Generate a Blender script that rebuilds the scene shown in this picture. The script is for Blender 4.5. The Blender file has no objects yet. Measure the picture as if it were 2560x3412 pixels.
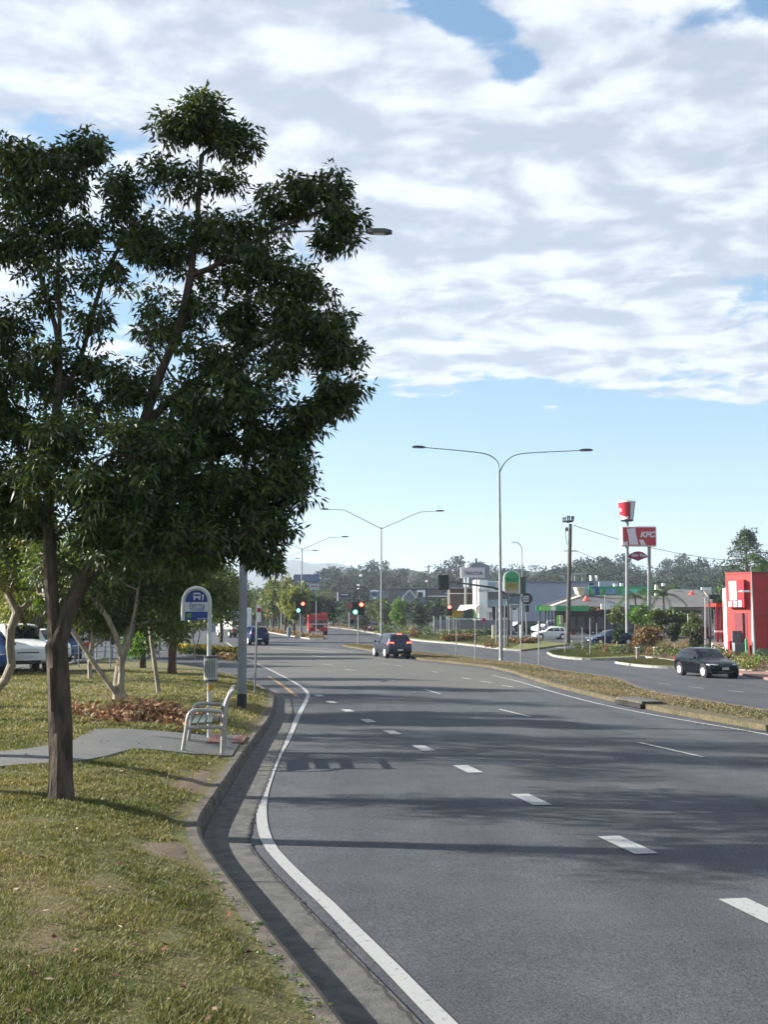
import bpy, math, random
import numpy as np
from mathutils import Vector, Matrix

random.seed(7)
RNG = np.random.default_rng(11)
R = math.radians
scene = bpy.context.scene
C = scene.collection

# ------------------------------------------------------------------ camera
FPX, PW, PH, HORIZON = 3600.0, 2560.0, 3412.0, 2060.0
CAMZ = 2.1
PITCH = math.atan((HORIZON - PH / 2) / FPX)
cam = bpy.data.cameras.new('camera')
cam.sensor_fit = 'VERTICAL'
cam.sensor_height = 24.0
cam.lens = 24.0 * FPX / PH
cam.clip_start, cam.clip_end = 0.1, 12000
camo = bpy.data.objects.new('camera', cam)
C.objects.link(camo)
camo.location = (0, 0, CAMZ)
camo.rotation_euler = (math.pi / 2 + PITCH, 0, 0)
scene.camera = camo

# ------------------------------------------------------------------ light, sky, exposure
SUN_EL = R(24.0)
SUN_VEC = Vector((-1.0, 0.13, 0)).normalized() * math.cos(SUN_EL) + Vector((0, 0, math.sin(SUN_EL)))
sl = bpy.data.lights.new('sun', 'SUN')
sl.energy = 5.0
sl.angle = R(0.55)
sl.color = (1.0, 0.95, 0.86)
so = bpy.data.objects.new('sun', sl)
C.objects.link(so)
so.rotation_euler = SUN_VEC.to_track_quat('Z', 'Y').to_euler()
scene.view_settings.view_transform = 'Standard'
scene.view_settings.look = 'None'
scene.view_settings.exposure = 1.7
scene.view_settings.gamma = 1.0
scene.view_settings.use_curve_mapping = False
scene.cycles.use_denoising = True
scene.cycles.max_bounces = 6
scene.cycles.diffuse_bounces = 3
scene.cycles.volume_bounces = 0
scene.cycles.transparent_max_bounces = 8
scene.cycles.sample_clamp_indirect = 6


def pdir(u, v):
    a = (u - PW / 2) / FPX
    b = (PH / 2 - v) / FPX
    return Vector((a, math.cos(PITCH) - b * math.sin(PITCH), math.sin(PITCH) + b * math.cos(PITCH)))


def W(u, v, Y):
    """point of the world on the plane y=Y that lies behind photo pixel u,v"""
    d = pdir(u, v)
    t = Y / d.y
    return Vector((d.x * t, Y, CAMZ + d.z * t))


world = bpy.data.worlds.new('World')
scene.world = world
world.use_nodes = True
nt = world.node_tree
nt.nodes.clear()


def NN(tree, typ, **kw):
    n = tree.nodes.new(typ)
    for k, v in kw.items():
        if k == 'ins':
            for kk, vv in v.items():
                n.inputs[kk].default_value = vv
        else:
            setattr(n, k, v)
    return n


def wmath(op, a, b=None, c=None, clamp=False, tree=None):
    t = tree or nt
    n = t.nodes.new('ShaderNodeMath')
    n.operation = op
    n.use_clamp = clamp
    for i, x in enumerate((a, b, c)):
        if x is None:
            continue
        if isinstance(x, (int, float)):
            n.inputs[i].default_value = x
        else:
            t.links.new(x, n.inputs[i])
    return n.outputs[0]


def ramp(tree, fac, p0, p1, c0=0.0, c1=1.0, smooth=True):
    n = tree.nodes.new('ShaderNodeMapRange')
    n.interpolation_type = 'SMOOTHSTEP' if smooth else 'LINEAR'
    n.inputs['From Min'].default_value = p0
    n.inputs['From Max'].default_value = p1
    n.inputs['To Min'].default_value = c0
    n.inputs['To Max'].default_value = c1
    tree.links.new(fac, n.inputs['Value'])
    return n.outputs['Result']


sky = NN(nt, 'ShaderNodeTexSky', sky_type='NISHITA', sun_disc=False)
sky.sun_elevation = SUN_EL
sky.sun_rotation = math.atan2(SUN_VEC.x, SUN_VEC.y)
sky.air_density = 1.0
sky.dust_density = 0.2
sky.ozone_density = 1.6
SKY_GAIN = 0.067
skys = NN(nt, 'ShaderNodeMix', data_type='RGBA', blend_type='MULTIPLY')
skys.inputs[0].default_value = 1.0
nt.links.new(sky.outputs[0], skys.inputs[6])
skys.inputs[7].default_value = (SKY_GAIN * 0.72, SKY_GAIN * 0.98, SKY_GAIN * 1.18, 1)

# soft shoulder on the bright band near the horizon
den = NN(nt, 'ShaderNodeVectorMath', operation='MULTIPLY_ADD')
nt.links.new(skys.outputs[2], den.inputs[0])
den.inputs[1].default_value = (1.5, 1.5, 1.5)
den.inputs[2].default_value = (0.8, 0.8, 0.8)
skc = NN(nt, 'ShaderNodeVectorMath', operation='DIVIDE')
nt.links.new(skys.outputs[2], skc.inputs[0])
nt.links.new(den.outputs[0], skc.inputs[1])

tc = NN(nt, 'ShaderNodeTexCoord')
sep = NN(nt, 'ShaderNodeSeparateXYZ')
nt.links.new(tc.outputs['Generated'], sep.inputs[0])
zc = wmath('ADD', wmath('MAXIMUM', sep.outputs[2], 0.0), 0.10)
px_ = wmath('DIVIDE', sep.outputs[0], zc)
py_ = wmath('DIVIDE', sep.outputs[1], zc)
comb = NN(nt, 'ShaderNodeCombineXYZ')
nt.links.new(px_, comb.inputs[0])
nt.links.new(py_, comb.inputs[1])


def cnoise(scale, detail, rough, off, dist=0.0, src=None, sx=1.0, sy=1.0):
    mp = NN(nt, 'ShaderNodeMapping')
    mp.inputs['Location'].default_value = off
    mp.inputs['Scale'].default_value = (sx, sy, 1)
    nt.links.new(src or comb.outputs[0], mp.inputs[0])
    n = NN(nt, 'ShaderNodeTexNoise', ins={'Scale': scale, 'Detail': detail, 'Roughness': rough, 'Distortion': dist})
    nt.links.new(mp.outputs[0], n.inputs['Vector'])
    return n.outputs['Fac']


def plane_xy(u, v):
    d = pdir(u, v)
    d.normalize()
    return d.x / (d.z + 0.10), d.y / (d.z + 0.10)


n_big = cnoise(1.3, 2, 0.5, (3.1, 8.2, 0), 0.2, sx=0.8, sy=1.2)
n_mid = cnoise(5.0, 5, 0.55, (1.7, 4.2, 0.3), 0.35, sx=0.95, sy=1.05)
n_fine = cnoise(14.0, 7, 0.62, (2.7, 1.2, 0.3), 0.5, sx=1.0, sy=1.0)
dens = wmath('ADD', wmath('ADD', wmath('MULTIPLY', n_big, 0.32), wmath('MULTIPLY', n_mid, 0.66)), wmath('MULTIPLY', n_fine, 0.38))
# clearings and thick banks of this particular sky, as places in the cloud layer
SPOTS = [(1420, -10, 0.06, -0.20), (1510, 50, 0.055, -0.22), (1620, 120, 0.06, -0.22), (1700, 220, 0.05, -0.20), (1660, 310, 0.05, -0.20), (1750, 250, 0.05, -0.14),
         (2210, 425, 0.055, -0.24), (2540, 20, 0.06, -0.28), (2250, 110, 0.06, -0.15), (150, 430, 0.08, -0.15), (100, 120, 0.2, 0.1),
         (1370, 700, 0.05, -0.20), (1330, 410, 0.04, -0.22), (1250, 1010, 0.25, 0.16), (2500, 985, 0.14, -0.22), (1500, 1150, 0.12, -0.16), (1340, 470, 0.06, -0.17), (2400, 850, 0.10, -0.10),
         (1300, 1230, 0.25, 0.16), (1950, 1120, 0.14, -0.10), (1100, 200, 0.22, 0.14), (1300, 330, 0.15, 0.10), (1950, 330, 0.28, 0.13), (2400, 280, 0.2, 0.12),
         (1700, 820, 0.35, 0.13), (2100, 700, 0.40, 0.13), (2450, 720, 0.25, 0.10), (1500, 560, 0.25, 0.12), (500, 100, 0.3, 0.15), (2200, 1230, 0.35, 0.14), (1650, 1250, 0.25, 0.10), (2300, 960, 0.2, 0.1), (1850, 990, 0.3, 0.12)]
for (u, v, r, w) in SPOTS:
    cx, cy = plane_xy(u, v)
    dx = wmath('SUBTRACT', px_, cx)
    dy = wmath('SUBTRACT', py_, cy)
    stretch = 0.6 if v > 600 else 0.9
    d2 = wmath('ADD', wmath('MULTIPLY', dx, dx), wmath('MULTIPLY', wmath('MULTIPLY', dy, dy), stretch))
    g = wmath('EXPONENT', wmath('MULTIPLY', d2, -1.0 / (r * r)))
    dens = wmath('MULTIPLY_ADD', g, w, dens)
# the layer ends some way off: clear air below about ten degrees
edge = wmath('ADD', py_, wmath('MULTIPLY', cnoise(1.8, 4, 0.6, (9, 2, 0)), 1.9))
fade = ramp(nt, edge, 3.75, 4.6, 0.0, -0.6)
dens = wmath('ADD', dens, fade)
mask = ramp(nt, dens, 0.575, 0.73)
# light and grey parts of the layer
n_sh = cnoise(5.0, 5, 0.55, (1.7 + 0.03, 4.2 - 0.09, 0.3), 0.35, sx=0.95, sy=1.05)
n_sh2 = cnoise(12.0, 6, 0.6, (5.0, 1.0, 0.0), 0.5, sx=0.95, sy=1.05)
n_sh3 = cnoise(1.6, 3, 0.5, (7.0, 3.0, 0.0), 0.3, sx=0.7, sy=1.3)
# the side of each puff that faces the sun is white, its far side grey
relief = wmath('MULTIPLY', wmath('SUBTRACT', n_mid, n_sh), 2.9)
shade = wmath('ADD', relief, wmath('ADD', wmath('MULTIPLY', n_sh2, 0.55), wmath('MULTIPLY', n_sh3, 0.6)))
thick = ramp(nt, dens, 0.66, 0.95, 0.0, 0.16)
shade = ramp(nt, wmath('SUBTRACT', shade, thick), 0.06, 0.98)
ccol = NN(nt, 'ShaderNodeMix', data_type='RGBA')
nt.links.new(shade, ccol.inputs[0])
ccol.inputs[6].default_value = (0.168, 0.190, 0.226, 1)
ccol.inputs[7].default_value = (0.296, 0.314, 0.338, 1)
mixc = NN(nt, 'ShaderNodeMix', data_type='RGBA')
nt.links.new(wmath('MULTIPLY', mask, 0.96), mixc.inputs[0])
nt.links.new(skc.outputs[0], mixc.inputs[6])
nt.links.new(ccol.outputs[2], mixc.inputs[7])
bg = NN(nt, 'ShaderNodeBackground')
bg.inputs['Strength'].default_value = 1.0
nt.links.new(mixc.outputs[2], bg.inputs[0])
wo = NN(nt, 'ShaderNodeOutputWorld')
nt.links.new(bg.outputs[0], wo.inputs[0])

# ------------------------------------------------------------------ materials
MATS = {}


def mat(name, col, rough=0.6, metal=0.0, var=0.12, scale=8.0, bump=0.0, bscale=60.0, col2=None, coat=0.0,
        emit=None, estr=0.0, spec=0.5, detail=4.0, transl=0.0, attr=False):
    if name in MATS:
        return MATS[name]
    m = bpy.data.materials.new(name)
    m.use_nodes = True
    t = m.node_tree
    p = t.nodes['Principled BSDF']
    p.inputs['Roughness'].default_value = rough
    p.inputs['Metallic'].default_value = metal
    p.inputs['Specular IOR Level'].default_value = spec
    p.inputs['Coat Weight'].default_value = coat
    tcn = t.nodes.new('ShaderNodeTexCoord')
    if attr:
        at = NN(t, 'ShaderNodeAttribute', attribute_name='vary')
        fac = at.outputs['Fac']
    else:
        n = NN(t, 'ShaderNodeTexNoise', ins={'Scale': scale, 'Detail': detail, 'Roughness': 0.6})
        t.links.new(tcn.outputs['Object'], n.inputs['Vector'])
        fac = ramp(t, n.outputs['Fac'], 0.3, 0.7)
    mx = NN(t, 'ShaderNodeMix', data_type='RGBA')
    t.links.new(fac, mx.inputs[0])
    if col2 is None:
        a = tuple(max(0, c * (1 - var)) for c in col)
        b = tuple(min(1, c * (1 + var)) for c in col)
    else:
        a, b = col, col2
    mx.inputs[6].default_value = (*a, 1)
    mx.inputs[7].default_value = (*b, 1)
    t.links.new(mx.outputs[2], p.inputs['Base Color'])
    if emit:
        p.inputs['Emission Color'].default_value = (*emit, 1)
        p.inputs['Emission Strength'].default_value = estr
    if bump > 0:
        bn = NN(t, 'ShaderNodeTexNoise', ins={'Scale': bscale, 'Detail': 5.0, 'Roughness': 0.65})
        t.links.new(tcn.outputs['Object'], bn.inputs['Vector'])
        bp = NN(t, 'ShaderNodeBump', ins={'Strength': bump, 'Distance': 0.05 if 'bark' in name else 0.02})
        if 'bark' in name:
            mpb = NN(t, 'ShaderNodeMapping')
            mpb.inputs['Scale'].default_value = (1, 1, 0.22)
            t.links.new(tcn.outputs['Object'], mpb.inputs[0])
            t.links.new(mpb.outputs[0], bn.inputs['Vector'])
            t.links.new(mpb.outputs[0], n.inputs['Vector'])
        t.links.new(bn.outputs['Fac'], bp.inputs['Height'])
        t.links.new(bp.outputs[0], p.inputs['Normal'])
    if transl > 0:
        tr = NN(t, 'ShaderNodeBsdfTranslucent')
        hs = NN(t, 'ShaderNodeHueSaturation', ins={'Saturation': 1.15, 'Value': 1.5, 'Hue': 0.49})
        t.links.new(mx.outputs[2], hs.inputs['Color'])
        t.links.new(hs.outputs[0], tr.inputs['Color'])
        ms = NN(t, 'ShaderNodeMixShader', ins={0: transl})
        out = t.nodes['Material Output']
        t.links.new(p.outputs[0], ms.inputs[1])
        t.links.new(tr.outputs[0], ms.inputs[2])
        t.links.new(ms.outputs[0], out.inputs[0])
    MATS[name] = m
    return m


def glass_mat(name, col=(0.008, 0.010, 0.013), rough=0.08):
    return mat(name, col, rough=rough, var=0.2, spec=0.5, coat=0.0, scale=2)


M_GALV = mat('galvanised', (0.20, 0.215, 0.225), 0.6, 0.2, 0.12, 3)
M_DKGREY = mat('dark_paint', (0.03, 0.033, 0.036), 0.5, 0, 0.2, 6)
M_BLACK = mat('black_plastic', (0.012, 0.012, 0.014), 0.55, 0, 0.2, 6)
M_WHITE = mat('white_paint', (0.74, 0.75, 0.74), 0.5, 0, 0.06, 5)
M_CREAM = mat('cream_render', (0.6, 0.55, 0.44), 0.8, 0, 0.08, 2, 0.2)
M_CONC = mat('concrete', (0.21, 0.2, 0.175), 0.9, 0, 0.28, 5, 0.5, 70, detail=9)
M_CONCD = mat('dark_concrete', (0.12, 0.118, 0.11), 0.9, 0, 0.35, 6, 0.5, 60, detail=9)
M_TYRE = mat('tyre_rubber', (0.012, 0.012, 0.012), 0.85)
M_RIM = mat('alloy', (0.75, 0.75, 0.76), 0.35, 0.2, 0.05)
M_GLASS = glass_mat('car_glass')
M_PLATE = mat('plate', (0.55, 0.56, 0.55), 0.5)
M_HEAD = mat('headlamp_lens', (0.6, 0.62, 0.65), 0.12, 0.2, 0.1, spec=0.9)
M_TAIL = mat('tail_lens', (0.35, 0.01, 0.01), 0.2)
M_TAILLIT = mat('tail_lens_lit', (0.5, 0.01, 0.01), 0.3, emit=(1.0, 0.07, 0.04), estr=3.0)
M_REDLIT = mat('signal_red_lit', (0.5, 0.01, 0.01), 0.3, emit=(1.0, 0.05, 0.03), estr=6.0)
M_GRNLIT = mat('signal_green_lit', (0.02, 0.4, 0.2), 0.3, emit=(0.1, 1.0, 0.55), estr=4.0)
M_GREEN = mat('green_paint', (0.03, 0.28, 0.11), 0.5, 0, 0.1)
M_LIME = mat('lime_paint', (0.22, 0.55, 0.12), 0.5, 0, 0.1)
M_RED = mat('red_render', (0.36, 0.016, 0.014), 0.55, 0, 0.08, 1.5, 0.1)
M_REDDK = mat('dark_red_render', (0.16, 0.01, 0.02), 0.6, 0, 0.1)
M_SIGNRED = mat('sign_red', (0.36, 0.012, 0.025), 0.35, 0, 0.08)
M_BARK = mat('dark_bark', (0.024, 0.018, 0.013), 0.95, 0, 0, 14, 1.0, 30, col2=(0.115, 0.085, 0.06), detail=10)
M_PALEBARK = mat('pale_bark', (0.16, 0.14, 0.11), 0.9, 0, 0, 7, 0.8, 30, col2=(0.36, 0.31, 0.24), detail=8)
M_REDBARK = mat('red_bark', (0.09, 0.045, 0.03), 0.95, 0, 0.35, 7, 0.8, 30)
M_LEAF = mat('leaf_dark', (0.016, 0.038, 0.010), 0.5, attr=True, col2=(0.082, 0.105, 0.016), transl=0.18, spec=0.35)
M_LEAFFAR = mat('leaf_far_wood', (0.014, 0.030, 0.016), 0.9, attr=True, col2=(0.045, 0.062, 0.028), spec=0.05)
M_LEAF2 = mat('leaf_mid', (0.035, 0.07, 0.014), 0.5, attr=True, col2=(0.12, 0.15, 0.03), transl=0.3)
M_LEAFY = mat('leaf_golden', (0.07, 0.10, 0.018), 0.5, attr=True, col2=(0.21, 0.21, 0.05), transl=0.35)
M_LEAFB = mat('leaf_bright', (0.05, 0.12, 0.02), 0.5, attr=True, col2=(0.14, 0.24, 0.04), transl=0.35)
M_LEAFG = mat('leaf_grey_green', (0.022, 0.038, 0.020), 0.7, attr=True, col2=(0.060, 0.075, 0.036), transl=0.2)
M_LEAFR = mat('leaf_russet', (0.10, 0.05, 0.02), 0.6, attr=True, col2=(0.2, 0.15, 0.04), transl=0.2)
M_LEAFDRY = mat('leaf_dry', (0.12, 0.055, 0.025), 0.8, attr=True, col2=(0.34, 0.22, 0.12), transl=0.15)
M_BUNYA = mat('leaf_conifer', (0.02, 0.045, 0.02), 0.6, attr=True, col2=(0.05, 0.08, 0.03), transl=0.1)
M_FLOWERY = mat('yellow_flowers', (0.5, 0.33, 0.02), 0.6, attr=True, col2=(0.62, 0.5, 0.05))

# ------------------------------------------------------------------ mesh helpers
WORLDLOC = {}


def link(o, parent=None):
    C.objects.link(o)
    if parent is not None:
        o.parent = parent
        WORLDLOC[o.name] = WORLDLOC.get(parent.name, Vector((0, 0, 0)))
    else:
        WORLDLOC[o.name] = o.location.copy()
    return o


def thing(name, label, cat, loc=(0, 0, 0), rz=0.0, group=None):
    o = bpy.data.objects.new(name, None)
    o.empty_display_size = 0.2
    o.location = loc
    o.rotation_euler = (0, 0, rz)
    o['label'] = label
    o['category'] = cat
    if group:
        o['group'] = group
    return link(o)


def tag(o, label, cat, group=None):
    o['label'] = label
    o['category'] = cat
    if group:
        o['group'] = group
    return o


class MB:
    def __init__(s):
        s.v, s.f = [], []

    def add(s, vs, fs):
        k = len(s.v)
        s.v += [tuple(x) for x in vs]
        s.f += [tuple(i + k for i in f) for f in fs]
        return s

    def box(s, x0, x1, y0, y1, z0, z1, M=None):
        vs = [Vector(p) for p in ((x0, y0, z0), (x1, y0, z0), (x1, y1, z0), (x0, y1, z0),
                                  (x0, y0, z1), (x1, y0, z1), (x1, y1, z1), (x0, y1, z1))]
        if M is not None:
            vs = [M @ p for p in vs]
        return s.add(vs, [(0, 3, 2, 1), (4, 5, 6, 7), (0, 1, 5, 4), (1, 2, 6, 5), (2, 3, 7, 6), (3, 0, 4, 7)])

    def beam(s, a, b, w, h):
        a, b = Vector(a), Vector(b)
        d = (b - a)
        L = d.length
        d.normalize()
        side = d.cross(Vector((0, 0, 1)))
        if side.length < 1e-4:
            side = Vector((1, 0, 0))
        side.normalize()
        up = side.cross(d)
        vs = []
        for p in (a, b):
            for (i, j) in ((-1, -1), (1, -1), (1, 1), (-1, 1)):
                vs.append(p + side * (i * w / 2) + up * (j * h / 2))
        return s.add(vs, [(0, 1, 2, 3), (7, 6, 5, 4), (0, 4, 5, 1), (1, 5, 6, 2), (2, 6, 7, 3), (3, 7, 4, 0)])

    def tube(s, pts, rad, n=8, cap=True):
        pts = [Vector(p) for p in pts]
        if not isinstance(rad, (list, tuple)):
            rad = [rad] * len(pts)
        k = len(s.v)
        m = len(pts)
        ref = None
        for i, p in enumerate(pts):
            d = (pts[min(i + 1, m - 1)] - pts[max(i - 1, 0)]).normalized()
            if ref is None:
                ref = Vector((1, 0, 0)) if abs(d.x) < 0.9 else Vector((0, 1, 0))
            a = (ref - d * ref.dot(d)).normalized()
            ref = a
            b = d.cross(a)
            for j in range(n):
                t = 2 * math.pi * j / n
                s.v.append(tuple(p + (a * math.cos(t) + b * math.sin(t)) * rad[i]))
        for i in range(m - 1):
            for j in range(n):
                j2 = (j + 1) % n
                s.f.append((k + i * n + j, k + i * n + j2, k + (i + 1) * n + j2, k + (i + 1) * n + j))
        if cap:
            s.f.append(tuple(k + j for j in range(n))[::-1])
            s.f.append(tuple(k + (m - 1) * n + j for j in range(n)))
        return s

    def prism(s, poly, d):
        """poly: list of world points (planar); d: extrusion vector"""
        n = len(poly)
        d = Vector(d)
        vs = [Vector(p) for p in poly] + [Vector(p) + d for p in poly]
        fs = [tuple(range(n)), tuple(range(2 * n - 1, n - 1, -1))]
        for i in range(n):
            j = (i + 1) % n
            fs.append((i, i + n, j + n, j))
        return s.add(vs, fs)

    def disc(s, c, r, axis, thick, n=16, r2=None):
        axis = Vector(axis).normalized()
        c = Vector(c)
        return s.tube([c, c + axis * thick], [r, r2 if r2 is not None else r], n)

    def sphere(s, c, rx, ry, rz, n=10, m=6):
        k = len(s.v)
        c = Vector(c)
        for i in range(m + 1):
            ph = math.pi * i / m
            for j in range(n):
                th = 2 * math.pi * j / n
                s.v.append((c.x + rx * math.sin(ph) * math.cos(th), c.y + ry * math.sin(ph) * math.sin(th), c.z + rz * math.cos(ph)))
        for i in range(m):
            for j in range(n):
                j2 = (j + 1) % n
                s.f.append((k + i * n + j, k + (i + 1) * n + j, k + (i + 1) * n + j2, k + i * n + j2))
        return s

    def build(s, name, m, parent=None, world=False, smooth=False, loc=None, bevel=0.0):
        off = Vector((0, 0, 0))
        if world and parent is not None:
            off = WORLDLOC.get(parent.name, off)
        if loc is not None:
            off = Vector(loc)
        me = bpy.data.meshes.new(name)
        me.from_pydata([(x - off.x, y - off.y, z - off.z) for (x, y, z) in s.v], [], s.f)
        me.update()
        if m:
            me.materials.append(m)
        if smooth:
            me.polygons.foreach_set('use_smooth', [True] * len(me.polygons))
            try:
                me.set_sharp_from_angle(angle=R(38))
            except Exception:
                pass
        o = bpy.data.objects.new(name, me)
        if loc is not None:
            o.location = loc
        if bevel > 0:
            b = o.modifiers.new('bevel', 'BEVEL')
            b.width = bevel
            b.segments = 2
            b.limit_method = 'ANGLE'
        link(o, parent)
        return o


def fast_mesh(name, V, F, m, parent=None, vary=None, off=None, smooth=False, uv=None):
    V = np.asarray(V, dtype=np.float32).copy()
    F = np.asarray(F, dtype=np.int32)
    if off is not None:
        V -= np.array(off, dtype=np.float32)
    me = bpy.data.meshes.new(name)
    me.vertices.add(len(V))
    me.vertices.foreach_set('co', V.ravel())
    k = F.shape[1]
    me.loops.add(F.size)
    me.loops.foreach_set('vertex_index', F.ravel())
    me.polygons.add(len(F))
    me.polygons.foreach_set('loop_start', np.arange(0, F.size, k, dtype=np.int32))
    me.polygons.foreach_set('loop_total', np.full(len(F), k, dtype=np.int32))
    if smooth:
        me.polygons.foreach_set('use_smooth', np.ones(len(F), dtype=bool))
    me.update(calc_edges=True)
    if vary is not None:
        a = me.attributes.new('vary', 'FLOAT', 'FACE')
        a.data.foreach_set('value', np.asarray(vary, dtype=np.float32))
    if m:
        me.materials.append(m)
    o = bpy.data.objects.new(name, me)
    link(o, parent)
    return o


def text(body, size, m, parent, loc, rot, name='lettering', extrude=0.01, align='CENTER', shear=0.0, bold=0.0, sx=1.0):
    cu = bpy.data.curves.new(name, 'FONT')
    cu.body = body
    cu.size = size
    cu.extrude = extrude
    cu.align_x = align
    cu.align_y = 'CENTER'
    cu.shear = shear
    cu.offset = bold
    cu.materials.append(m)
    tmp = bpy.data.objects.new('tmp_text', cu)
    C.objects.link(tmp)
    bpy.context.view_layer.update()
    me = bpy.data.meshes.new_from_object(tmp)
    C.objects.unlink(tmp)
    bpy.data.objects.remove(tmp)
    if not me.materials:
        me.materials.append(m)
    o = bpy.data.objects.new(name, me)
    o.location = loc
    o.rotation_euler = rot
    o.scale = (sx, 1, 1)
    link(o, parent)
    return o


# ------------------------------------------------------------------ the lie of the land
_PY = [-30, 0, 10, 16, 28, 50, 70, 85, 100, 144, 300, 700, 9000]
_PD = [1.9, 1.98, 2.06, 2.13, 2.30, 2.55, 2.62, 2.47, 2.27, 2.17, 2.12, 2.1, 2.1]


def road_z(x, y):
    d = float(np.interp(y, _PY, _PD))
    lat = 0.02 * min(max(x, 0.0), 18.0) * float(np.interp(y, [8, 25, 80, 150], [0.3, 1, 1, 0.0]))
    return CAMZ - d - lat


def hit(u, v, zf, lift=0.0):
    d = pdir(u, v)
    lo, t = 0.5, 0.5
    prev = CAMZ + d.z * t - zf(d.x * t, d.y * t) - lift
    while t < 3000:
        t2 = t * 1.01 + 0.02
        cur = CAMZ + d.z * t2 - zf(d.x * t2, d.y * t2) - lift
        if cur <= 0:
            a, b = t, t2
            for _ in range(30):
                m_ = (a + b) / 2
                if CAMZ + d.z * m_ - zf(d.x * m_, d.y * m_) - lift > 0:
                    a = m_
                else:
                    b = m_
            t = (a + b) / 2
            x, y = d.x * t, d.y * t
            return Vector((x, y, zf(x, y) + lift))
        t = t2
    x, y = d.x * t, d.y * t
    return Vector((x, y, zf(x, y) + lift))


def G(u, v):
    return hit(u, v, road_z)


# kerb line of the near verge (front top edge of the kerb), photo pixels near to far
KERB_PX = [(1111, 3358), (994, 3214), (867, 3060), (786, 2952), (714, 2861), (660, 2789), (650, 2744), (687, 2690),
           (750, 2599), (804, 2518), (832, 2479), (896, 2394), (910, 2356), (916, 2311)]
_kp = [hit(u, v, road_z, 0.14) for (u, v) in KERB_PX]
_ky = [p.y for p in _kp]
_kx = [p.x for p in _kp]
s0 = (_kx[1] - _kx[0]) / (_ky[1] - _ky[0])
_ky = [-12, -2] + _ky + [38, 45, 52, 58, 62, 64.5, 66, 66.8, 67.2]
_kx = [_kx[0] + s0 * 0.55 * (-12 - _kp[0].y), _kx[0] + s0 * 0.9 * (-2 - _kp[0].y)] + _kx + [-4.4, -6.0, -8.2, -11, -15, -20, -27, -45, -80]
print('kerb', [(round(a, 2), round(b, 2)) for a, b in zip(_kx, _ky)])
_kyf = np.arange(-12, 67.2, 0.25)
_kxf = np.interp(_kyf, _ky, _kx)
_ksm = _kxf.copy()
for _ in range(8):
    _ksm[1:-1] = (_ksm[:-2] + 2 * _ksm[1:-1] + _ksm[2:]) / 4
_sel = _kyf < 36
_kxf = np.where(_sel, _ksm, _kxf)


def kerb_x(y):
    return float(np.interp(y, _kyf, _kxf))


def verge_z(x, y):
    dk = kerb_x(y) - x - 0.15
    rise = 0.0
    if dk > 0:
        rise = 0.36 * (1 - math.exp(-dk / 1.3)) * float(np.interp(y, [0, 16, 40, 60], [1, 0.9, 1.0, 0.6]))
        rise += 0.02 * math.sin(x * 1.7 + y * 0.6) * min(1, dk)
    return road_z(x, y) + 0.14 + rise


def GV(u, v):
    return hit(u, v, verge_z)


def px_per_m(p):
    return FPX / p.y

# ------------------------------------------------------------------ the setting: materials of the ground
def ground_mat(name, stops, scales, bump=0.4, bscale=90, rough=0.95, grain=0.0, gscale=160.0):
    """stops: list of (pos, colour) driven by mixed noises"""
    m = bpy.data.materials.new(name)
    m.use_nodes = True
    t = m.node_tree
    p = t.nodes['Principled BSDF']
    p.inputs['Roughness'].default_value = rough
    p.inputs['Specular IOR Level'].default_value = 0.3
    tcn = t.nodes.new('ShaderNodeTexCoord')
    fac = None
    for (s, w) in scales:
        n = NN(t, 'ShaderNodeTexNoise', ins={'Scale': s, 'Detail': 5.0, 'Roughness': 0.65})
        t.links.new(tcn.outputs['Object'], n.inputs['Vector'])
        x = wmath('MULTIPLY', n.outputs['Fac'], w, tree=t)
        fac = x if fac is None else wmath('ADD', fac, x, tree=t)
    cr = NN(t, 'ShaderNodeValToRGB')
    cr.color_ramp.elements[0].position = stops[0][0]
    cr.color_ramp.elements[0].color = (*stops[0][1], 1)
    cr.color_ramp.elements[1].position = stops[-1][0]
    cr.color_ramp.elements[1].color = (*stops[-1][1], 1)
    for (q, c) in stops[1:-1]:
        e = cr.color_ramp.elements.new(q)
        e.color = (*c, 1)
    t.links.new(fac, cr.inputs[0])
    col = cr.outputs[0]
    if grain > 0:
        g = NN(t, 'ShaderNodeTexNoise', ins={'Scale': gscale, 'Detail': 3.0, 'Roughness': 0.8})
        t.links.new(tcn.outputs['Object'], g.inputs['Vector'])
        gv = ramp(t, g.outputs['Fac'], 0.3, 0.72, 1 - grain, 1 + grain, False)
        mx = NN(t, 'ShaderNodeVectorMath', operation='SCALE')
        t.links.new(col, mx.inputs[0])
        t.links.new(gv, mx.inputs['Scale'])
        col = mx.outputs[0]
    t.links.new(col, p.inputs['Base Color'])
    bn = NN(t, 'ShaderNodeTexNoise', ins={'Scale': bscale, 'Detail': 5.0, 'Roughness': 0.7})
    t.links.new(tcn.outputs['Object'], bn.inputs['Vector'])
    bp = NN(t, 'ShaderNodeBump', ins={'Strength': bump, 'Distance': 0.03})
    t.links.new(bn.outputs['Fac'], bp.inputs['Height'])
    t.links.new(bp.outputs[0], p.inputs['Normal'])
    MATS[name] = m
    return m


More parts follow.
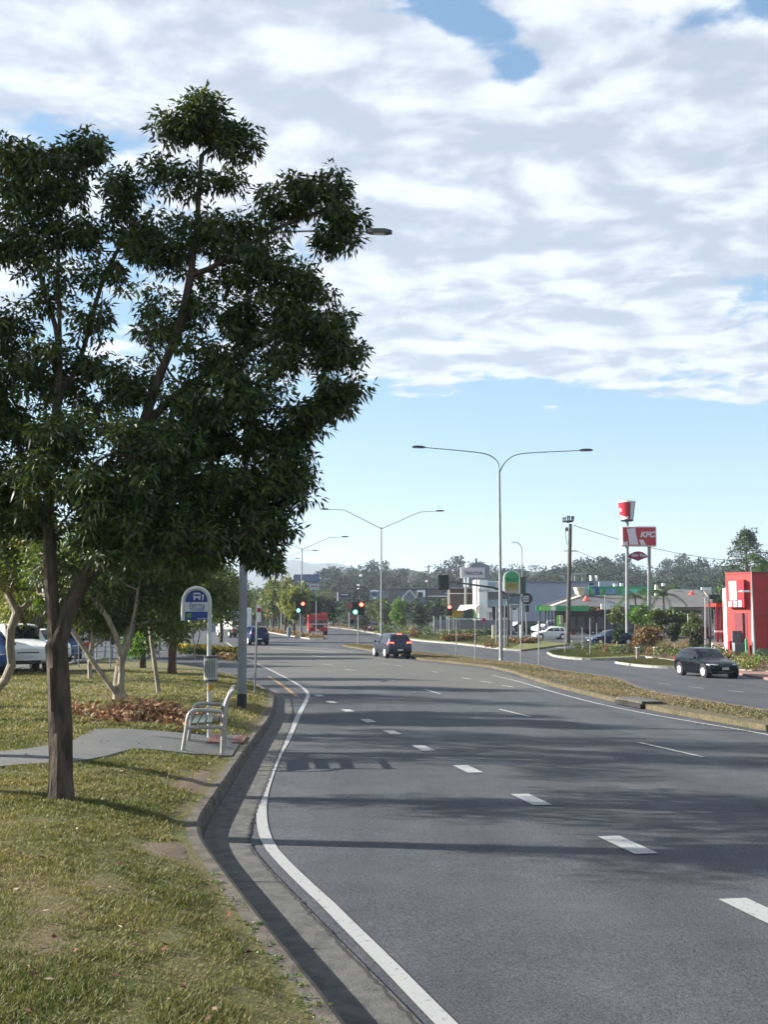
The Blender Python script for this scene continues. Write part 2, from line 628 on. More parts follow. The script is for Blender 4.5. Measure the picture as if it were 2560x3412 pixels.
def wheel_tracks(m, amt):
    t = m.node_tree
    p = t.nodes['Principled BSDF']
    src = p.inputs['Base Color'].links[0].from_socket
    tcn = t.nodes.new('ShaderNodeTexCoord')
    mp = NN(t, 'ShaderNodeMapping')
    mp.inputs['Scale'].default_value = (1.1, 0.045, 1)
    mp.inputs['Rotation'].default_value = (0, 0, -0.17)
    t.links.new(tcn.outputs['Object'], mp.inputs[0])
    n = NN(t, 'ShaderNodeTexNoise', ins={'Scale': 1.0, 'Detail': 4.0, 'Roughness': 0.55})
    t.links.new(mp.outputs[0], n.inputs['Vector'])
    n2 = NN(t, 'ShaderNodeTexNoise', ins={'Scale': 0.9, 'Detail': 6.0, 'Roughness': 0.7})
    t.links.new(tcn.outputs['Object'], n2.inputs['Vector'])
    f = wmath('ADD', wmath('MULTIPLY', n.outputs['Fac'], 0.7, tree=t), wmath('MULTIPLY', n2.outputs['Fac'], 0.3, tree=t), tree=t)
    k = ramp(t, f, 0.36, 0.64, 1 - amt, 1 + amt)
    mx = NN(t, 'ShaderNodeVectorMath', operation='SCALE')
    t.links.new(src, mx.inputs[0])
    t.links.new(k, mx.inputs['Scale'])
    t.links.new(mx.outputs[0], p.inputs['Base Color'])


M_ASPH = ground_mat('asphalt', [(0.34, (0.043, 0.048, 0.056)), (0.5, (0.060, 0.064, 0.072)), (0.68, (0.080, 0.083, 0.087))],
                    [(0.35, 0.5), (2.3, 0.3), (14, 0.2)], 0.6, 60, 0.85, 0.55, 42)
M_ASPH2 = ground_mat('worn_asphalt', [(0.36, (0.080, 0.079, 0.074)), (0.66, (0.110, 0.107, 0.099))],
                     [(0.25, 0.5), (1.7, 0.3), (14, 0.2)], 0.3, 60, 0.85, 0.3, 30)
wheel_tracks(M_ASPH, 0.16)
M_PATH = ground_mat('footpath_concrete', [(0.35, (0.088, 0.09, 0.09)), (0.65, (0.15, 0.15, 0.145))],
                    [(0.9, 0.4), (4, 0.3), (25, 0.3)], 0.3, 150, 0.9, 0.2, 120)
M_GRASS = ground_mat('verge_soil_and_grass', [(0.34, (0.05, 0.072, 0.014)), (0.44, (0.095, 0.105, 0.028)), (0.52, (0.135, 0.115, 0.05)),
                                             (0.6, (0.15, 0.11, 0.065)), (0.72, (0.1, 0.075, 0.04))],
                     [(0.45, 0.45), (2.6, 0.3), (17, 0.25)], 0.9, 60, 0.95, 0.45, 45)
M_GRASSDRY = ground_mat('dry_median_grass', [(0.36, (0.045, 0.052, 0.022)), (0.46, (0.085, 0.075, 0.040)), (0.55, (0.12, 0.095, 0.060)), (0.66, (0.09, 0.07, 0.045))],
                        [(0.9, 0.4), (4, 0.35), (16, 0.25)], 0.8, 40, 0.95, 0.45, 14)
M_GRASSG = ground_mat('green_verge_grass', [(0.32, (0.07, 0.1, 0.02)), (0.5, (0.13, 0.14, 0.04)), (0.66, (0.17, 0.14, 0.06))],
                      [(0.5, 0.5), (4, 0.3), (20, 0.2)], 0.8, 60, 0.95, 0.3, 30)
M_MULCH = ground_mat('garden_mulch', [(0.3, (0.05, 0.05, 0.02)), (0.5, (0.12, 0.075, 0.04)), (0.7, (0.09, 0.06, 0.03))],
                     [(0.5, 0.4), (4, 0.3), (20, 0.3)], 0.9, 40, 0.95, 0.3, 30)
M_BUSH = ground_mat('far_ground', [(0.3, (0.05, 0.06, 0.02)), (0.7, (0.10, 0.10, 0.05))], [(0.02, 0.6), (0.2, 0.4)], 0.2, 5)
M_LINE = mat('road_marking_white', (0.11, 0.11, 0.11), 0.7, 0, 0.0, 22, 0.3, 100, col2=(0.29, 0.29, 0.285), detail=8)
M_LINEW = mat('road_marking_worn', (0.15, 0.15, 0.145), 0.7, 0, 0.0, 16, 0.3, 100, col2=(0.46, 0.45, 0.42), detail=8)
for _m, _a, _b in ((M_LINE, .30, .43), (M_LINEW, .36, .58)):
    for _n in _m.node_tree.nodes:
        if _n.type == 'MAP_RANGE':
            _n.inputs['From Min'].default_value = _a
            _n.inputs['From Max'].default_value = _b
M_LINEY = mat('kerb_marking_ochre', (0.16, 0.10, 0.05), 0.8, 0, 0.0, 9, 0.2, 80, col2=(0.34, 0.19, 0.08), detail=8)
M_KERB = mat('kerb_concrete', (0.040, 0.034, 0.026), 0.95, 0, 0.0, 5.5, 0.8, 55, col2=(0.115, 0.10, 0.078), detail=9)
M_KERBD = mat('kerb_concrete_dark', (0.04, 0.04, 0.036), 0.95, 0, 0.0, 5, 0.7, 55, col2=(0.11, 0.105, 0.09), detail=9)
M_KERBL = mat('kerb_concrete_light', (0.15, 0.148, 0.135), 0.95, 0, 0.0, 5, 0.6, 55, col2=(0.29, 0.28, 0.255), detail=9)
M_GUT = mat('gutter_concrete', (0.048, 0.048, 0.046), 0.95, 0, 0.0, 7, 0.6, 75, col2=(0.10, 0.097, 0.09), detail=10)
M_CRACK = mat('crack', (0.02, 0.018, 0.016), 0.95)


def struct(o, kind='structure', label=None):
    o['kind'] = kind
    if label:
        o['label'] = label
    return o


def grid_surface(name, xs, ys, zf, m):
    X, Y = np.meshgrid(xs, ys)
    Z = np.array([[zf(a, b) for a in xs] for b in ys])
    V = np.stack([X.ravel(), Y.ravel(), Z.ravel()], 1)
    nx, ny = len(xs), len(ys)
    i = np.arange(nx * ny).reshape(ny, nx)
    F = np.stack([i[:-1, :-1].ravel(), i[:-1, 1:].ravel(), i[1:, 1:].ravel(), i[1:, :-1].ravel()], 1)
    return fast_mesh(name, V, F, m, smooth=True)


def resample(P, n):
    P = [Vector(p) for p in P]
    L = [0]
    for a, b in zip(P[:-1], P[1:]):
        L.append(L[-1] + (b - a).length)
    out = []
    for i in range(n):
        s = L[-1] * i / (n - 1)
        k = min(max(int(np.searchsorted(L, s)) - 1, 0), len(P) - 2)
        t = (s - L[k]) / max(1e-9, L[k + 1] - L[k])
        out.append(P[k].lerp(P[k + 1], min(1, max(0, t))))
    return out


def smooth_poly(P, it=2):
    P = [Vector(p) for p in P]
    for _ in range(it):
        Q = [P[0]]
        for a, b in zip(P[:-1], P[1:]):
            Q += [a.lerp(b, 0.25), a.lerp(b, 0.75)]
        Q.append(P[-1])
        P = Q
    return P


def strip(name, A, B, na, nb, zf, lift, m, skirt=0.0, parent=None):
    """sheet between two lines, laid on the terrain function"""
    A, B = resample(smooth_poly(A), na), resample(smooth_poly(B), na)
    V, F = [], []
    for a, b in zip(A, B):
        for j in range(nb):
            p = a.lerp(b, j / (nb - 1))
            V.append((p.x, p.y, zf(p.x, p.y) + lift))
    for i in range(na - 1):
        for j in range(nb - 1):
            F.append((i * nb + j, (i + 1) * nb + j, (i + 1) * nb + j + 1, i * nb + j + 1))
    mb = MB()
    mb.add(V, F)
    if skirt > 0:
        ring = [i * nb for i in range(na)] + [(na - 1) * nb + j for j in range(1, nb)] + \
               [i * nb + nb - 1 for i in range(na - 2, -1, -1)] + [j for j in range(nb - 2, 0, -1)]
        k = len(mb.v)
        for i in ring:
            x, y, z = V[i]
            mb.v.append((x, y, z - skirt))
        for q in range(len(ring)):
            q2 = (q + 1) % len(ring)
            mb.f.append((ring[q], ring[q2], k + q2, k + q))
    o = mb.build(name, m, parent, smooth=False)
    return o


def line_mark(name, P, w, zf, lift, m, n=None, jitter=0.0, parent=None):
    P = smooth_poly(P, 2) if len(P) > 2 else [Vector(p) for p in P]
    L = sum((b - a).length for a, b in zip(P[:-1], P[1:]))
    P = resample(P, n or max(2, int(L / 0.5) + 2))
    mb = MB()
    V = []
    for i, p in enumerate(P):
        d = P[min(i + 1, len(P) - 1)] - P[max(i - 1, 0)]
        d.z = 0
        d.normalize()
        s = Vector((-d.y, d.x, 0))
        j = random.uniform(-jitter, jitter)
        for k in (-1, 1):
            q = p + s * (k * w / 2 * (1 + random.uniform(-1, 1) * (0.5 if jitter else 0))) + s * j
            V.append((q.x, q.y, zf(q.x, q.y) + lift))
    F = [(2 * i, 2 * i + 2, 2 * i + 3, 2 * i + 1) for i in range(len(P) - 1)]
    mb.add(V, F)
    return mb.build(name, m, parent)


# wide ground out to the horizon and the asphalt on it
gx = np.unique(np.concatenate([np.linspace(-6000, -200, 12), np.linspace(-200, 200, 41), np.linspace(200, 6000, 12)]))
gy = np.unique(np.concatenate([np.linspace(-60, 200, 53), np.linspace(200, 1000, 17), np.linspace(1000, 9000, 10)]))
struct(grid_surface('ground', gx, gy, lambda x, y: road_z(x, y) - 0.12, M_BUSH))
rx = np.unique(np.concatenate([np.linspace(-90, -20, 15), np.linspace(-20, 30, 51), np.linspace(30, 110, 17)]))
ry = np.unique(np.concatenate([np.linspace(-20, 40, 61), np.linspace(40, 110, 36), np.linspace(110, 260, 16)]))
struct(grid_surface('road', rx, ry, road_z, M_ASPH))

# older, paler seal further up the road
pale = strip('road_pale_surface', [G(700, 2195), G(880, 2222), G(1010, 2284), G(1200, 2288), G(1600, 2300), G(1850, 2290)],
             [G(640, 2150), G(900, 2152), G(1140, 2160), G(1250, 2180), G(1420, 2208), G(1640, 2232)], 40, 12, road_z, 0.004, M_ASPH2)
struct(pale)

# ---- near verge, rows by depth
ys = np.concatenate([np.arange(-8, 20, 0.25), np.arange(20, 67.1, 0.5)])
cols = np.array([0, 0.15, 0.35, 0.6, 0.9, 1.3, 1.8, 2.4, 3.2, 4.2, 5.5, 7, 9, 12, 16, 22, 30, 40, 55])
V, F = [], []
for y in ys:
    kx = kerb_x(y) - 0.085
    for c in cols:
        x = kx - c
        V.append((x, y, verge_z(x, y) + 0.01 * math.sin(9 * x + 5 * y) * (c > 0.2)))
nc = len(cols)
for i in range(len(ys) - 1):
    for j in range(nc - 1):
        F.append((i * nc + j + 1, i * nc + j, (i + 1) * nc + j, (i + 1) * nc + j + 1))
struct(fast_mesh('verge', V, F, M_GRASS, smooth=True))

# ---- kerb and gutter of the near verge
KC = [Vector((kerb_x(y), y, 0)) for y in np.arange(-8, 67, 0.25)]


def kerb_profile(name, prof, m, P, zf, lo=0, hi=None, lift=0.0):
    mb = MB()
    n = len(prof)
    P = P[lo:hi]
    for i, p in enumerate(P):
        d = P[min(i + 1, len(P) - 1)] - P[max(i - 1, 0)]
        d.z = 0
        d.normalize()
        s = Vector((d.y, -d.x, 0))
        zr = zf(p.x, p.y)
        for (o, h) in prof:
            q = p + s * o
            mb.v.append((q.x, q.y, zr + h + lift))
    for i in range(len(P) - 1):
        for j in range(n - 1):
            mb.f.append((i * n + j, i * n + j + 1, (i + 1) * n + j + 1, (i + 1) * n + j))
    return mb.build(name, m, smooth=False)


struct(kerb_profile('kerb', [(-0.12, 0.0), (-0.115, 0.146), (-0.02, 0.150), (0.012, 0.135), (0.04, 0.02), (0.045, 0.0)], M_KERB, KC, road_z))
struct(kerb_profile('gutter', [(0.048, 0.022), (0.10, 0.012), (0.47, 0.010), (0.475, -0.01)], M_GUT, KC[:180], road_z))
# broken joint between gutter and asphalt, expansion joints
seam = [p + Vector((0.47, 0, 0)) + Vector((0.0, 0, 0)) for p in KC[40:170]]
struct(line_mark('gutter_seam_crack', seam, 0.022, road_z, 0.014, M_CRACK, n=600, jitter=0.013))
for yj in (5.55, 8.6, 11.7, 14.8, 17.9, 21.0, 24.1, 27.2, 30.3):
    kx = kerb_x(yj)
    struct(line_mark('gutter_joint', [Vector((kx + 0.06, yj, 0)), Vector((kx + 0.26, yj + 0.04, 0)), Vector((kx + 0.46, yj + 0.02, 0))], 0.014, road_z, 0.015, M_CRACK, n=14, jitter=0.006))

# ---- painted lines
EDGE = [(1640, 3560), (1482, 3412), (1365, 3290), (1265, 3187), (1165, 3090), (1084, 3006), (1015, 2946), (958, 2888), (915, 2845), (885, 2800), (870, 2735), (872, 2663), (902, 2572), (935, 2500),
        (957, 2469), (995, 2382), (1024, 2330), (1028, 2312), (1012, 2293), (963, 2263), (898, 2230), (854, 2211)]
struct(line_mark('edge_line', [G(*p) for p in EDGE], 0.112, road_z, 0.008, M_LINE))
struct(line_mark('kerbside_ochre_line', [G(990, 2322), G(950, 2290), G(895, 2254)], 0.12, road_z, 0.008, M_LINEY))
for (u, v) in [(1063, 2318), (1105, 2340), (1159, 2368), (1227, 2402), (1307, 2441), (1411, 2493), (1559, 2563), (1770, 2665), (2090, 2816), (2545, 3046)]:
    c = G(u, v)
    d = Vector((-0.19, 0.98, 0)).normalized() if c.y > 11 else Vector((-0.2, 0.98, 0)).normalized()
    struct(line_mark('lane_dash', [c - d * 0.42, c + d * 0.42], 0.225, road_z, 0.008, M_LINE, n=3))
for (a, b, w) in [((1665, 2364), (1766, 2389), 0.09), ((2128, 2475), (2344, 2524), 0.09), ((1416, 2298), (1468, 2313), 0.09),
                  ((1272, 2263), (1315, 2269), 0.09), ((1080, 2213), (1110, 2217), 0.12), ((1440, 2238), (1462, 2241), 0.12), ((1540, 2259), (1568, 2264), 0.12),
                  ((1600, 2270), (1640, 2276), 0.12), ((1672, 2284), (1712, 2291), 0.12), ((1150, 2231), (1184, 2235), 0.12),
                  ((1270, 2211), (1300, 2214), 0.12), ((1316, 2217), (1340, 2220), 0.12), ((2216 - 22, 2277), (2216 + 20, 2281), 0.1), ((2320 - 25, 2289), (2320 + 25, 2294), 0.1),
                  ((2430, 2302), (2480, 2307), 0.1), ((2020, 2262), (2060, 2266), 0.1), ((900, 2160), (1120, 2172), 0.25), ((1900, 2245), (1930, 2248), 0.1),
                  ((752, 2140), (778, 2158), 0.15), ((690, 2138), (748, 2136), 0.15), ((1040, 2185), (1085, 2190), 0.15), ((815, 2196), (838, 2200), 0.3)]:
    struct(line_mark('lane_line', [G(*a), G(*b)], w, road_z, 0.012, M_LINEW))
struct(line_mark('median_edge_line', [G(*p) for p in [(1640, 2250), (1720, 2268), (1850, 2308), (1990, 2345), (2150, 2378), (2350, 2412), (2552, 2446), (2800, 2500)]], 0.085, road_z, 0.008, M_LINEW))
struct(line_mark('far_edge_line', [G(*p) for p in [(2060, 2273), (2100, 2286), (2150, 2309)]], 0.12, road_z, 0.008, M_LINE))
# zebra strokes and holding lines of the side crossing
for k, u in enumerate((1706, 1750, 1795, 1850, 1914, 1975)):
    a = G(u, 2164 - k * 2.2)
    b = G(u + 34, 2163 - k * 2.2)
    struct(line_mark('crossing_stroke', [a, b], 0.7, road_z, 0.008, M_LINEW))

# ---- the median
MN = [(1140, 2153), (1160, 2158), (1240, 2172), (1365, 2192), (1411, 2204), (1459, 2207), (1528, 2214), (1626, 2226), (1710, 2245), (1771, 2268), (1854, 2294), (1930, 2313), (2040, 2340),
      (2173, 2370), (2363, 2404), (2552, 2438), (2700, 2468), (3000, 2535)]
MF = [(1140, 2151), (1170, 2150), (1260, 2156), (1365, 2175), (1440, 2182), (1528, 2190), (1664, 2208), (1793, 2224), (1846, 2238), (1983, 2258), (2059, 2270), (2135, 2305), (2211, 2326), (2325, 2345),
      (2450, 2366), (2560, 2385), (2700, 2408), (3000, 2462)]
mn = resample([G(*p) for p in MN], 120)
mf = resample([G(*p) for p in MF], 120)
mn_in = [a.lerp(b, min(.4, .15 / max(.2, (b - a).length))) for a, b in zip(mn, mf)]
struct(strip('median_grass', mn_in, mf, 110, 6, road_z, 0.135, M_GRASSDRY, skirt=0.13))
struct(kerb_profile('median_far_kerb', [(-0.12, 0.145), (0.02, 0.15), (0.05, 0.0)], M_KERB, mf, road_z))
# near kerb made of separate blocks
MK = bpy.data.objects.new('median_kerb', None)
link(MK)
MK['kind'] = 'structure'
mnf = resample(mn, 1400)
i = 0
cum = 0.0
start = mnf[0]
blocks = []
seglen = (mnf[1] - mnf[0]).length
per = max(2, int(1.25 / seglen))
while i + per < len(mnf):
    a, b = mnf[i], mnf[i + per - 1]
    blocks.append((a, b, i))
    i += per
for k, (a, b, idx) in enumerate(blocks):
    d = (b - a).normalized()
    s = Vector((-d.y, d.x, 0))
    if s.y < 0:
        s = -s
    mid = (a + b) / 2
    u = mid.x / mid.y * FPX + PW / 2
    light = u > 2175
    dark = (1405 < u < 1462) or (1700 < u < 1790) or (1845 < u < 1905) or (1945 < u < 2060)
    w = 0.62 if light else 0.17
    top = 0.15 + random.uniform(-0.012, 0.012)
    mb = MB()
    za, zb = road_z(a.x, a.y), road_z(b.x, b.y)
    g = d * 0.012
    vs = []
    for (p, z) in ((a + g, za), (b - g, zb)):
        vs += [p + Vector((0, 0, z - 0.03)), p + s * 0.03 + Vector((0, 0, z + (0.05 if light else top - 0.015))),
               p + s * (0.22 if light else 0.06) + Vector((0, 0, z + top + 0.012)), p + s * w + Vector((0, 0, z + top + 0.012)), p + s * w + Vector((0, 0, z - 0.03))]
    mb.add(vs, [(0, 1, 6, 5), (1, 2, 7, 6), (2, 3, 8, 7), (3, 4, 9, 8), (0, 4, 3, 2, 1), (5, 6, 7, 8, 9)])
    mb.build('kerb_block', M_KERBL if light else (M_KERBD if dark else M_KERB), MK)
# storm-water inlet lintel
dr = thing('drain_inlet', 'dark kerb drain inlet under a concrete lintel at the median edge, beside the light apron', 'drain', G(2085, 2349))
a, b = G(2050, 2345), G(2135, 2363)
mb = MB()
d = (b - a).normalized()
s = Vector((-d.y, d.x, 0))
s = s if s.y > 0 else -s
mb.beam(a + s * 0.35 + Vector((0, 0, 0.17)), b + s * 0.35 + Vector((0, 0, 0.17)), 0.6, 0.07)
mb.build('lintel', M_KERBD, dr, world=True)
mb = MB()
mb.beam(a + s * 0.06 + Vector((0, 0, 0.07)), b + s * 0.06 + Vector((0, 0, 0.07)), 0.12, 0.10)
mb.build('opening', M_CRACK, dr, world=True)

# ---- far verges and gardens
def island(name, near, far, m, na=30, nb=6, lift=0.13, km=None):
    N = [G(*p) for p in near]
    Fp = [G(*p) for p in far]
    o = struct(strip(name, N, Fp, na, nb, road_z, lift, m, skirt=0.16))
    struct(kerb_profile(name.replace('grass', 'kerb').replace('garden', 'garden_kerb').replace('footway', 'footway_kerb'),
                        [(-0.10, lift + 0.01), (0.03, lift + 0.015), (0.06, 0.0)], km or M_KERBL, resample(smooth_poly(N), na), road_z))
    return N, Fp


island('corner_grass', [(1826, 2178), (1848, 2191), (1953, 2202), (2063, 2198), (2150, 2192)],
       [(1826, 2177), (1862, 2171), (1921, 2166), (2020, 2150), (2150, 2135)], M_GRASSG)
island('garden_bed', [(2150, 2192), (2240, 2205), (2330, 2214), (2400, 2225), (2440, 2238), (2600, 2246)],
       [(2150, 2130), (2230, 2132), (2330, 2134), (2400, 2150), (2440, 2160), (2600, 2175)], M_MULCH)
island('driveway_grass', [(2052, 2211), (2126, 2222), (2190, 2227), (2270, 2229), (2330, 2232)],
       [(2052, 2210), (2110, 2203), (2190, 2199), (2270, 2213), (2330, 2220)], M_GRASSG)
island('crossing_grass', [(1250, 2112), (1340, 2129), (1402, 2138), (1480, 2144), (1521, 2147), (1597, 2156), (1640, 2161), (1700, 2169), (1740, 2170)],
       [(1250, 2098), (1340, 2104), (1402, 2110), (1480, 2112), (1560, 2112), (1640, 2118), (1760, 2136), (1900, 2150)], M_GRASSG, na=40)
island('far_garden', [(1080, 2090), (1110, 2092), (1180, 2100), (1250, 2112)], [(1080, 2086), (1110, 2086), (1180, 2088), (1250, 2092)], M_MULCH)
island('far_median_garden', [(840, 2094), (870, 2102), (920, 2113), (985, 2124), (1045, 2133), (1078, 2131)],
       [(840, 2086), (880, 2088), (930, 2095), (1010, 2106), (1065, 2118), (1079, 2126)], M_MULCH)
struct(strip('brick_footway', [G(2400, 2236), G(2480, 2252), G(2560, 2266), G(2700, 2290)], [G(2420, 2233), G(2500, 2240), G(2600, 2247), G(2700, 2262)], 12, 4, road_z, 0.10,
             mat('brick_paving', (0.2, 0.11, 0.09), 0.9, 0, 0.25, 6), skirt=0.1))

# ---- concrete footpath to the bus stop
FT = [(-160, 2500), (0, 2511), (120, 2496), (233, 2478), (275, 2455), (314, 2430), (423, 2432), (542, 2440), (640, 2449), (740, 2453), (815, 2452)]
FB = [(-160, 2575), (0, 2559), (157, 2548), (239, 2545), (347, 2526), (400, 2510), (445, 2497), (542, 2505), (613, 2514), (690, 2519), (772, 2522)]
FPATH = strip('footpath', [GV(*p) for p in FB], [GV(*p) for p in FT], 60, 8, verge_z, 0.022, M_PATH, skirt=0.06)
struct(FPATH)
M_TACT = mat('tactile_red', (0.17, 0.07, 0.055), 0.8, 0, 0.2, 9)
for (u0, u1, n) in ((690, 727, 8), (772, 806, 7)):
    for k in range(n):
        uu = u0 + (u1 - u0) * k / (n - 1)
        b = GV(uu, 2481)
        tdir = (GV(uu + 13, 2458) - b)
        mb = MB()
        mb.beam(b + Vector((0, 0, 0.028)), b + tdir + Vector((0, 0, 0.028)), 0.032, 0.016)
        mb.build('tactile_bar', M_TACT, FPATH)
# bare earth round the kerb and under the bench: soil colour is real, patchy
M_DIRT = ground_mat('bare_earth', [(0.35, (0.13, 0.095, 0.065)), (0.5, (0.19, 0.14, 0.10)), (0.65, (0.12, 0.105, 0.05))], [(1.4, 0.4), (6, 0.35), (30, 0.25)], 0.9, 60, 0.95, 0.3, 60)


def patch(name, cx, cy, rx, ry, m, seed, lift=0.012, zf=verge_z, ang=0.0):
    r = random.Random(seed)
    n = 28
    V = [(cx, cy, zf(cx, cy) + lift)]
    F = []
    for ring in (0.4, 0.75, 1.0):
        for k in range(n):
            t = 2 * math.pi * k / n
            q = ring * (1 + (0.22 * math.sin(3 * t + seed) + r.uniform(-0.14, 0.14)) * (ring > 0.9))
            dx, dy = rx * q * math.cos(t), ry * q * math.sin(t)
            x, y = cx + dx * math.cos(ang) - dy * math.sin(ang), cy + dx * math.sin(ang) + dy * math.cos(ang)
            if zf is verge_z:
                x = min(x, kerb_x(y) - 0.16)
            V.append((x, y, zf(x, y) + lift * (1.2 - ring)))
    for k in range(n):
        k2 = (k + 1) % n
        F.append((0, 1 + k, 1 + k2))
        for q in (0, 1):
            F.append((1 + q * n + k, 1 + (q + 1) * n + k, 1 + (q + 1) * n + k2, 1 + q * n + k2))
    mb = MB()
    mb.add(V, F)
    return struct(mb.build(name, m))


def patch_px(name, u, v, ru, rv, m, seed, zf=verge_z, lift=0.012):
    c = hit(u, v, zf)
    x1 = hit(u + ru, v, zf)
    y1 = hit(u, v - rv, zf)
    patch(name, c.x, c.y, abs(x1.x - c.x), abs(y1.y - c.y), m, seed, zf=zf, lift=lift)


patch_px('bare_earth', 650, 2600, 55, 45, M_DIRT, 3)
patch_px('bare_earth', 560, 2830, 90, 28, M_DIRT, 4)
patch_px('bare_earth', 850, 2400, 40, 70, M_DIRT, 5)
patch_px('bare_earth', 730, 2420, 110, 16, M_DIRT, 6)
patch_px('bare_earth', 470, 2395, 150, 22, M_DIRT, 8)

# ---- car park surface off the left verge
cp_near = [GV(-260, 2262), GV(0, 2246), GV(140, 2230), GV(220, 2216), GV(350, 2200)]
cp_far = [Vector((-60, 66.5, 0)), Vector((-50, 66.5, 0)), Vector((-38, 66.5, 0)), Vector((-30, 65.8, 0)), Vector((-24, 65.2, 0))]
struct(strip('car_park', cp_near, cp_far, 30, 14, verge_z, 0.03, M_ASPH2, skirt=0.02))
struct(line_mark('car_park_kerb', cp_near, 0.2, verge_z, 0.12, M_KERBL))

# ---- age of the road surface: wandering cracks, a trench patch
rc = random.Random(12)
for (pts, w) in [([(2560, 2700), (2300, 2716), (2050, 2708), (1880, 2722), (1700, 2730)], .012), ([(1180, 2560), (1300, 2566), (1450, 2561), (1620, 2570)], .010),
                 ([(1500, 2420), (1700, 2426), (1900, 2424), (2140, 2432)], .014)]:
    struct(line_mark('road_crack', [G(*p) for p in pts], w, road_z, 0.005, M_CRACK, n=160, jitter=0.02))
M_PATCH = ground_mat('asphalt_patch', [(0.36, (0.046, 0.05, 0.056)), (0.66, (0.07, 0.073, 0.077))], [(1.7, 0.5), (14, 0.3)], 0.5, 60, 0.85, 0.5, 42)
def seam_patch(name, a, b, c, d):
    struct(strip(name, [G(*a), G(*b)], [G(*d), G(*c)], 8, 6, road_z, 0.003, M_PATCH))
seam_patch('road_patch', (1720, 2400), (1990, 2452), (2120, 2446), (1850, 2396))

# ------------------------------------------------------------------ trees
def leaf_cloud(centers, rad, per, L, Wd, rng, droop=0.35, flat=0.0, shell=0.0):
    """centers (n,3); returns V,F,vary of lanceolate leaves around each center"""
    c = np.repeat(np.asarray(centers, dtype=float), per, axis=0)
    rad = np.repeat(np.asarray(rad, dtype=float).reshape(-1, 1) * np.ones((len(centers), 1)), per, axis=0)
    n = len(c)
    d = rng.normal(size=(n, 3))
    d /= np.linalg.norm(d, axis=1, keepdims=True) + 1e-9
    r = rng.random((n, 1)) ** (0.45 if shell == 0 else 0.3)
    p = c + d * r * rad * np.array([1, 1, 0.8 - flat])
    a = d * 0.9 + rng.normal(size=(n, 3)) * 0.55
    a[:, 2] -= droop
    a /= np.linalg.norm(a, axis=1, keepdims=True) + 1e-9
    s = np.cross(a, rng.normal(size=(n, 3)))
    s /= np.linalg.norm(s, axis=1, keepdims=True) + 1e-9
    nn = np.cross(a, s)
    l = L * (0.5 + 0.85 * rng.random((n, 1)))
    w = Wd * (0.7 + 0.6 * rng.random((n, 1)))
    mid = p + a * l * 0.42
    tip = p + a * l + np.array([0, 0, -1]) * l * 0.18
    V = np.stack([p, mid + s * w / 2 + nn * w * 0.12, tip, mid - s * w / 2 + nn * w * 0.12], axis=1).reshape(-1, 3)
    i = np.arange(n) * 4
    F = np.stack([np.stack([i, i + 1, i + 2], 1), np.stack([i, i + 2, i + 3], 1)], 1).reshape(-1, 3)
    vary = np.repeat(rng.random(n) ** 1.5, 2)
    return V, F, vary


def grow(base, skeleton, targets, trunk_r, rng, seg=0.35, tip=0.006, power=0.48, wobble=0.06, zpen=0.5):
    """skeleton: list of polylines of world points (first starts at base). Returns nodes, parents, radii"""
    P, par = [Vector(base)], [-1]

    def nearest(p):
        return min(range(len(P)), key=lambda k: (P[k] - p).length_squared)
    for line in skeleton:
        line = smooth_poly(line, 2) if len(line) > 2 else [Vector(q) for q in line]
        k = nearest(line[0])
        L = sum((b - a).length for a, b in zip(line[:-1], line[1:]))
        for q in resample(line, max(2, int(L / seg) + 1))[1:]:
            P.append(q)
            par.append(k)
            k = len(P) - 1
    nsk = len(P)
    arr = np.array([tuple(p) for p in P])
    order = sorted(range(len(targets)), key=lambda i: np.min(np.linalg.norm(arr - np.array(targets[i]), axis=1)))
    depth = [0] * len(P)
    buf = np.zeros((len(P) + len(targets) * 14, 3))
    buf[:len(P)] = arr
    cnt = len(P)
    for ti in order:
        t = np.array(targets[ti])
        A = buf[:cnt]
        dd = np.linalg.norm(A - t, axis=1) + zpen * np.maximum(0, A[:, 2] - t[2])
        dd[:max(3, nsk // 12)] += 3
        k = int(np.argmin(dd))
        a = Vector(buf[k])
        T = Vector(t)
        L = (T - a).length
        m = min(12, max(1, int(L / seg)))
        for j in range(1, m + 1):
            f = j / m
            q = a.lerp(T, f)
            if j < m:
                q += Vector(rng.normal(size=3)) * wobble * L * 0.35 + Vector((0, 0, 0.10 * L * math.sin(math.pi * f)))
            P.append(q)
            par.append(k)
            k = cnt
            buf[cnt] = tuple(q)
            cnt += 1
    n = len(P)
    desc = [0.0] * n
    child = [0] * n
    for i in range(n - 1, 0, -1):
        if child[i] == 0:
            desc[i] += 1
        desc[par[i]] += desc[i]
        child[par[i]] += 1
    mx = max(desc[0], 1)
    rad = [max(tip, trunk_r * (dd_ / mx) ** power) for dd_ in desc]
    rad[0] = trunk_r
    return P, par, rad


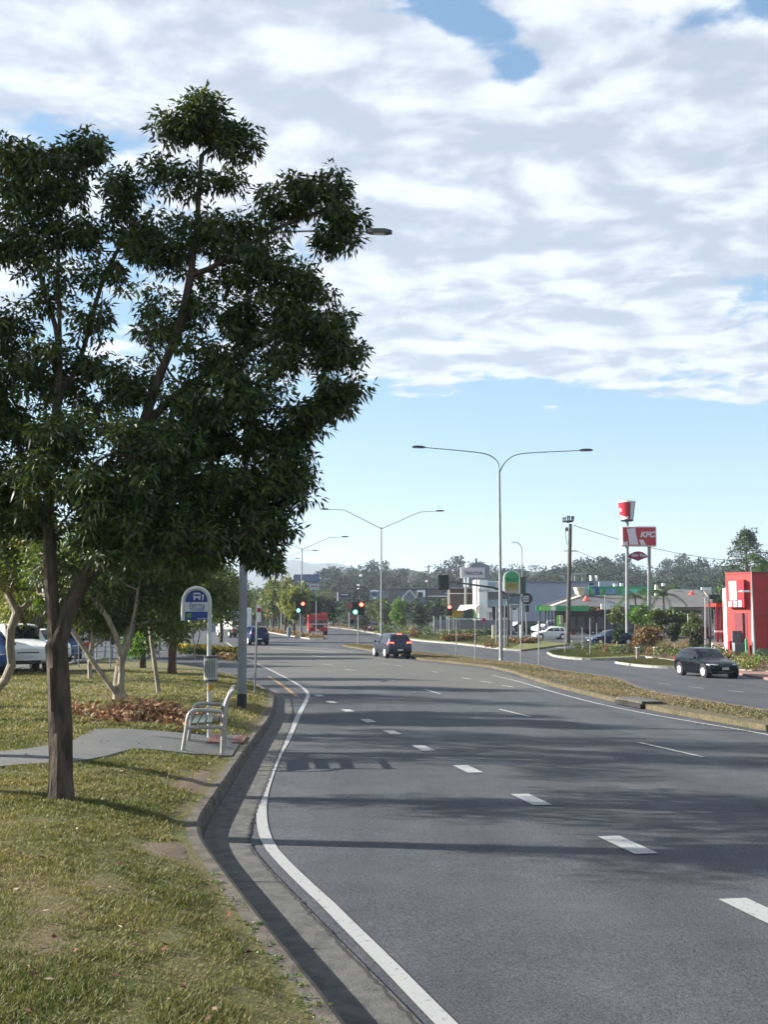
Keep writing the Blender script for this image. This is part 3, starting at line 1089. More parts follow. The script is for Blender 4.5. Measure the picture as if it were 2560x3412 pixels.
def tree_mesh(P, par, rad, rng, flare=1.0, base_h=0.5):
    mb = MB()
    dirs = [None] * len(P)
    for i in range(len(P)):
        if par[i] >= 0:
            d = (P[i] - P[par[i]])
            dirs[i] = d.normalized() if d.length > 1e-6 else Vector((0, 0, 1))
    dirs[0] = Vector((0, 0, 1))

    def ring(p, d, r, n, ph):
        ref = Vector((1, 0, 0)) if abs(d.x) < 0.85 else Vector((0, 1, 0))
        a = (ref - d * ref.dot(d)).normalized()
        b = d.cross(a)
        k = len(mb.v)
        for j in range(n):
            t = 2 * math.pi * j / n
            rr = r * (1 + 0.07 * math.sin(3 * t + p.z * 2.1) + 0.05 * math.sin(5 * t - p.z * 4.3)) if r > 0.03 else r
            mb.v.append(tuple(p + (a * math.cos(t) + b * math.sin(t)) * rr))
        return k
    base = P[0]
    ringcache = {}

    def nsides(r):
        return 12 if r > 0.07 else (7 if r > 0.02 else 4)
    for i in range(1, len(P)):
        q = par[i]
        n = nsides(rad[i])
        r0 = min(rad[q], rad[i] * 1.25)
        if rad[q] - rad[i] < rad[i] * 0.35:
            r0 = rad[q]
        d0 = dirs[q] if (dirs[q].dot(dirs[i]) > 0.75) else dirs[i]
        if flare > 1 and P[q].z - base.z < base_h:
            r0 *= 1 + (flare - 1) * (1 - (P[q].z - base.z) / base_h) ** 2
        r1 = rad[i]
        if flare > 1 and P[i].z - base.z < base_h:
            r1 *= 1 + (flare - 1) * (1 - (P[i].z - base.z) / base_h) ** 2
        a = ring(P[q], d0, r0, n, 0)
        b = ring(P[i], dirs[i], r1, n, 0)
        for j in range(n):
            j2 = (j + 1) % n
            mb.f.append((a + j, a + j2, b + j2, b + j))
    return mb


def blob_points(blobs, rng, jitter=1.0):
    """blobs: (center, rx, ry, rz, count)"""
    out = []
    for (c, rx, ry, rz, n) in blobs:
        c = np.array(c)
        d = rng.normal(size=(n, 3))
        d /= np.linalg.norm(d, axis=1, keepdims=True)
        r = rng.random((n, 1)) ** 0.5
        out.append(c + d * r * np.array([rx, ry, rz]))
    return np.concatenate(out)


def make_tree(name, label, cat, base, skeleton, blobs, trunk_r, leaf_m, bark_m, L, Wd, per, crad, seed,
              seg=0.35, tip=0.006, group=None, flare=1.25, droop=0.35, power=0.48, extra=None, bare=0.0):
    rng = np.random.default_rng(seed)
    T = blob_points(blobs, rng)
    P, par, rad = grow(base, skeleton, [tuple(t) for t in T], trunk_r, rng, seg=seg, tip=tip, power=power)
    root = thing(name, label, cat, base, 0, group)
    tm = tree_mesh(P, par, rad, rng, flare)
    tm.build('trunk', bark_m, root, world=True, smooth=True)
    keep = T[rng.random(len(T)) >= bare]
    V, F, vary = leaf_cloud(keep, crad * (0.75 + 0.5 * rng.random(len(keep))), per, L, Wd, rng, droop)
    # sprays of leaves along the outer twigs as well
    o = fast_mesh('crown', V, F, leaf_m, root, vary, off=base)
    o['kind'] = 'stuff'
    return root


def pblob(u, v, ru, rv, Y, dY, ry, n):
    """blob of foliage: centre seen at u,v, at depth Y+dY, radii from its size in the photo"""
    c = W(u, v, Y + dY)
    s = FPX / (Y + dY)
    return (tuple(c), ru / s, ry, rv / s, n)


# ---- the big tree by the kerb
TB = GV(200, 2662)
TY = TB.y
sk = []


def wl(*pts):
    return [W(u, v, TY + dy) for (u, v, dy) in pts]


sk.append([TB] + wl((202, 2500, 0), (196, 2300, 0.0), (190, 2150, 0), (172, 2000, 0), (165, 1850, 0.03), (160, 1700, 0.05), (175, 1500, 0.1), (195, 1300, 0.1), (200, 1100, 0.05), (190, 900, 0.0), (200, 700, 0)))
sk.append(wl((196, 2130, 0), (225, 2040, 0.02), (262, 1960, 0.05), (320, 1870, 0.1), (380, 1760, 0.15), (440, 1600, 0.2), (480, 1400, 0.2), (530, 1250, 0.2), (600, 1100, 0.15), (640, 900, 0.1), (660, 700, 0.0), (670, 520, 0)))
sk.append(wl((290, 1905, 0.08), (370, 1880, -0.1), (470, 1840, -0.3), (600, 1800, -0.5), (760, 1770, -0.6)))
sk.append(wl((480, 1430, 0.2), (560, 1330, 0.3), (680, 1250, 0.4), (800, 1180, 0.4), (920, 1120, 0.35), (1050, 1080, 0.3)))
sk.append(wl((640, 930, 0.1), (760, 860, 0.0), (880, 780, 0), (990, 730, 0), (1080, 700, 0)))
sk.append(wl((195, 1330, 0.1), (260, 1230, 0.2), (300, 1080, 0.3), (340, 930, 0.3), (420, 780, 0.3)))
sk.append(wl((178, 1480, 0.1), (240, 1380, -0.2), (290, 1200, -0.3), (330, 1050, -0.35), (420, 930, -0.4)))
sk.append(wl((165, 1800, 0.0), (110, 1640, 0.2), (60, 1480, 0.4), (0, 1300, 0.5), (-60, 1100, 0.5)))
sk.append(wl((200, 1150, 0.05), (160, 1000, 0.2), (110, 850, 0.3), (60, 700, 0.3)))
sk.append(wl((440, 1600, 0.2), (560, 1560, 0.5), (700, 1520, 0.7), (860, 1480, 0.8), (960, 1420, 0.7)))
sk.append(wl((162, 1690, 0.05), (260, 1580, -0.4), (380, 1500, -0.8), (520, 1450, -1.1)))
BL = [  # u, v, ru, rv, dY, ry(m), clusters
    (690, 400, 120, 70, 0, .3, 20), (600, 420, 95, 75, 0, .25, 11), (770, 470, 80, 90, .1, .3, 14), (690, 330, 75, 40, .1, .2, 5), (640, 600, 90, 70, 0, .25, 7), (750, 610, 60, 55, .1, .2, 5),
    (1040, 640, 140, 90, 0, .35, 21), (1150, 730, 65, 90, 0, .3, 11), (920, 700, 95, 70, .1, .3, 10), (1110, 800, 60, 45, .1, .2, 6),
    (150, 600, 150, 105, .1, .5, 30), (280, 520, 85, 65, .2, .3, 9), (50, 540, 80, 70, 0, .4, 14), (420, 620, 100, 80, .2, .3, 12), (300, 470, 65, 35, 0, .2, 4), (490, 560, 70, 50, 0, .2, 4), (100, 690, 150, 70, .1, .5, 16),
    (440, 760, 130, 90, .3, .4, 16), (560, 830, 150, 100, .2, .5, 20), (760, 780, 150, 90, .1, .5, 20), (860, 880, 170, 110, .2, .6, 27), (1010, 960, 110, 90, .3, .5, 15),
    (1060, 1090, 120, 100, .3, .5, 20), (1140, 1180, 75, 75, .2, .4, 12), (920, 1060, 130, 100, .3, .6, 18), (1140, 1300, 75, 85, .2, .4, 13), (1060, 1360, 70, 55, .1, .3, 8), (960, 1180, 150, 70, .2, .5, 16),
    (810, 1090, 60, 85, .3, .4, 14), (700, 1010, 110, 90, .4, .5, 11), (560, 1060, 110, 80, .2, .5, 9), (60, 830, 120, 90, .2, .5, 18), (200, 800, 110, 50, .1, .4, 8), (230, 930, 90, 60, -.2, .3, 5), (350, 880, 70, 60, .1, .3, 5), (150, 1010, 80, 60, .1, .3, 5), (300, 1080, 90, 60, .1, .3, 5), (200, 1180, 110, 50, .1, .4, 8), (30, 1100, 90, 95, .4, .5, 14), (300, 780, 70, 60, .3, .3, 6),
    (120, 1260, 110, 90, .2, .5, 13), (320, 1230, 90, 60, .2, .4, 7), (430, 1300, 120, 90, .3, .5, 14), (700, 1200, 130, 70, .3, .6, 15), (620, 1330, 130, 80, .2, .6, 14),
    (820, 1300, 160, 95, .2, .7, 26), (950, 1450, 130, 110, .5, .6, 22), (720, 1450, 180, 110, .4, .8, 32), (480, 1470, 170, 100, -.3, .7, 25), (200, 1440, 150, 90, -.2, .6, 18), (20, 1400, 90, 120, .4, .5, 15),
    (960, 1600, 90, 120, .5, .5, 20), (820, 1640, 150, 120, .3, .7, 30), (620, 1640, 180, 110, .2, .8, 33), (400, 1620, 170, 100, -.4, .8, 26), (200, 1600, 150, 90, -.4, .6, 17), (30, 1620, 110, 100, .3, .5, 14),
    (900, 1770, 110, 60, .2, .5, 14), (730, 1780, 160, 70, 0, .6, 23), (520, 1760, 170, 70, -.2, .6, 20), (330, 1750, 120, 70, -.4, .5, 14), (850, 1845, 60, 25, .1, .3, 5), (900, 1870, 25, 25, 0, .2, 3),
    (620, 1850, 120, 30, -.2, .4, 8), (400, 1850, 110, 35, -.4, .4, 6), (120, 1740, 90, 60, .2, .5, 8),
    (-150, 700, 160, 180, .2, .7, 20), (-180, 1050, 170, 200, .3, .8, 22), (-160, 1450, 170, 220, .3, .8, 22), (20, 1250, 120, 90, .3, .5, 12), (20, 1720, 130, 70, .5, .6, 14), (280, 1330, 120, 60, .8, .5, 10), (120, 1520, 120, 70, .8, .5, 12), (500, 1200, 300, 300, 1.3, .7, 22), (600, 1560, 320, 180, 1.3, .5, 24)]
blobs = [pblob(u, v, ru, rv, TY, dy, ry, int(n * (2.2 if v > 1350 else 1.7))) for (u, v, ru, rv, dy, ry, n) in BL]
make_tree('broadleaf_tree', 'tall dark leafy tree by the kerb with a forked trunk, nearest the camera', 'tree', TB, sk, blobs, 0.106, M_LEAF, M_BARK,
          0.082, 0.026, 58, 0.118, 5, seg=0.2, tip=0.0035, flare=1.22, droop=0.45, power=0.5)

# ---- trees on the lawn behind it
def lawn_tree(name, label, uv, stems, crown, trunk_r, leaf_m, bark, L, Wd, per, crad, seed, cat='tree', group=None, tip=0.008, bare=0.0, power=0.48, zf=None, seg=0.4):
    b = (zf or GV)(*uv)
    Y = b.y
    sk = [[b] + [W(u, v, Y + dy) for (u, v, dy) in stems[0]]] + [[W(u, v, Y + dy) for (u, v, dy) in s] for s in stems[1:]]
    bl = [pblob(u, v, ru, rv, Y, dy, ry, n) for (u, v, ru, rv, dy, ry, n) in crown]
    return make_tree(name, label, cat, b, sk, bl, trunk_r, leaf_m, bark, L, Wd, per, crad, seed, seg=seg, tip=tip, group=group, bare=bare, power=power)


lawn_tree('broadleaf_tree', 'pale multi-stemmed tree leaning over the heap of dry leaves', (398, 2330),
          [[(388, 2270, 0), (400, 2200, .1), (430, 2130, .3), (450, 2000, .4), (480, 1880, .4), (520, 1780, .3)],
           [(395, 2310, 0), (330, 2240, -.3), (262, 2130, -.5), (215, 2070, -.6), (170, 1990, -.7)],
           [(396, 2300, 0), (410, 2200, -.3), (385, 2110, -.4), (340, 2020, -.5), (270, 1960, -.5)],
           [(410, 2180, -.2), (440, 2090, -.2), (455, 1990, -.2), (470, 1900, 0)]],
          [(330, 1960, 150, 90, 0, 1.0, 40), (480, 1900, 140, 100, .5, 1.2, 45), (620, 1900, 110, 80, .6, 1, 30), (270, 2050, 60, 35, .2, .7, 7), (350, 2085, 50, 35, .3, .6, 6), (420, 2060, 60, 40, .6, .7, 9), (560, 2090, 60, 40, .8, .8, 9), (200, 2010, 70, 40, .1, .7, 9), (250, 1880, 160, 100, 0, 1, 35), (420, 1780, 200, 90, .3, 1.2, 45), (150, 1900, 100, 100, 0, 1, 22), (600, 2000, 70, 50, .5, .7, 12)],
          0.13, M_LEAF2, M_PALEBARK, 0.13, 0.045, 90, 0.33, 21)
lawn_tree('broadleaf_tree', 'crooked pale tree at the left edge of the lawn with yellow-green leaves', (-25, 2312),
          [[(20, 2260, 0), (40, 2240, 0), (35, 2170, 0), (28, 2120, 0), (45, 2070, 0), (60, 2030, 0), (30, 1990, 0)],
           [(50, 2045, 0), (90, 2010, .2), (140, 1980, .4), (200, 1930, .5)]],
          [(60, 1850, 120, 110, 0, 1.2, 60), (150, 1880, 90, 80, .5, 1, 34), (-80, 1860, 110, 120, 0, 1.2, 45), (60, 1930, 70, 50, .3, .8, 14), (10, 1760, 120, 60, .2, 1, 24)],
          0.10, M_LEAFY, M_PALEBARK, 0.12, 0.045, 80, 0.33, 22)
lawn_tree('broadleaf_tree', 'slim leaning lawn tree with a bare pale stem, left of the timetable drum', (528, 2308),
          [[(520, 2250, 0), (508, 2170, 0), (498, 2080, 0), (500, 1980, 0), (520, 1900, 0)]],
          [(520, 1960, 90, 90, .2, .9, 26), (560, 1880, 120, 80, .2, 1, 30), (560, 2020, 60, 50, .2, .7, 12)],
          0.055, M_LEAF2, M_PALEBARK, 0.13, 0.05, 70, 0.33, 23)
lawn_tree('broadleaf_tree', 'upright tree with a straight red-brown trunk on the lawn behind the bus stop', (572, 2246),
          [[(573, 2180, 0), (577, 2080, 0), (582, 1990, 0), (590, 1900, 0)]],
          [(590, 1980, 90, 80, 0, 1.2, 34), (640, 1900, 120, 90, 0, 1.4, 40), (540, 1900, 100, 90, 0, 1.2, 30), (700, 1980, 80, 70, .4, 1.2, 26)],
          0.14, M_LEAF2, M_REDBARK, 0.18, 0.07, 80, 0.5, 24)
lawn_tree('broadleaf_tree', 'dense dark tree with low bright green foliage behind the multi-stemmed tree', (474, 2226),
          [[(476, 2150, 0), (470, 2080, 0), (480, 1990, 0), (490, 1900, 0)]],
          [(490, 2060, 70, 60, 0, 1.2, 22), (470, 2140, 45, 45, 0, .8, 14), (500, 1950, 130, 90, 0, 1.6, 46), (400, 1980, 90, 80, 0, 1.5, 26), (560, 2060, 50, 60, 0, 1, 14)],
          0.12, M_LEAFB, M_BARK, 0.19, 0.075, 80, 0.5, 25)
lawn_tree('sapling', 'thin bare sapling on the lawn edge in front of the yellow-topped hedge', (653, 2198),
          [[(648, 2160, 0), (642, 2120, 0), (640, 2080, 0)], [(650, 2170, 0), (662, 2130, .2), (668, 2090, .3)]],
          [(642, 2070, 26, 18, 0, .5, 10), (668, 2080, 20, 18, .2, .4, 8)], 0.05, M_LEAF2, M_BARK, 0.16, 0.05, 14, 0.3, 26, cat='sapling')
lawn_tree('broadleaf_tree', 'slim tangled tree in the shade just right of the big forked trunk', (300, 2262),
          [[(296, 2200, 0), (310, 2120, 0), (300, 2040, 0), (320, 1950, 0)], [(300, 2210, 0), (270, 2140, .2), (240, 2080, .3)], [(305, 2180, 0), (345, 2110, .2), (380, 2050, .2)]],
          [(300, 2000, 110, 60, 0, 1.2, 34), (230, 2050, 60, 35, 0, .8, 12), (380, 2030, 70, 45, .2, .8, 16), (310, 1930, 130, 70, .2, 1.2, 30)],
          0.07, M_LEAF2, M_PALEBARK, 0.15, 0.055, 70, 0.38, 27)
lawn_tree('broadleaf_tree', 'dark leaning tree between the crooked tree and the forked trunk', (120, 2236),
          [[(128, 2180, 0), (120, 2110, 0), (140, 2040, 0), (130, 1960, 0)], [(126, 2150, 0), (80, 2080, .2), (60, 2030, .3)]],
          [(120, 1990, 110, 60, 0, 1.2, 34), (50, 2030, 60, 40, 0, .8, 14), (200, 2020, 60, 40, .2, .8, 14), (130, 1920, 130, 60, .2, 1.2, 26)],
          0.08, M_LEAFY, M_BARK, 0.15, 0.055, 70, 0.38, 28)
# trees that stand left of the picture and throw their shade across lawn and road
for k, (x, y, h, r, lab) in enumerate([(-7.4, 13.6, 6.6, 1.7, 'leafy tree left of the picture, level with the forked tree'),
                                       (-8.4, 11.2, 9.2, 1.9, 'unseen tall tree added left of the picture to shade the forked tree'),  # added out of view; its high crown blocks sun from the forked tree
                                       (-9.4, 18.6, 7.6, 2.3, 'leafy tree left of the picture, level with the bench'),
                                       (-12.2, 21.8, 8.2, 2.2, 'leafy tree left of the picture, beyond the bench'),
                                       (-16.5, 33.5, 9, 2.8, 'leafy tree on the far left of the lawn near the parked cars')]):
    b = Vector((x, y, verge_z(x, y)))
    sk = [[b, b + Vector((0.1, 0, h * 0.3)), b + Vector((0.3, 0.1, h * 0.6)), b + Vector((0.2, 0, h * 0.9))],
          [b + Vector((0.1, 0, h * 0.3)), b + Vector((r * 0.5, 0.2, h * 0.55)), b + Vector((r * 0.7, 0.2, h * 0.75))]]
    bl = [((x + dx * r, y + dy * r, b.z + h * hz), r * 0.55, r * 0.55, r * 0.42, 30) for (dx, dy, hz) in
          ((-.5, 0, .55), (.5, .3, .6), (0, -.5, .68), (.3, .1, .82), (-.3, .3, .8), (0.1, 0, .95))]
    make_tree('broadleaf_tree', lab, 'tree', b, sk, bl, 0.13, M_LEAF2, M_BARK, 0.15, 0.055, 34, 0.32, 60 + k, flare=1.2, tip=0.01, seg=0.5)

# backdrop trees at the end of the lawn, left
for k, (u, v, top, ru, m, lab) in enumerate([
        (120, 2196, 1790, 170, M_LEAFY, 'spreading golden-green tree above the white parked cars'),
        (300, 2186, 1830, 150, M_LEAFG, 'grey-green tree at the end of the lawn behind the slack banner'),
        (440, 2184, 1800, 140, M_LEAF2, 'dark round tree at the end of the lawn, behind the multi-stemmed tree'),
        (600, 2172, 1840, 130, M_LEAF2, 'dark tree at the end of the lawn, right behind the bus stop sign'),
        (735, 2140, 1850, 100, M_LEAF2, 'dark green tree behind the white truck, left of the tall grey pole'),
        (-60, 2190, 1760, 170, M_LEAF2, 'dark tree behind the car park at the left edge')]):
    b = G(u, v) if k in (4,) else GV(u, v)
    Y = b.y
    s = FPX / Y
    bl = []
    H = v - top
    for (dx, dv, rr, n) in ((-.45, .45, .5, 22), (.45, .42, .5, 22), (0, .25, .5, 24), (-.3, .68, .42, 14), (.35, .66, .42, 14), (0, .5, .5, 20)):
        bl.append(pblob(u + dx * ru, top + dv * H, ru * rr * 1.1, H * 0.17, Y, (dx * 0.8) * ru / s * 0.5, ru / s * 0.5, n))
    sk = [[b, W(u + 5, v - H * .25, Y), W(u - 4, v - H * .5, Y), W(u, v - H * .8, Y)]]
    make_tree('broadleaf_tree', lab, 'tree', b, sk, bl, 0.17, m, M_BARK, 0.3, 0.13, 80, 0.85, 80 + k, tip=0.02, seg=0.9)


# ---- smaller foliage: clumps without visible wood
def shrub(name, label, cat, base, r, h, m, L, Wd, n, seed, group=None, stems=True, flat=0.0):
    rng = np.random.default_rng(seed)
    root = thing(name, label, cat, base, 0, group)
    k = max(3, int(n / 26))
    d = rng.normal(size=(k, 3))
    d /= np.linalg.norm(d, axis=1, keepdims=True)
    cs = d * (rng.random((k, 1)) ** 0.4) * np.array([r * .72, r * .72, h * .38]) + np.array([0, 0, h * .52])
    V, F, vary = leaf_cloud(cs, min(r, h) * 0.42, 26, L, Wd, rng, 0.1)
    V[:, 2] = np.maximum(V[:, 2], 0.01)
    o = fast_mesh('foliage', V, F, m, root, vary)
    o['kind'] = 'stuff'
    mb = MB()
    for q in range(4):
        t = q * 1.7 + seed
        mb.tube([(0.04 * math.cos(t), 0.04 * math.sin(t), 0), (r * .4 * math.cos(t), r * .4 * math.sin(t), h * .55)], [max(0.012, h * 0.02), 0.006], 5)
    mb.build('stem', M_BARK, root)
    return root


def street_tree(name, label, u, v, vtop, ru, m, bark, seed, L=0.3, Wd=0.13, per=44, n=60, group=None, lift=0.42, zf=None, tr=None, crad=None, cat='tree'):
    b = (zf or G)(u, v)
    Y = b.y
    s = FPX / Y
    H = v - vtop
    ch = H * (1 - lift)
    bl = []
    r = random.Random(seed)
    for q in range(6):
        dx = r.uniform(-.55, .55)
        dv = r.uniform(.18, .85)
        bl.append(pblob(u + dx * ru, vtop + dv * ch, ru * .5, ch * .27, Y, r.uniform(-.4, .4) * ru / s, ru / s * .5, max(3, n // 6)))
    sk = [[b, W(u + r.uniform(-3, 3), v - H * .35, Y), W(u + r.uniform(-5, 5), v - H * .8, Y)]]
    return make_tree(name, label, cat, b, sk, bl, tr or max(0.05, H / s * 0.022), m, bark, L, Wd, per, crad or ru / s * 0.26, seed, tip=0.015, seg=0.7, group=group)


# golden row on the far median
for k, (u, v, top, ru, m) in enumerate([(1002, 2122, 1945, 42, M_LEAFY), (978, 2116, 1925, 44, M_LEAFY), (950, 2112, 1920, 46, M_LEAFY), (930, 2106, 1935, 44, M_LEAFY), (908, 2102, 1940, 42, M_LEAF2),
                                        (890, 2099, 1950, 40, M_LEAFY), (868, 2096, 1955, 40, M_LEAF2), (846, 2094, 1960, 36, M_LEAF2)]):
    lab = ['golden-leafed tree at the near end of the row on the far median', 'golden tree second from the near end of the median row', 'tallest golden tree of the median row',
           'golden tree in the middle of the median row', 'darker green tree between golden ones on the far median', 'golden tree towards the far end of the median row',
           'green median tree just right of the red and white sign post', 'last green median tree, between the grey pole and the thin post'][k]
    street_tree('broadleaf_tree', lab, u, v, top, ru, m, M_BARK, 120 + k, L=0.5, Wd=0.24, per=34, n=54, group='trees in the row on the far median', lift=0.30)
# middle distance, between the carriageways and the car yards
MT = [(1075, 2090, 1965, 50, M_LEAF2, 'dark green tree behind the red truck'), (1030, 2084, 1985, 46, M_LEAF2, 'dark tree beneath the blue billboard'),
      (1108, 2088, 1998, 34, M_LEAFB, 'bright green tree right of the red truck'), (1150, 2086, 2000, 40, M_LEAF2, 'green tree left of the green traffic light'),
      (1255, 2100, 1985, 46, M_LEAF2, 'dark green tree just left of the double-armed lamp pole'), (1290, 2104, 1995, 40, M_LEAF2, 'dark tree directly behind the silver hatchback'),
      (1343, 2108, 1998, 40, M_LEAFB, 'bright green round tree right of the silver hatchback'), (1395, 2110, 2000, 48, M_LEAFG, 'dark green tree right of the bright round tree'),
      (1450, 2104, 2005, 40, M_LEAFG, 'thin grey-green tree beside the small red light'), (1505, 2090, 1975, 36, M_LEAF2, 'green tree behind the yellow board')]
for k, (u, v, top, ru, m, lab) in enumerate(MT):
    street_tree('broadleaf_tree', lab, u, v, top, ru, m, M_BARK, 140 + k, L=0.36, Wd=0.18, per=40, n=54, lift=0.22)
# right-hand side gardens
RT = [(1925, 2105, 2002, 40, M_LEAF2, 'small green tree right of the leaning power pole'), (1968, 2112, 2000, 42, M_LEAF2, 'small tree in front of the green-fascia shop'),
      (2010, 2118, 2010, 40, M_LEAFR, 'reddish-green tree between the lamp post and the twin-post sign'),
      (2068, 2140, 2025, 44, M_LEAF2, 'green tree at the foot of the left sign post'), (2130, 2150, 2022, 44, M_LEAFB, 'bright green tree between the two sign posts'),
      (2190, 2158, 2035, 48, M_LEAF2, 'green tree right of the twin-post sign'), (2160, 2175, 2075, 46, M_LEAFR, 'low russet tree in the garden bed'),
      (2250, 2158, 2030, 44, M_LEAF2, 'green tree behind the dark parked sedan'), (2300, 2165, 2045, 36, M_LEAF2, 'thin green tree left of the black pole lamp'),
      (2400, 2120, 1945, 42, M_LEAFB, 'dense mid-green tree left of the red building'), (2250, 2190, 2080, 22, M_LEAFG, 'staked slim tree with a pale trunk above the black hatchback'),
      (2322, 2196, 2100, 20, M_LEAFG, 'staked slim tree with a pale trunk right of the black hatchback roof'), (2060, 2178, 2095, 18, M_LEAFG, 'slim young tree by the two short bollards')]
for k, (u, v, top, ru, m, lab) in enumerate(RT):
    street_tree('broadleaf_tree', lab, u, v, top, ru, m, M_PALEBARK if k in (10, 11, 12) else M_BARK, 170 + k, L=0.30, Wd=0.15, per=40, n=50 if k < 10 else 20, lift=0.25 if k in (6, 9) else 0.48)


# palms
def palm(label, u, v, vtop, fr, seed, n=15, m=None):
    b = G(u, v)
    Y = b.y
    top = W(u, vtop, Y)
    rng = np.random.default_rng(seed)
    root = thing('palm_tree', label, 'palm', b)
    mb = MB()
    mb.tube([b, b.lerp(top, .5) + Vector((0.08, 0, 0)), top], [0.16, 0.12, 0.1], 8)
    mb.build('trunk', M_BARK, root, world=True, smooth=True)
    for q in range(n):
        az = q * 2.399 + rng.random() * .3
        el = rng.uniform(-0.1, 1.3)
        L = fr * rng.uniform(.8, 1.1)
        mb = MB()
        pts = []
        for j in range(7):
            f = j / 6
            hx = L * f * math.cos(el * (1 - .3 * f))
            hz = L * (math.sin(el) * f - 0.75 * f * f * (0.7 + 0.3 * math.cos(el)))
            pts.append(top + Vector((math.cos(az) * hx, math.sin(az) * hx, hz)))
        mb.tube(pts, [0.025, .02, .018, .015, .012, .01, .006], 4)
        side = Vector((-math.sin(az), math.cos(az), 0))
        for j in range(1, 7):
            for w_ in range(3):
                p = pts[j - 1].lerp(pts[j], w_ / 3)
                for sg in (-1, 1):
                    e = p + side * sg * L * .2 * (1 - .35 * j / 6) + Vector((0, 0, -L * .12)) + (pts[j] - pts[j - 1]) * .5
                    wv = (pts[j] - pts[j - 1]) * .22
                    mb.add([p, p + wv, e], [(0, 1, 2)])
        mb.build('frond', m or M_LEAF2, root, world=True)
    return root


palm('dark feathery palm rising between the two sign posts', 2118, 2130, 1985, 2.4, 1)
palm('dark feathery palm right of the twin-post sign, before the grey roof', 2212, 2135, 1980, 2.6, 2)
palm('palm with drooping fronds behind the red building at the right edge', 2560, 2160, 1880, 3.4, 3)

# bunya-like conifer
b = G(2492, 2120)
Y = b.y
s = FPX / Y
root = thing('conifer_tree', 'tall open conical conifer behind the red building, with tufted branch ends', 'tree', b)
tm = MB()
top = W(2488, 1765, Y)
tm.tube([b, b.lerp(top, .5), top], [0.35, 0.22, 0.05], 8)
rng = np.random.default_rng(77)
cent, rads = [], []
hgt = top.z - b.z
for q in range(64):
    f = q / 63
    z = b.z + hgt * (0.42 + 0.56 * f)
    az = q * 2.399
    L = (1.0 - f) ** 0.65 * 92 / s + 6 / s
    L *= rng.uniform(.8, 1.08)
    p0 = Vector((b.x + (top.x - b.x) * .8, b.y, z))
    p1 = p0 + Vector((math.cos(az) * L, math.sin(az) * L, L * 0.06))
    tm.tube([p0, p0.lerp(p1, .5) + Vector((0, 0, .1)), p1], [0.07, .05, .03], 4)
    cent.append(tuple(p1)); rads.append(11 / s)
    if q % 2:
        cent.append(tuple(p0.lerp(p1, .75))); rads.append(8 / s)
for q in range(16):
    cent.append((top.x + rng.normal() * 9 / s, top.y + rng.normal() * 9 / s, top.z - rng.random() * 60 / s)); rads.append(15 / s)
tm.build('trunk', M_BARK, root, world=True)
V, F, vary = leaf_cloud(np.array(cent), np.array(rads) * .8, 34, 0.4, 0.14, rng, -0.2)
o = fast_mesh('crown', V, F, M_BUNYA, root, vary, off=b)
o['kind'] = 'stuff'
street_tree('broadleaf_tree', 'grey-green tree behind the red building, right of the tall conifer', 2560, 2125, 1860, 60, M_LEAFG, M_BARK, 301, L=0.5, Wd=.22, per=44, n=70, lift=.2)

# ---- shrubs and hedges
SH = []
rs = random.Random(4)
for k, (u, v, r, h, m) in enumerate([
        (1640, 2178 - 14, .8, .5, M_LEAFR), (1925, 2166, .7, .6, M_LEAF2), (1955, 2168, .8, .7, M_LEAFG), (1990, 2172, .8, .7, M_LEAF2), (2022, 2178, .7, .7, M_LEAFR), (2050, 2184, .8, .6, M_LEAF2),
        (2085, 2186, .9, .8, M_LEAFG), (2110, 2180, .9, .9, M_LEAFR), (2145, 2186, .9, .8, M_LEAFG), (2180, 2190, .9, .9, M_LEAFR), (2215, 2196, .9, .8, M_LEAF2), (2262, 2200, 1.0, .9, M_LEAF2),
        (2235, 2178, 1.0, .9, M_LEAFR), (2200, 2170, 1.0, .9, M_LEAF2), (2160, 2168, 1.0, .8, M_LEAFG), (2290, 2182, 1.0, 1.0, M_LEAFR), (2330, 2196, 1.0, 1.0, M_LEAF2), (2370, 2204, 1.0, .9, M_LEAF2),
        (2405, 2212, 1.0, 1.0, M_LEAF2), (2440, 2218, .9, .9, M_LEAFR), (2475, 2228, .9, .8, M_LEAFY), (2510, 2232, .9, .8, M_LEAFR), (2545, 2236, .9, .9, M_LEAFB), (2575, 2240, .9, .8, M_LEAFR),
        (2430, 2234, .8, .7, M_LEAFY), (2490, 2242, .7, .6, M_LEAFY), (2350, 2180, 1.0, .8, M_LEAFG), (2395, 2190, 1., .8, M_LEAFG), (2320, 2172, 1.0, .8, M_LEAF2), (2190, 2160, 1.0, 1.0, M_LEAFG)]):
    b = G(u, v)
    b.z += 0.12
    tone = {M_LEAFR.name: 'russet', M_LEAF2.name: 'dark green', M_LEAFG.name: 'grey-green', M_LEAFY.name: 'yellow-green', M_LEAFB.name: 'bright green'}[m.name]
    near_by = (['at the crossing end of the corner grass', 'below the small trees by the corner', 'second by the corner lawn', 'third along the corner lawn', 'beside the tall dark post', 'just past the tall dark post',
                'at the foot of the left sign post', 'between the two sign posts', 'behind the left bollard', 'behind the right bollard', 'right of the two bollards', 'touching the driveway lawn',
                'under the low russet tree', 'below the right sign post', 'right behind the bollards', 'left of the black hatchback roof', 'directly behind the black hatchback roof', 'behind the black hatchback windscreen',
                'above the black hatchback bonnet', 'below the menu board', 'below the utility cabinet', 'under the white lamp post', 'before the red building wall', 'at the right picture edge',
                'at the nose of the black hatchback', 'in front of the brick footway', 'behind the black hatchback, farther back', 'below the black lamp post', 'before the navy sedan', 'tall, behind the twin sign posts'])[k]
    shrub('shrub', '%s garden shrub %s' % (tone, near_by), 'shrub', b, r, h, m, 0.16, 0.09, 240, 400 + k, group='shrubs in the right-hand garden beds')
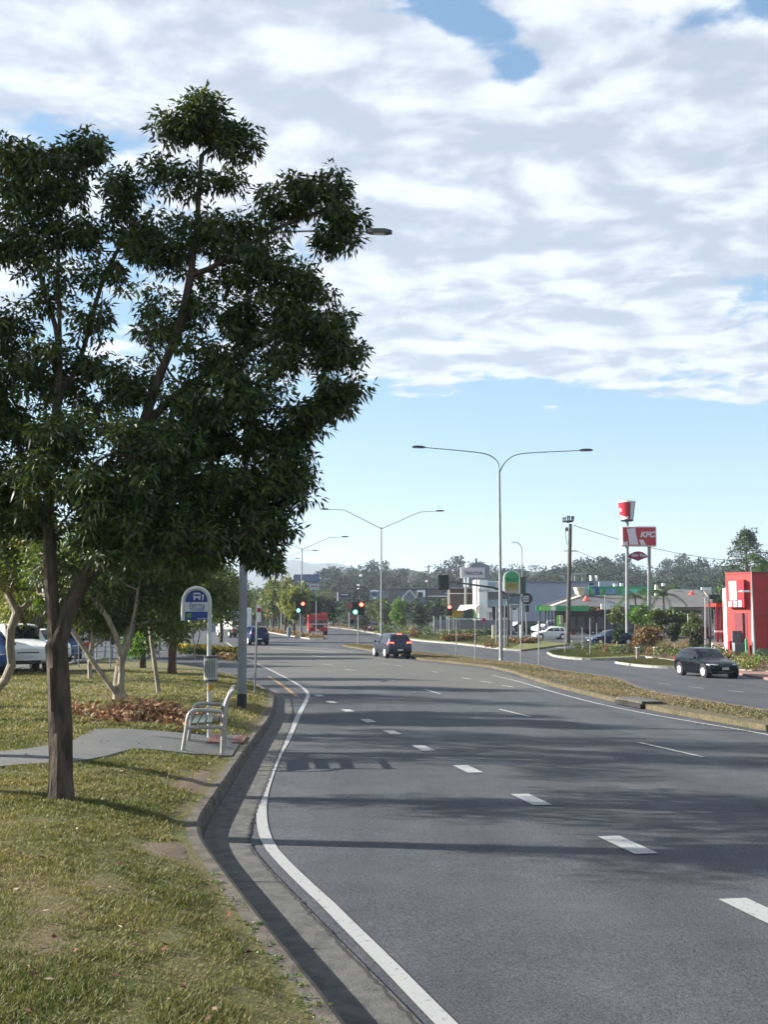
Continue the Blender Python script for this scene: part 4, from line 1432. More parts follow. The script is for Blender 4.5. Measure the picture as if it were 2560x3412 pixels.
for k, (u, v, r, h, m) in enumerate([(1118, 2088, 1.2, .8, M_LEAFR), (1150, 2092, 1.2, .8, M_LEAFY), (1190, 2096, 1.3, 1.0, M_LEAF2), (1225, 2103, 1.2, .9, M_LEAFR), (1265, 2108, 1.3, 1.2, M_LEAF2), (1300, 2112, 1.4, 1.3, M_LEAF2),
                                     (1335, 2116, 1.3, 1.2, M_LEAF2), (1370, 2118, 1.3, 1.1, M_LEAFR), (1400, 2118, 1.2, 1.1, M_LEAFG), (1430, 2120, 1.2, 1.1, M_LEAF2), (1380, 2128, 1.2, .8, M_LEAFR), (1352, 2124, 1., .7, M_LEAFY)]):
    b = G(u, v)
    b.z += 0.1
    tone = {M_LEAFR.name: 'russet', M_LEAF2.name: 'dark green', M_LEAFG.name: 'grey-green', M_LEAFY.name: 'yellow-green'}[m.name]
    near_by = ['left of the square red far sign', 'under the square red far sign', 'below the green traffic light', 'right of the green traffic light', 'left of the double lamp foot', 'behind the grey hatchback roof',
               'under the bright round tree', 'right of the bright round tree', 'below the dark tree', 'left of the small red light', 'on the grass edge right of the hatchback', 'just right of the hatchback'][k]
    shrub('shrub', '%s shrub in the far planting, %s' % (tone, near_by), 'shrub', b, r, h, m, 0.26, 0.14, 240, 450 + k, group='shrubs in the planting beyond the hatchback')


def hedge(label, P, w, h, m, seed, L=0.14, Wd=.08, dens=420, m2=None, name='hedge'):
    rng = np.random.default_rng(seed)
    P = resample(P, 24)
    length = sum((b - a).length for a, b in zip(P[:-1], P[1:]))
    n = int(dens * length)
    root = thing(name, label, 'hedge', P[0])
    idx = rng.random(n) * 23
    i0 = idx.astype(int)
    fr = (idx - i0)[:, None]
    A = np.array([tuple(p) for p in P])
    c = A[i0] * (1 - fr) + A[np.minimum(i0 + 1, 23)] * fr
    c = c + np.stack([rng.uniform(-w / 2, w / 2, n), rng.uniform(-w / 2, w / 2, n), h * (0.25 + 0.75 * rng.random(n) ** .6) * (0.9 + .15 * np.sin(idx * 2.3))], 1)
    V, F, vary = leaf_cloud(c, 0.05, 1, L, Wd, rng, -.2)
    o = fast_mesh('foliage', V, F, m, root, vary, off=P[0])
    o['kind'] = 'stuff'
    mb = MB()
    for k in range(0, 24):
        mb.tube([P[k], P[k] + Vector((0, 0, h * .8))], [0.03, .015], 5)
    mb.build('stem', M_BARK, root, world=True)['kind'] = 'stuff'
    if m2:
        sel = c[c[:, 2] - A[i0][:, 2] > h * 0.78]
        V, F, vary = leaf_cloud(sel + np.array([0, 0, .05]), 0.06, 3, L * .7, Wd, rng, -.2)
        o = fast_mesh('blossom', V, F, m2, root, vary, off=P[0])
        o['kind'] = 'stuff'
    return root


hedge('low hedge with a yellow flowering top at the far end of the lawn', [GV(598, 2178), GV(660, 2182), GV(718, 2186), GV(768, 2190)], 0.9, 0.55, M_LEAF2, 5, m2=M_FLOWERY, dens=500, L=.2, Wd=.12)
hedge('dark red-brown low shrub row at the corner where the lawn meets the road', [GV(735, 2192), GV(762, 2195), GV(786, 2199)], 0.5, 0.3, M_LEAFR, 6, dens=400)
hedge('clipped russet hedge in front of the traffic light beside the crossing grass', [G(1483, 2142), G(1530, 2140), G(1575, 2136)], 1.0, 0.75, M_LEAFR, 7, dens=350, L=.22, Wd=.12)
hedge('dark low hedge below the grey fence', [G(1480, 2128), G(1560, 2122), G(1640, 2118)], 1.0, 0.8, M_LEAF2, 8, dens=220, L=.26, Wd=.14)
hedge('russet ground-cover row at the foot of the trees on the far median', [G(850, 2096), G(920, 2108), G(1000, 2120), G(1060, 2129)], 1.6, 0.35, M_LEAFR, 9, dens=160, L=.26, Wd=.14)
hedge('brown hedge beside the white van park entrance', [G(1700, 2146), G(1740, 2148), G(1790, 2146)], 1.0, 0.6, M_LEAFR, 10, dens=250, L=.22, Wd=.12)

# ---- heap of cut dry leaves on the lawn
hb = GV(475, 2392)
rng = np.random.default_rng(3)
n = 90
cx = rng.normal(size=(n, 2)) * np.array([.55, .75])
cent = []
for (x, y) in cx:
    cent.append((hb.x + x, hb.y + y, verge_z(hb.x + x, hb.y + y) + 0.05 + 0.22 * math.exp(-(x * x + y * y) / .5) * rng.random()))
root = thing('leaf_heap', 'heap of dry brown fallen leaves and cut twigs at the foot of the multi-stemmed tree', 'leaf heap', hb)
V, F, vary = leaf_cloud(np.array(cent), .14, 26, 0.13, 0.055, rng, .1)
o = fast_mesh('dry_leaves', V, F, M_LEAFDRY, root, vary, off=hb)
o['kind'] = 'stuff'
mb = MB()
for q in range(26):
    a = Vector(cent[q])
    t = rng.random() * 6.28
    mb.tube([a, a + Vector((math.cos(t) * .35, math.sin(t) * .35, rng.random() * .3))], [.008, .003], 4)
mb.build('twigs', M_PALEBARK, root, world=True)

_fa = resample([GV(*p) for p in FB], 80)
_fb = resample([GV(*p) for p in FT], 80)
_fax, _fay = np.array([p.x for p in _fa]), np.array([p.y for p in _fa])
_fbx, _fby = np.array([p.x for p in _fb]), np.array([p.y for p in _fb])


def on_path(x, y):
    lo = np.interp(x, _fax, _fay)
    hi = np.interp(x, _fbx, _fby)
    return (y > lo + .03) & (y < hi - .03) & (x > min(_fax[0], _fbx[0])) & (x < max(_fax[-1], _fbx[-1]) + .05)


# ---- mown grass blades on the near lawn, and litter
rng = np.random.default_rng(9)
n = 230000
y = 3.6 + (16.5 - 3.6) * rng.random(n) ** 1.55
kx = np.interp(y, _kyf, _kxf) - 0.16
xl = -0.375 * y - 0.4
x = kx - (kx - xl) * rng.random(n) ** 0.9
# tufts and thin places
tn = np.sin(x * 5.1 + 1.3 * np.sin(y * 3.7)) * np.sin(y * 4.3 + 1.7 * np.sin(x * 2.9)) + 0.5 * np.sin(x * 17 + y * 11) * np.sin(y * 19 - x * 7)
edge_d = kx - x
keep = (rng.random(n) < 0.72 + 0.35 * tn) & ((edge_d > 0.12) | (rng.random(n) < 0.3))
keep &= ~on_path(x, y)
# worn places by the kerb
wx, wy = GV(560, 2830).x, GV(560, 2830).y
keep &= ~((((x - wx) / .30) ** 2 + ((y - wy) / .45) ** 2 < 1) & (rng.random(n) < .85))
wx, wy = GV(650, 2600).x, GV(650, 2600).y
keep &= ~((((x - wx) / .4) ** 2 + ((y - wy) / .9) ** 2 < 1) & (rng.random(n) < .85))
x, y = x[keep], y[keep]
n = len(x)
z = np.array([verge_z(a, b_) for a, b_ in zip(x, y)])
h = (0.008 + 0.022 * rng.random(n)) * (0.7 + 0.45 * (tn[keep] > 0))
az = rng.random(n) * 6.283
w = 0.0028 + 0.0025 * rng.random(n)
w *= np.clip(y / 6, 1, 2.2)
h *= np.clip(y / 8, 1, 1.35)
lean = rng.normal(size=(n, 2)) * 0.018
p0 = np.stack([x - np.cos(az) * w, y - np.sin(az) * w, z - .004], 1)
p1 = np.stack([x + np.cos(az) * w, y + np.sin(az) * w, z - .004], 1)
p2 = np.stack([x + lean[:, 0], y + lean[:, 1], z + h], 1)
V = np.stack([p0, p1, p2], 1).reshape(-1, 3)
F = np.arange(n * 3).reshape(-1, 3)
big = 0.5 + 0.5 * np.sin(x * 1.9 + 2 * np.sin(y * .9)) * np.sin(y * 1.3 + x)
vary = np.clip(0.45 * rng.random(n) + 0.55 * big + 0.15 * rng.normal(size=n), 0, 1)
M_BLADE = mat('grass_blade', (0.050, 0.078, 0.012), 0.7, attr=True, col2=(0.235, 0.20, 0.075), transl=0.25)
gr = fast_mesh('mown_grass', V, F, M_BLADE, None, vary)
gr['kind'] = 'stuff'
gr['label'] = 'short patchy mown grass on the near verge'
# coarser tufts on the lawn beyond the footpath
n = 90000
y = 16.2 + 26 * rng.random(n) ** 1.4
kx = np.interp(y, _kyf, _kxf) - 0.2
x = kx - (kx + 0.375 * y) * rng.random(n)
tn = np.sin(x * 2.1 + 1.3 * np.sin(y * 1.7)) * np.sin(y * 1.3 + 1.7 * np.sin(x * 1.9)) + 0.5 * np.sin(x * 7 + y * 5) * np.sin(y * 6 - x * 3)
keep = rng.random(n) < 0.55 + 0.45 * tn
keep &= ~on_path(x, y)
hbx = GV(475, 2392)
keep &= ~(((x - hbx.x) / 1.2) ** 2 + ((y - hbx.y) / 1.3) ** 2 < 1)
x, y = x[keep], y[keep]
n = len(x)
z = np.array([verge_z(a, b_) for a, b_ in zip(x, y)])
h = 0.03 + 0.03 * rng.random(n)
az = rng.random(n) * 6.283
w = 0.012 + 0.01 * rng.random(n)
lean = rng.normal(size=(n, 2)) * 0.03
V = np.stack([np.stack([x - np.cos(az) * w, y - np.sin(az) * w, z - .004], 1), np.stack([x + np.cos(az) * w, y + np.sin(az) * w, z - .004], 1), np.stack([x + lean[:, 0], y + lean[:, 1], z + h], 1)], 1).reshape(-1, 3)
g2 = fast_mesh('lawn_grass', V, np.arange(n * 3).reshape(-1, 3), M_BLADE, None, np.clip(rng.random(n) * .6 + .4 * (tn[keep] < .2), 0, 1))
g2['kind'] = 'stuff'
g2['label'] = 'thin dry grass on the lawn beyond the footpath'
# tufts on the median and right-hand islands
ms = mn
n = 34000
ii = rng.integers(0, 119, n)
A_ = np.array([tuple(p) for p in mn]); B_ = np.array([tuple(p) for p in mf])
fr = 0.1 + .85 * rng.random((n, 1)); ft = rng.random((n, 1))
Q = (A_[ii] * (1 - ft) + A_[ii + 1] * ft) * (1 - fr) + (B_[ii] * (1 - ft) + B_[ii + 1] * ft) * fr
uq = Q[:, 0] / Q[:, 1] * FPX + 1280
Q = Q[(uq < 2170) | (fr[:, 0] > .27)]
n = len(Q)
z = np.array([road_z(a, b_) + .13 for a, b_ in Q[:, :2]])
az = rng.random(n) * 6.283
w = 0.02 + .015 * rng.random(n)
V = np.stack([np.stack([Q[:, 0] - np.cos(az) * w, Q[:, 1] - np.sin(az) * w, z], 1), np.stack([Q[:, 0] + np.cos(az) * w, Q[:, 1] + np.sin(az) * w, z], 1),
              np.stack([Q[:, 0] + rng.normal(size=n) * .03, Q[:, 1] + rng.normal(size=n) * .03, z + .02 + .035 * rng.random(n)], 1)], 1).reshape(-1, 3)
M_BLADEDRY = mat('dry_blade', (0.06, 0.068, 0.02), 0.8, attr=True, col2=(0.19, 0.145, 0.075), transl=0.2)
g3 = fast_mesh('median_tufts', V, np.arange(n * 3).reshape(-1, 3), M_BLADEDRY, None, np.clip(.35 + .65 * rng.random(n) + .3 * np.sin(Q[:, 0] * 1.1 + Q[:, 1] * .5), 0, 1))
g3['kind'] = 'stuff'
g3['label'] = 'dry tufted grass on the median strip'
def tufts(name, label, near, far, n, seed):
    r = np.random.default_rng(seed)
    A = np.array([tuple(G(*p)) for p in near]); A = np.array([tuple(p) for p in resample([Vector(p) for p in A], 60)])
    B = np.array([tuple(p) for p in resample([G(*p) for p in far], 60)])
    i_ = r.integers(0, 59, n)
    t_ = r.random((n, 1)); f_ = .04 + .92 * r.random((n, 1))
    q = (A[i_] * (1 - t_) + A[i_ + 1] * t_) * (1 - f_) + (B[i_] * (1 - t_) + B[i_ + 1] * t_) * f_
    z_ = np.array([road_z(a, b_) + .13 for a, b_ in q[:, :2]])
    az_ = r.random(n) * 6.283
    w_ = .03 + .02 * r.random(n)
    V_ = np.stack([np.stack([q[:, 0] - np.cos(az_) * w_, q[:, 1], z_], 1), np.stack([q[:, 0] + np.cos(az_) * w_, q[:, 1], z_], 1), np.stack([q[:, 0], q[:, 1] + .02, z_ + .05 + .06 * r.random(n)], 1)], 1).reshape(-1, 3)
    g_ = fast_mesh(name, V_, np.arange(n * 3).reshape(-1, 3), M_BLADE, None, np.clip(.25 + .6 * r.random(n) + .25 * np.sin(q[:, 0] * .8), 0, 1))
    g_['kind'] = 'stuff'
    g_['label'] = label


tufts('corner_tufts', 'short grass on the corner island before the shop', [(1830, 2178), (1848, 2189), (1953, 2200), (2063, 2196), (2150, 2190)], [(1830, 2177), (1862, 2171), (1921, 2166), (2020, 2160), (2150, 2150)], 9000, 71)
tufts('driveway_tufts', 'short grass beside the driveway', [(2056, 2211), (2126, 2220), (2190, 2225), (2270, 2227), (2330, 2230)], [(2056, 2210), (2110, 2203), (2190, 2199), (2270, 2213), (2330, 2220)], 5000, 72)
tufts('crossing_tufts', 'short grass by the side crossing', [(1260, 2112), (1402, 2136), (1480, 2142), (1597, 2154), (1700, 2167)], [(1260, 2100), (1402, 2112), (1480, 2114), (1600, 2120), (1760, 2140)], 16000, 73)
# greener weeds along the kerb edge
cs = []
for (u, v) in [(760, 2975), (790, 3000), (815, 3050), (850, 3100), (890, 3160), (925, 3200), (960, 3260), (1000, 3330), (1040, 3390), (735, 2950), (870, 3130), (985, 3300), (905, 3225), (1015, 3360), (640, 2660), (690, 2960)]:
    p = GV(u - 10, v)
    for q in range(5):
        cs.append((min(p.x + rng.normal() * .09, kerb_x(p.y) - .10), p.y + rng.normal() * .12, p.z + .012))
cs = np.array(cs)[rng.random(len(cs)) < .7]
cs[:, 2] -= .008
V, F, vary = leaf_cloud(cs, 0.05, 24, 0.026, 0.013, rng, -.2, flat=.6)
o = fast_mesh('kerbside_weeds', V, F, M_LEAF2, None, vary)
o['kind'] = 'stuff'
o['label'] = 'low green weeds creeping over the kerb edge'
# fallen leaves
n = 170
yy = 4.6 + 11 * rng.random(n) ** 1.3
kx = np.interp(yy, _kyf, _kxf) - 0.2
xx = kx - (kx + .375 * yy) * rng.random(n)
cs = np.stack([xx, yy, np.array([verge_z(a, b_) + .018 for a, b_ in zip(xx, yy)])], 1)
V, F, vary = leaf_cloud(cs, .02, 1, .075, .04, rng, 0, flat=.6)
V = (V - cs.repeat(4, axis=0)) * .72 + cs.repeat(4, axis=0)
V[:, 2] = cs[:, 2].repeat(4) + rng.random(len(V)) * .022
M_LITTER = mat('fallen_leaf', (0.11, 0.03, 0.015), 0.8, attr=True, col2=(0.5, 0.4, 0.26))
o = fast_mesh('fallen_leaves', V, F, M_LITTER, None, vary ** 2)
o['kind'] = 'stuff'
o['label'] = 'scattered red-brown and pale fallen leaves on the grass'

# ------------------------------------------------------------------ far woods and hills
def ridge(name, Y, pts, m, depth=300, zf=0):
    """hill: silhouette given at places u, v for its crest; a rounded landform with real depth"""
    us = np.arange(pts[0][0], pts[-1][0] + 1, 20.0)
    vs = np.interp(us, [p[0] for p in pts], [p[1] for p in pts])
    V, F = [], []
    rows = 13
    for i, (u, v) in enumerate(zip(us, vs)):
        c = W(u, v, Y)
        for j in range(rows):
            f = j / (rows - 1) * 2 - 1
            hz = (c.z - 0) * (math.cos(f * math.pi / 2) ** 1.2)
            V.append((c.x * (1 + f * depth / Y), Y + f * depth, -2 + max(0, hz) + 0.02 * depth * math.sin(i * .7 + j) * (abs(f) < .9) * .3))
    n = len(us)
    for i in range(n - 1):
        for j in range(rows - 1):
            F.append((i * rows + j, (i + 1) * rows + j, (i + 1) * rows + j + 1, i * rows + j + 1))
    return struct(fast_mesh(name, V, F, m, smooth=True))


M_HILL = mat('forested_hill', (0.012, 0.022, 0.014), 0.95, 0, 0, 0.02, 0.8, 0.05, col2=(0.05, 0.06, 0.03), detail=10)
ridge('distant_hill', 3300, [(-900, 1935), (200, 1900), (600, 1905), (800, 1900), (930, 1872), (985, 1862), (1040, 1872), (1120, 1876), (1180, 1890), (1260, 1925), (1400, 1955), (1800, 1965), (2600, 1970), (3400, 1975)], M_HILL, 500)
ridge('wooded_rise', 720, [(-700, 2000), (400, 1990), (800, 1975), (1000, 1945), (1150, 1905), (1250, 1893), (1500, 1900), (1900, 1890), (2000, 1880), (2180, 1912), (2300, 1880), (2700, 1895), (3300, 1900)], M_HILL, 240)


def forest(name, label, rows, m, seed):
    rng = np.random.default_rng(seed)
    Vs, Fs, Ar, k = [], [], [], 0
    mb = MB()
    for (Y, u0, u1, du, prof, rad, per, L) in rows:
        u = u0
        while u < u1:
            vt = np.interp(u, [p[0] for p in prof], [p[1] for p in prof]) + rng.normal() * 9
            yy = Y * (1 + rng.normal() * .06)
            top = W(u, vt, yy)
            r = rad * rng.uniform(.7, 1.35)
            cs = []
            nl = rng.integers(5, 9)
            for q in range(nl):
                t = rng.random() * 6.28
                cs.append((top.x + math.cos(t) * r * rng.uniform(.1, .95), top.y + math.sin(t) * r * .8, top.z - r * rng.uniform(.25, 1.5)))
            cs.append((top.x, top.y, top.z - r * .35))
            # lower skirt of foliage
            for q in range(4):
                cs.append((top.x + rng.normal() * r * .8, top.y + rng.normal() * r * .6, top.z - r * rng.uniform(1.4, 2.6)))
            V, F, vary = leaf_cloud(np.array(cs), r * .48, per, L, L * .6, rng, 0)
            Vs.append(V)
            Fs.append(F + k)
            k += len(V)
            tone = rng.random() * .8
            Ar.append(np.clip(tone + .35 * (vary - .4), 0, 1))
            mb.tube([(top.x, top.y, top.z - r * 5), (top.x, top.y, top.z - r)], [r * .07, r * .04], 4)
            for q in range(3):
                c = cs[q]
                mb.tube([(top.x, top.y, top.z - r * 2), c], [r * .04, r * .015], 3)
            u += du * rng.uniform(.55, 1.35)
    k0 = len(np.concatenate(Vs))
    o = fast_mesh(name, np.concatenate(Vs), np.concatenate(Fs), m, None, np.concatenate(Ar))
    o['kind'] = 'stuff'
    o['label'] = label
    t = mb.build(name + '_trunks', M_BARK)
    t['kind'] = 'stuff'
    return o


PROF1 = [(-400, 1960), (600, 1965), (850, 1960), (950, 1930), (1080, 1905), (1160, 1885), (1240, 1872), (1300, 1890), (1360, 1905), (1440, 1895), (1520, 1870), (1600, 1885), (1700, 1895), (1740, 1888), (1830, 1885),
         (1900, 1868), (1990, 1855), (2080, 1858), (2140, 1882), (2180, 1900), (2230, 1880), (2290, 1850), (2350, 1855), (2400, 1862), (2440, 1885), (2500, 1880), (2900, 1870)]
PROF2 = [(p[0], p[1] + 28) for p in PROF1]
PROF3 = [(p[0], p[1] + 58) for p in PROF1]
PROF4 = [(-400, 1985), (900, 1985), (1200, 1968), (1500, 1975), (2000, 1970), (2600, 1965), (2900, 1965)]
forest('far_woodland', 'hazy grey-green eucalypt wood on the rise behind the shops',
       [(560, -350, 2850, 34, PROF1, 5.2, 46, 1.35), (470, -350, 2850, 36, PROF2, 4.8, 42, 1.25), (390, -350, 2850, 40, PROF3, 4.2, 40, 1.1), (310, -350, 2850, 46, PROF4, 3.6, 36, .95)], M_LEAFFAR, 31)
PROF5 = [(-600, 1900), (100, 1900), (300, 1930), (600, 1945), (850, 1975), (1500, 1992), (2000, 1985), (2700, 1985)]
forest('roadside_trees', 'mass of dark trees behind the car yards at the end of the road',
       [(230, -500, 900, 40, PROF5, 2.9, 40, .6), (240, 900, 2000, 60, [(900, 1985), (1200, 2008), (1500, 2012), (2000, 2010)], 2.0, 40, .5), (185, 930, 1100, 30, [(930, 1975), (1100, 1995)], 1.7, 40, .5)], M_LEAFFAR, 32)
# low range even further
ridge('far_range', 5200, [(-1500, 1990), (900, 1980), (1400, 1962), (2000, 1960), (2200, 1930), (2400, 1960), (4000, 1985)], M_HILL, 700)

# ------------------------------------------------------------------ vehicles
def lerp_tab(tab, x):
    xs = [t[0] for t in tab]
    return [float(np.interp(x, xs, [t[k] for t in tab])) for k in range(1, len(tab[0]))]


# station tables along the length 0 (front) .. 1 (rear): half-width low, half-width belt, z bottom, z belt, half-width roof, z top (fractions of W/2 and H)
HATCH = [(0.0, .74, .70, .20, .40, .60, .43), (0.02, .88, .84, .15, .44, .70, .47), (0.06, .95, .93, .13, .48, .76, .52), (0.14, .985, .96, .125, .54, .78, .575), (0.22, 1, .97, .125, .585, .78, .615),
         (0.29, 1, .97, .125, .61, .76, .66), (0.38, 1, .975, .125, .625, .70, .86), (0.44, 1, .975, .125, .63, .69, .955), (0.52, 1, .975, .125, .635, .70, .99), (0.66, 1, .975, .125, .645, .69, 1.0), (0.80, 1, .97, .125, .655, .67, .98),
         (0.90, .985, .95, .13, .66, .64, .92), (0.95, .96, .92, .15, .66, .64, .80), (0.985, .93, .88, .17, .64, .66, .66), (1.0, .84, .78, .22, .50, .60, .52)]
SUVT = [(0.0, .78, .74, .24, .45, .64, .48), (0.02, .90, .86, .19, .50, .74, .53), (0.07, .96, .93, .17, .54, .78, .57), (0.18, 1, .97, .17, .58, .80, .605), (0.26, 1, .97, .17, .605, .78, .645),
        (0.36, 1, .975, .17, .62, .74, .87), (0.42, 1, .975, .17, .62, .74, .965), (0.55, 1, .975, .17, .63, .74, 1.0), (0.75, 1, .975, .17, .635, .73, 1.0), (0.90, 1, .96, .17, .64, .72, .985),
        (0.96, .985, .95, .18, .64, .72, .93), (0.985, .96, .93, .19, .62, .74, .68), (1.0, .90, .86, .26, .50, .70, .54)]
SEDAN = [(0.0, .74, .70, .20, .42, .60, .44), (0.02, .90, .86, .15, .46, .70, .49), (0.07, .96, .93, .14, .51, .76, .545), (0.2, 1, .96, .13, .58, .78, .61), (0.27, 1, .97, .13, .60, .76, .65),
         (0.37, 1, .97, .13, .62, .70, .88), (0.43, 1, .97, .13, .63, .68, .96), (0.55, 1, .97, .13, .63, .68, 1.0), (0.68, 1, .97, .13, .64, .67, .97), (0.76, 1, .97, .13, .65, .68, .86), (0.84, .99, .96, .13, .66, .72, .705),
         (0.94, .97, .93, .15, .65, .72, .68), (0.985, .93, .89, .17, .60, .70, .63), (1.0, .86, .80, .22, .50, .62, .53)]
WAGON = SUVT
TABS = dict(hatch=HATCH, suv=SUVT, sedan=SEDAN)


def paint(name, col, rough=0.28, metal=0.25):
    return mat(name, col, rough, metal, 0.05, 2, coat=0.05, spec=0.22)


def car(name, label, cat, pos, heading, L, Wd, H, kind, pm, lights='off', plate=None, group=None, detail=True, rim=None, taxi=False):
    """heading: unit vector the front points to"""
    rz = math.atan2(-heading[0], heading[1])
    root = thing(name, label, cat, pos, rz, group)
    tab = TABS[kind]
    hw = Wd / 2
    n = 30 if detail else 18
    ts = np.unique(np.concatenate([np.linspace(0, 1, n), [0.01, 0.03, 0.97, 0.99]]))

    def sect(t):
        wl_, wb, zb, zbe, wr, zt = lerp_tab(tab, t)
        wl_, wb, wr = wl_ * hw, wb * hw, wr * hw
        zb, zbe, zt = zb * H, zbe * H, zt * H
        zbe = min(zbe, zt - 0.002)
        cab = zt - zbe
        return [(wl_ * .55, zb), (wl_ * .93, zb + .01 * H), (wl_ * .985, zb + .07 * H), (wl_, zb + (zbe - zb) * .5), (wl_ * .5 + wb * .5, zb + (zbe - zb) * .82), (wb * (.985), zbe),
                (wb + (wr - wb) * .5 if cab > .12 else wb * .9, zbe + cab * .5), (wr * 1.0 if cab > .12 else wr, zbe + cab * .88), (wr * .86, zt - .006), (wr * .45, zt + .012 * H), (0, zt + .016 * H)]

    def side_y(t, z):
        s = sect(t)[2:8]
        return float(np.interp(z, [q[1] for q in s], [q[0] for q in s]))
    mb = MB()
    rows = []
    for t in ts:
        s = sect(t)
        y = L / 2 - t * L
        ring = [(x, y, z) for (x, z) in s] + [(-x, y, z) for (x, z) in s[-2::-1]]
        rows.append(len(mb.v))
        mb.v += ring
    m = 21
    for i in range(len(ts) - 1):
        for j in range(m):
            j2 = (j + 1) % m
            mb.f.append((rows[i] + j, rows[i] + j2, rows[i + 1] + j2, rows[i + 1] + j))
    mb.f.append(tuple(range(rows[0], rows[0] + m))[::-1])
    mb.f.append(tuple(range(rows[-1], rows[-1] + m)))
    mb.build('body', pm, root, smooth=True)

    # glasshouse: side windows, windscreen, rear window set 5 mm proud of the shell
    def topz(t):
        return sect(t)[8][1]

    def t_of_top(zf, a, b):
        q = np.linspace(a, b, 60)
        zz = [topz(x) for x in q]
        k = int(np.argmin([abs(z - zf) for z in zz]))
        return q[k]
    belt = lerp_tab(tab, .5)[3] * H + .02
    for sg in (1, -1):
        spans = [(0.345, 0.535), (0.55, 0.72), (0.735, .87 if kind != 'sedan' else .775)] if kind != 'sedan' else [(0.34, 0.53), (0.545, 0.70), (0.71, .765)]
        for (a, b) in spans:
            g = MB()
            q = np.linspace(a, b, 7)
            for t in q:
                zt = max(belt + .02, min(topz(t) - .085 * H, belt + (topz(.55) - belt)))
                for f in (0, .5, 1):
                    z = belt + (zt - belt) * f
                    g.v.append((sg * (side_y(t, z) + .006), L / 2 - t * L, z))
            for i in range(6):
                for j in range(2):
                    g.f.append((i * 3 + j, i * 3 + j + 1, (i + 1) * 3 + j + 1, (i + 1) * 3 + j))
            g.build('side_window', M_GLASS, root)
    for (nm, ta, tb) in (('windscreen', .295 if kind == 'hatch' else .27, .43), ('rear_window', .885, .975) if kind != 'sedan' else ('rear_window', .70, .83)):
        g = MB()
        q = np.linspace(ta, tb, 7)
        for t in q:
            s = sect(t)
            dz = (topz(min(1, t + .01)) - topz(t - .01)) / (.02 * L)
            nrm = Vector((0, dz, 1)).normalized() * .008
            xs = s[8][0] * .97
            for f in (-1, -.5, 0, .5, 1):
                x = xs * f
                z = float(np.interp(abs(x), [0, s[9][0], s[8][0]], [s[10][1], s[9][1], s[8][1]]))
                g.v.append((x, L / 2 - t * L + nrm.y, z + nrm.z))
        for i in range(6):
            for j in range(4):
                g.f.append((i * 5 + j, i * 5 + j + 1, (i + 1) * 5 + j + 1, (i + 1) * 5 + j))
        g.build(nm, M_GLASS, root)
    # wheels
    wr_ = 0.31 if kind != 'suv' else 0.36
    for (ty, sg) in ((.165, 1), (.165, -1), (.80, 1), (.80, -1)):
        y = L / 2 - ty * L
        x0 = sg * (hw - .20)
        arch = MB()
        arch.disc((sg * (hw - .235), y, wr_ + .02), wr_ + .055, (sg, 0, 0), .24, 20)
        arch.build('wheel_arch', M_BLACK, root)
        w = MB()
        w.tube([(x0, y, wr_), (sg * (hw - .03), y, wr_), (sg * (hw + .012), y, wr_), (sg * (hw + .014), y, wr_)], [wr_, wr_, wr_ - .02, wr_ * .66], 20)
        wo = w.build('wheel', M_TYRE, root, smooth=True)
        r_ = MB()
        r_.disc((sg * (hw + .004), y, wr_), wr_ * .66, (sg, 0, 0), .016, 18, wr_ * .60)
        for k in range(5 if detail else 0):
            a = k * 2 * math.pi / 5
            c = Vector((sg * (hw + .024), y, wr_))
            r_.beam(c, c + Vector((0, math.cos(a) * wr_ * .6, math.sin(a) * wr_ * .6)), .05, .02)
        r_.build('rim', rim or M_RIM, wo)
    # lamps
    for sg in (1, -1):
        h = MB()
        zz = .50 * H if kind == 'suv' else .465 * H
        vs = []
        for (tx, f0) in ((.012, .55), (.012, .80), (.05, .93), (.10, .97)):
            for dz in (-.035, .035):
                yy = L / 2 - tx * L + .012
                xm = side_y(max(tx, .03), zz) * (f0 if tx < .03 else 1.0) + (.008 if tx > .03 else 0)
                vs.append((sg * xm, yy, zz + dz * (1.0 if tx < .06 else .6)))
        h.add(vs, [(0, 1, 3, 2), (2, 3, 5, 4), (4, 5, 7, 6)])
        h.build('headlight', M_HEAD, root)
        h = MB()
        zz = .60 * H
        vs = []
        for (tx, f0) in ((.992, .70), (.985, .90), (.955, .97), (.93, .985)):
            for dz in (-.055, .055):
                yy = L / 2 - tx * L - .012
                vs.append((sg * (side_y(tx, zz) * (f0 if tx > .98 else 1.0) + .01), yy, zz + dz * H))
        h.add(vs, [(0, 1, 3, 2), (2, 3, 5, 4), (4, 5, 7, 6)])
        h.build('tail_light', M_TAILLIT if lights == 'brake' else M_TAIL, root)
        mi = MB()
        mi.sphere((sg * (hw + .09), L / 2 - .335 * L, belt + .05), .10, .06, .07, 8, 5)
        mi.build('wing_mirror', M_BLACK, root, smooth=True)
    if lights == 'brake':
        h = MB()
        h.box(-.16, .16, -L / 2 + .055 * L, -L / 2 + .055 * L + .04, H * .952, H * .985)
        h.build('high_brake_light', M_TAILLIT, root)
    # plates, grille, bumpers
    for (yy, sg) in ((L / 2 + .012, 1), (-L / 2 - .012, -1)):
        g = MB()
        zc_ = .335 * H
        g.box(-.18, .18, min(yy, yy - sg * .03), max(yy, yy - sg * .03), zc_ - .055, zc_ + .055)
        po = g.build('number_plate', M_PLATE, root)
        if plate:
            text(plate, .09, M_DKGREY, po, (0, yy + sg * .004, zc_), (math.pi / 2, 0, math.pi if sg > 0 else 0), extrude=.001)
    g = MB()
    g.box(-hw * .5, hw * .5, L / 2 - .02, L / 2 + .006, .17 * H, .25 * H)
    g.build('grille', M_BLACK, root)
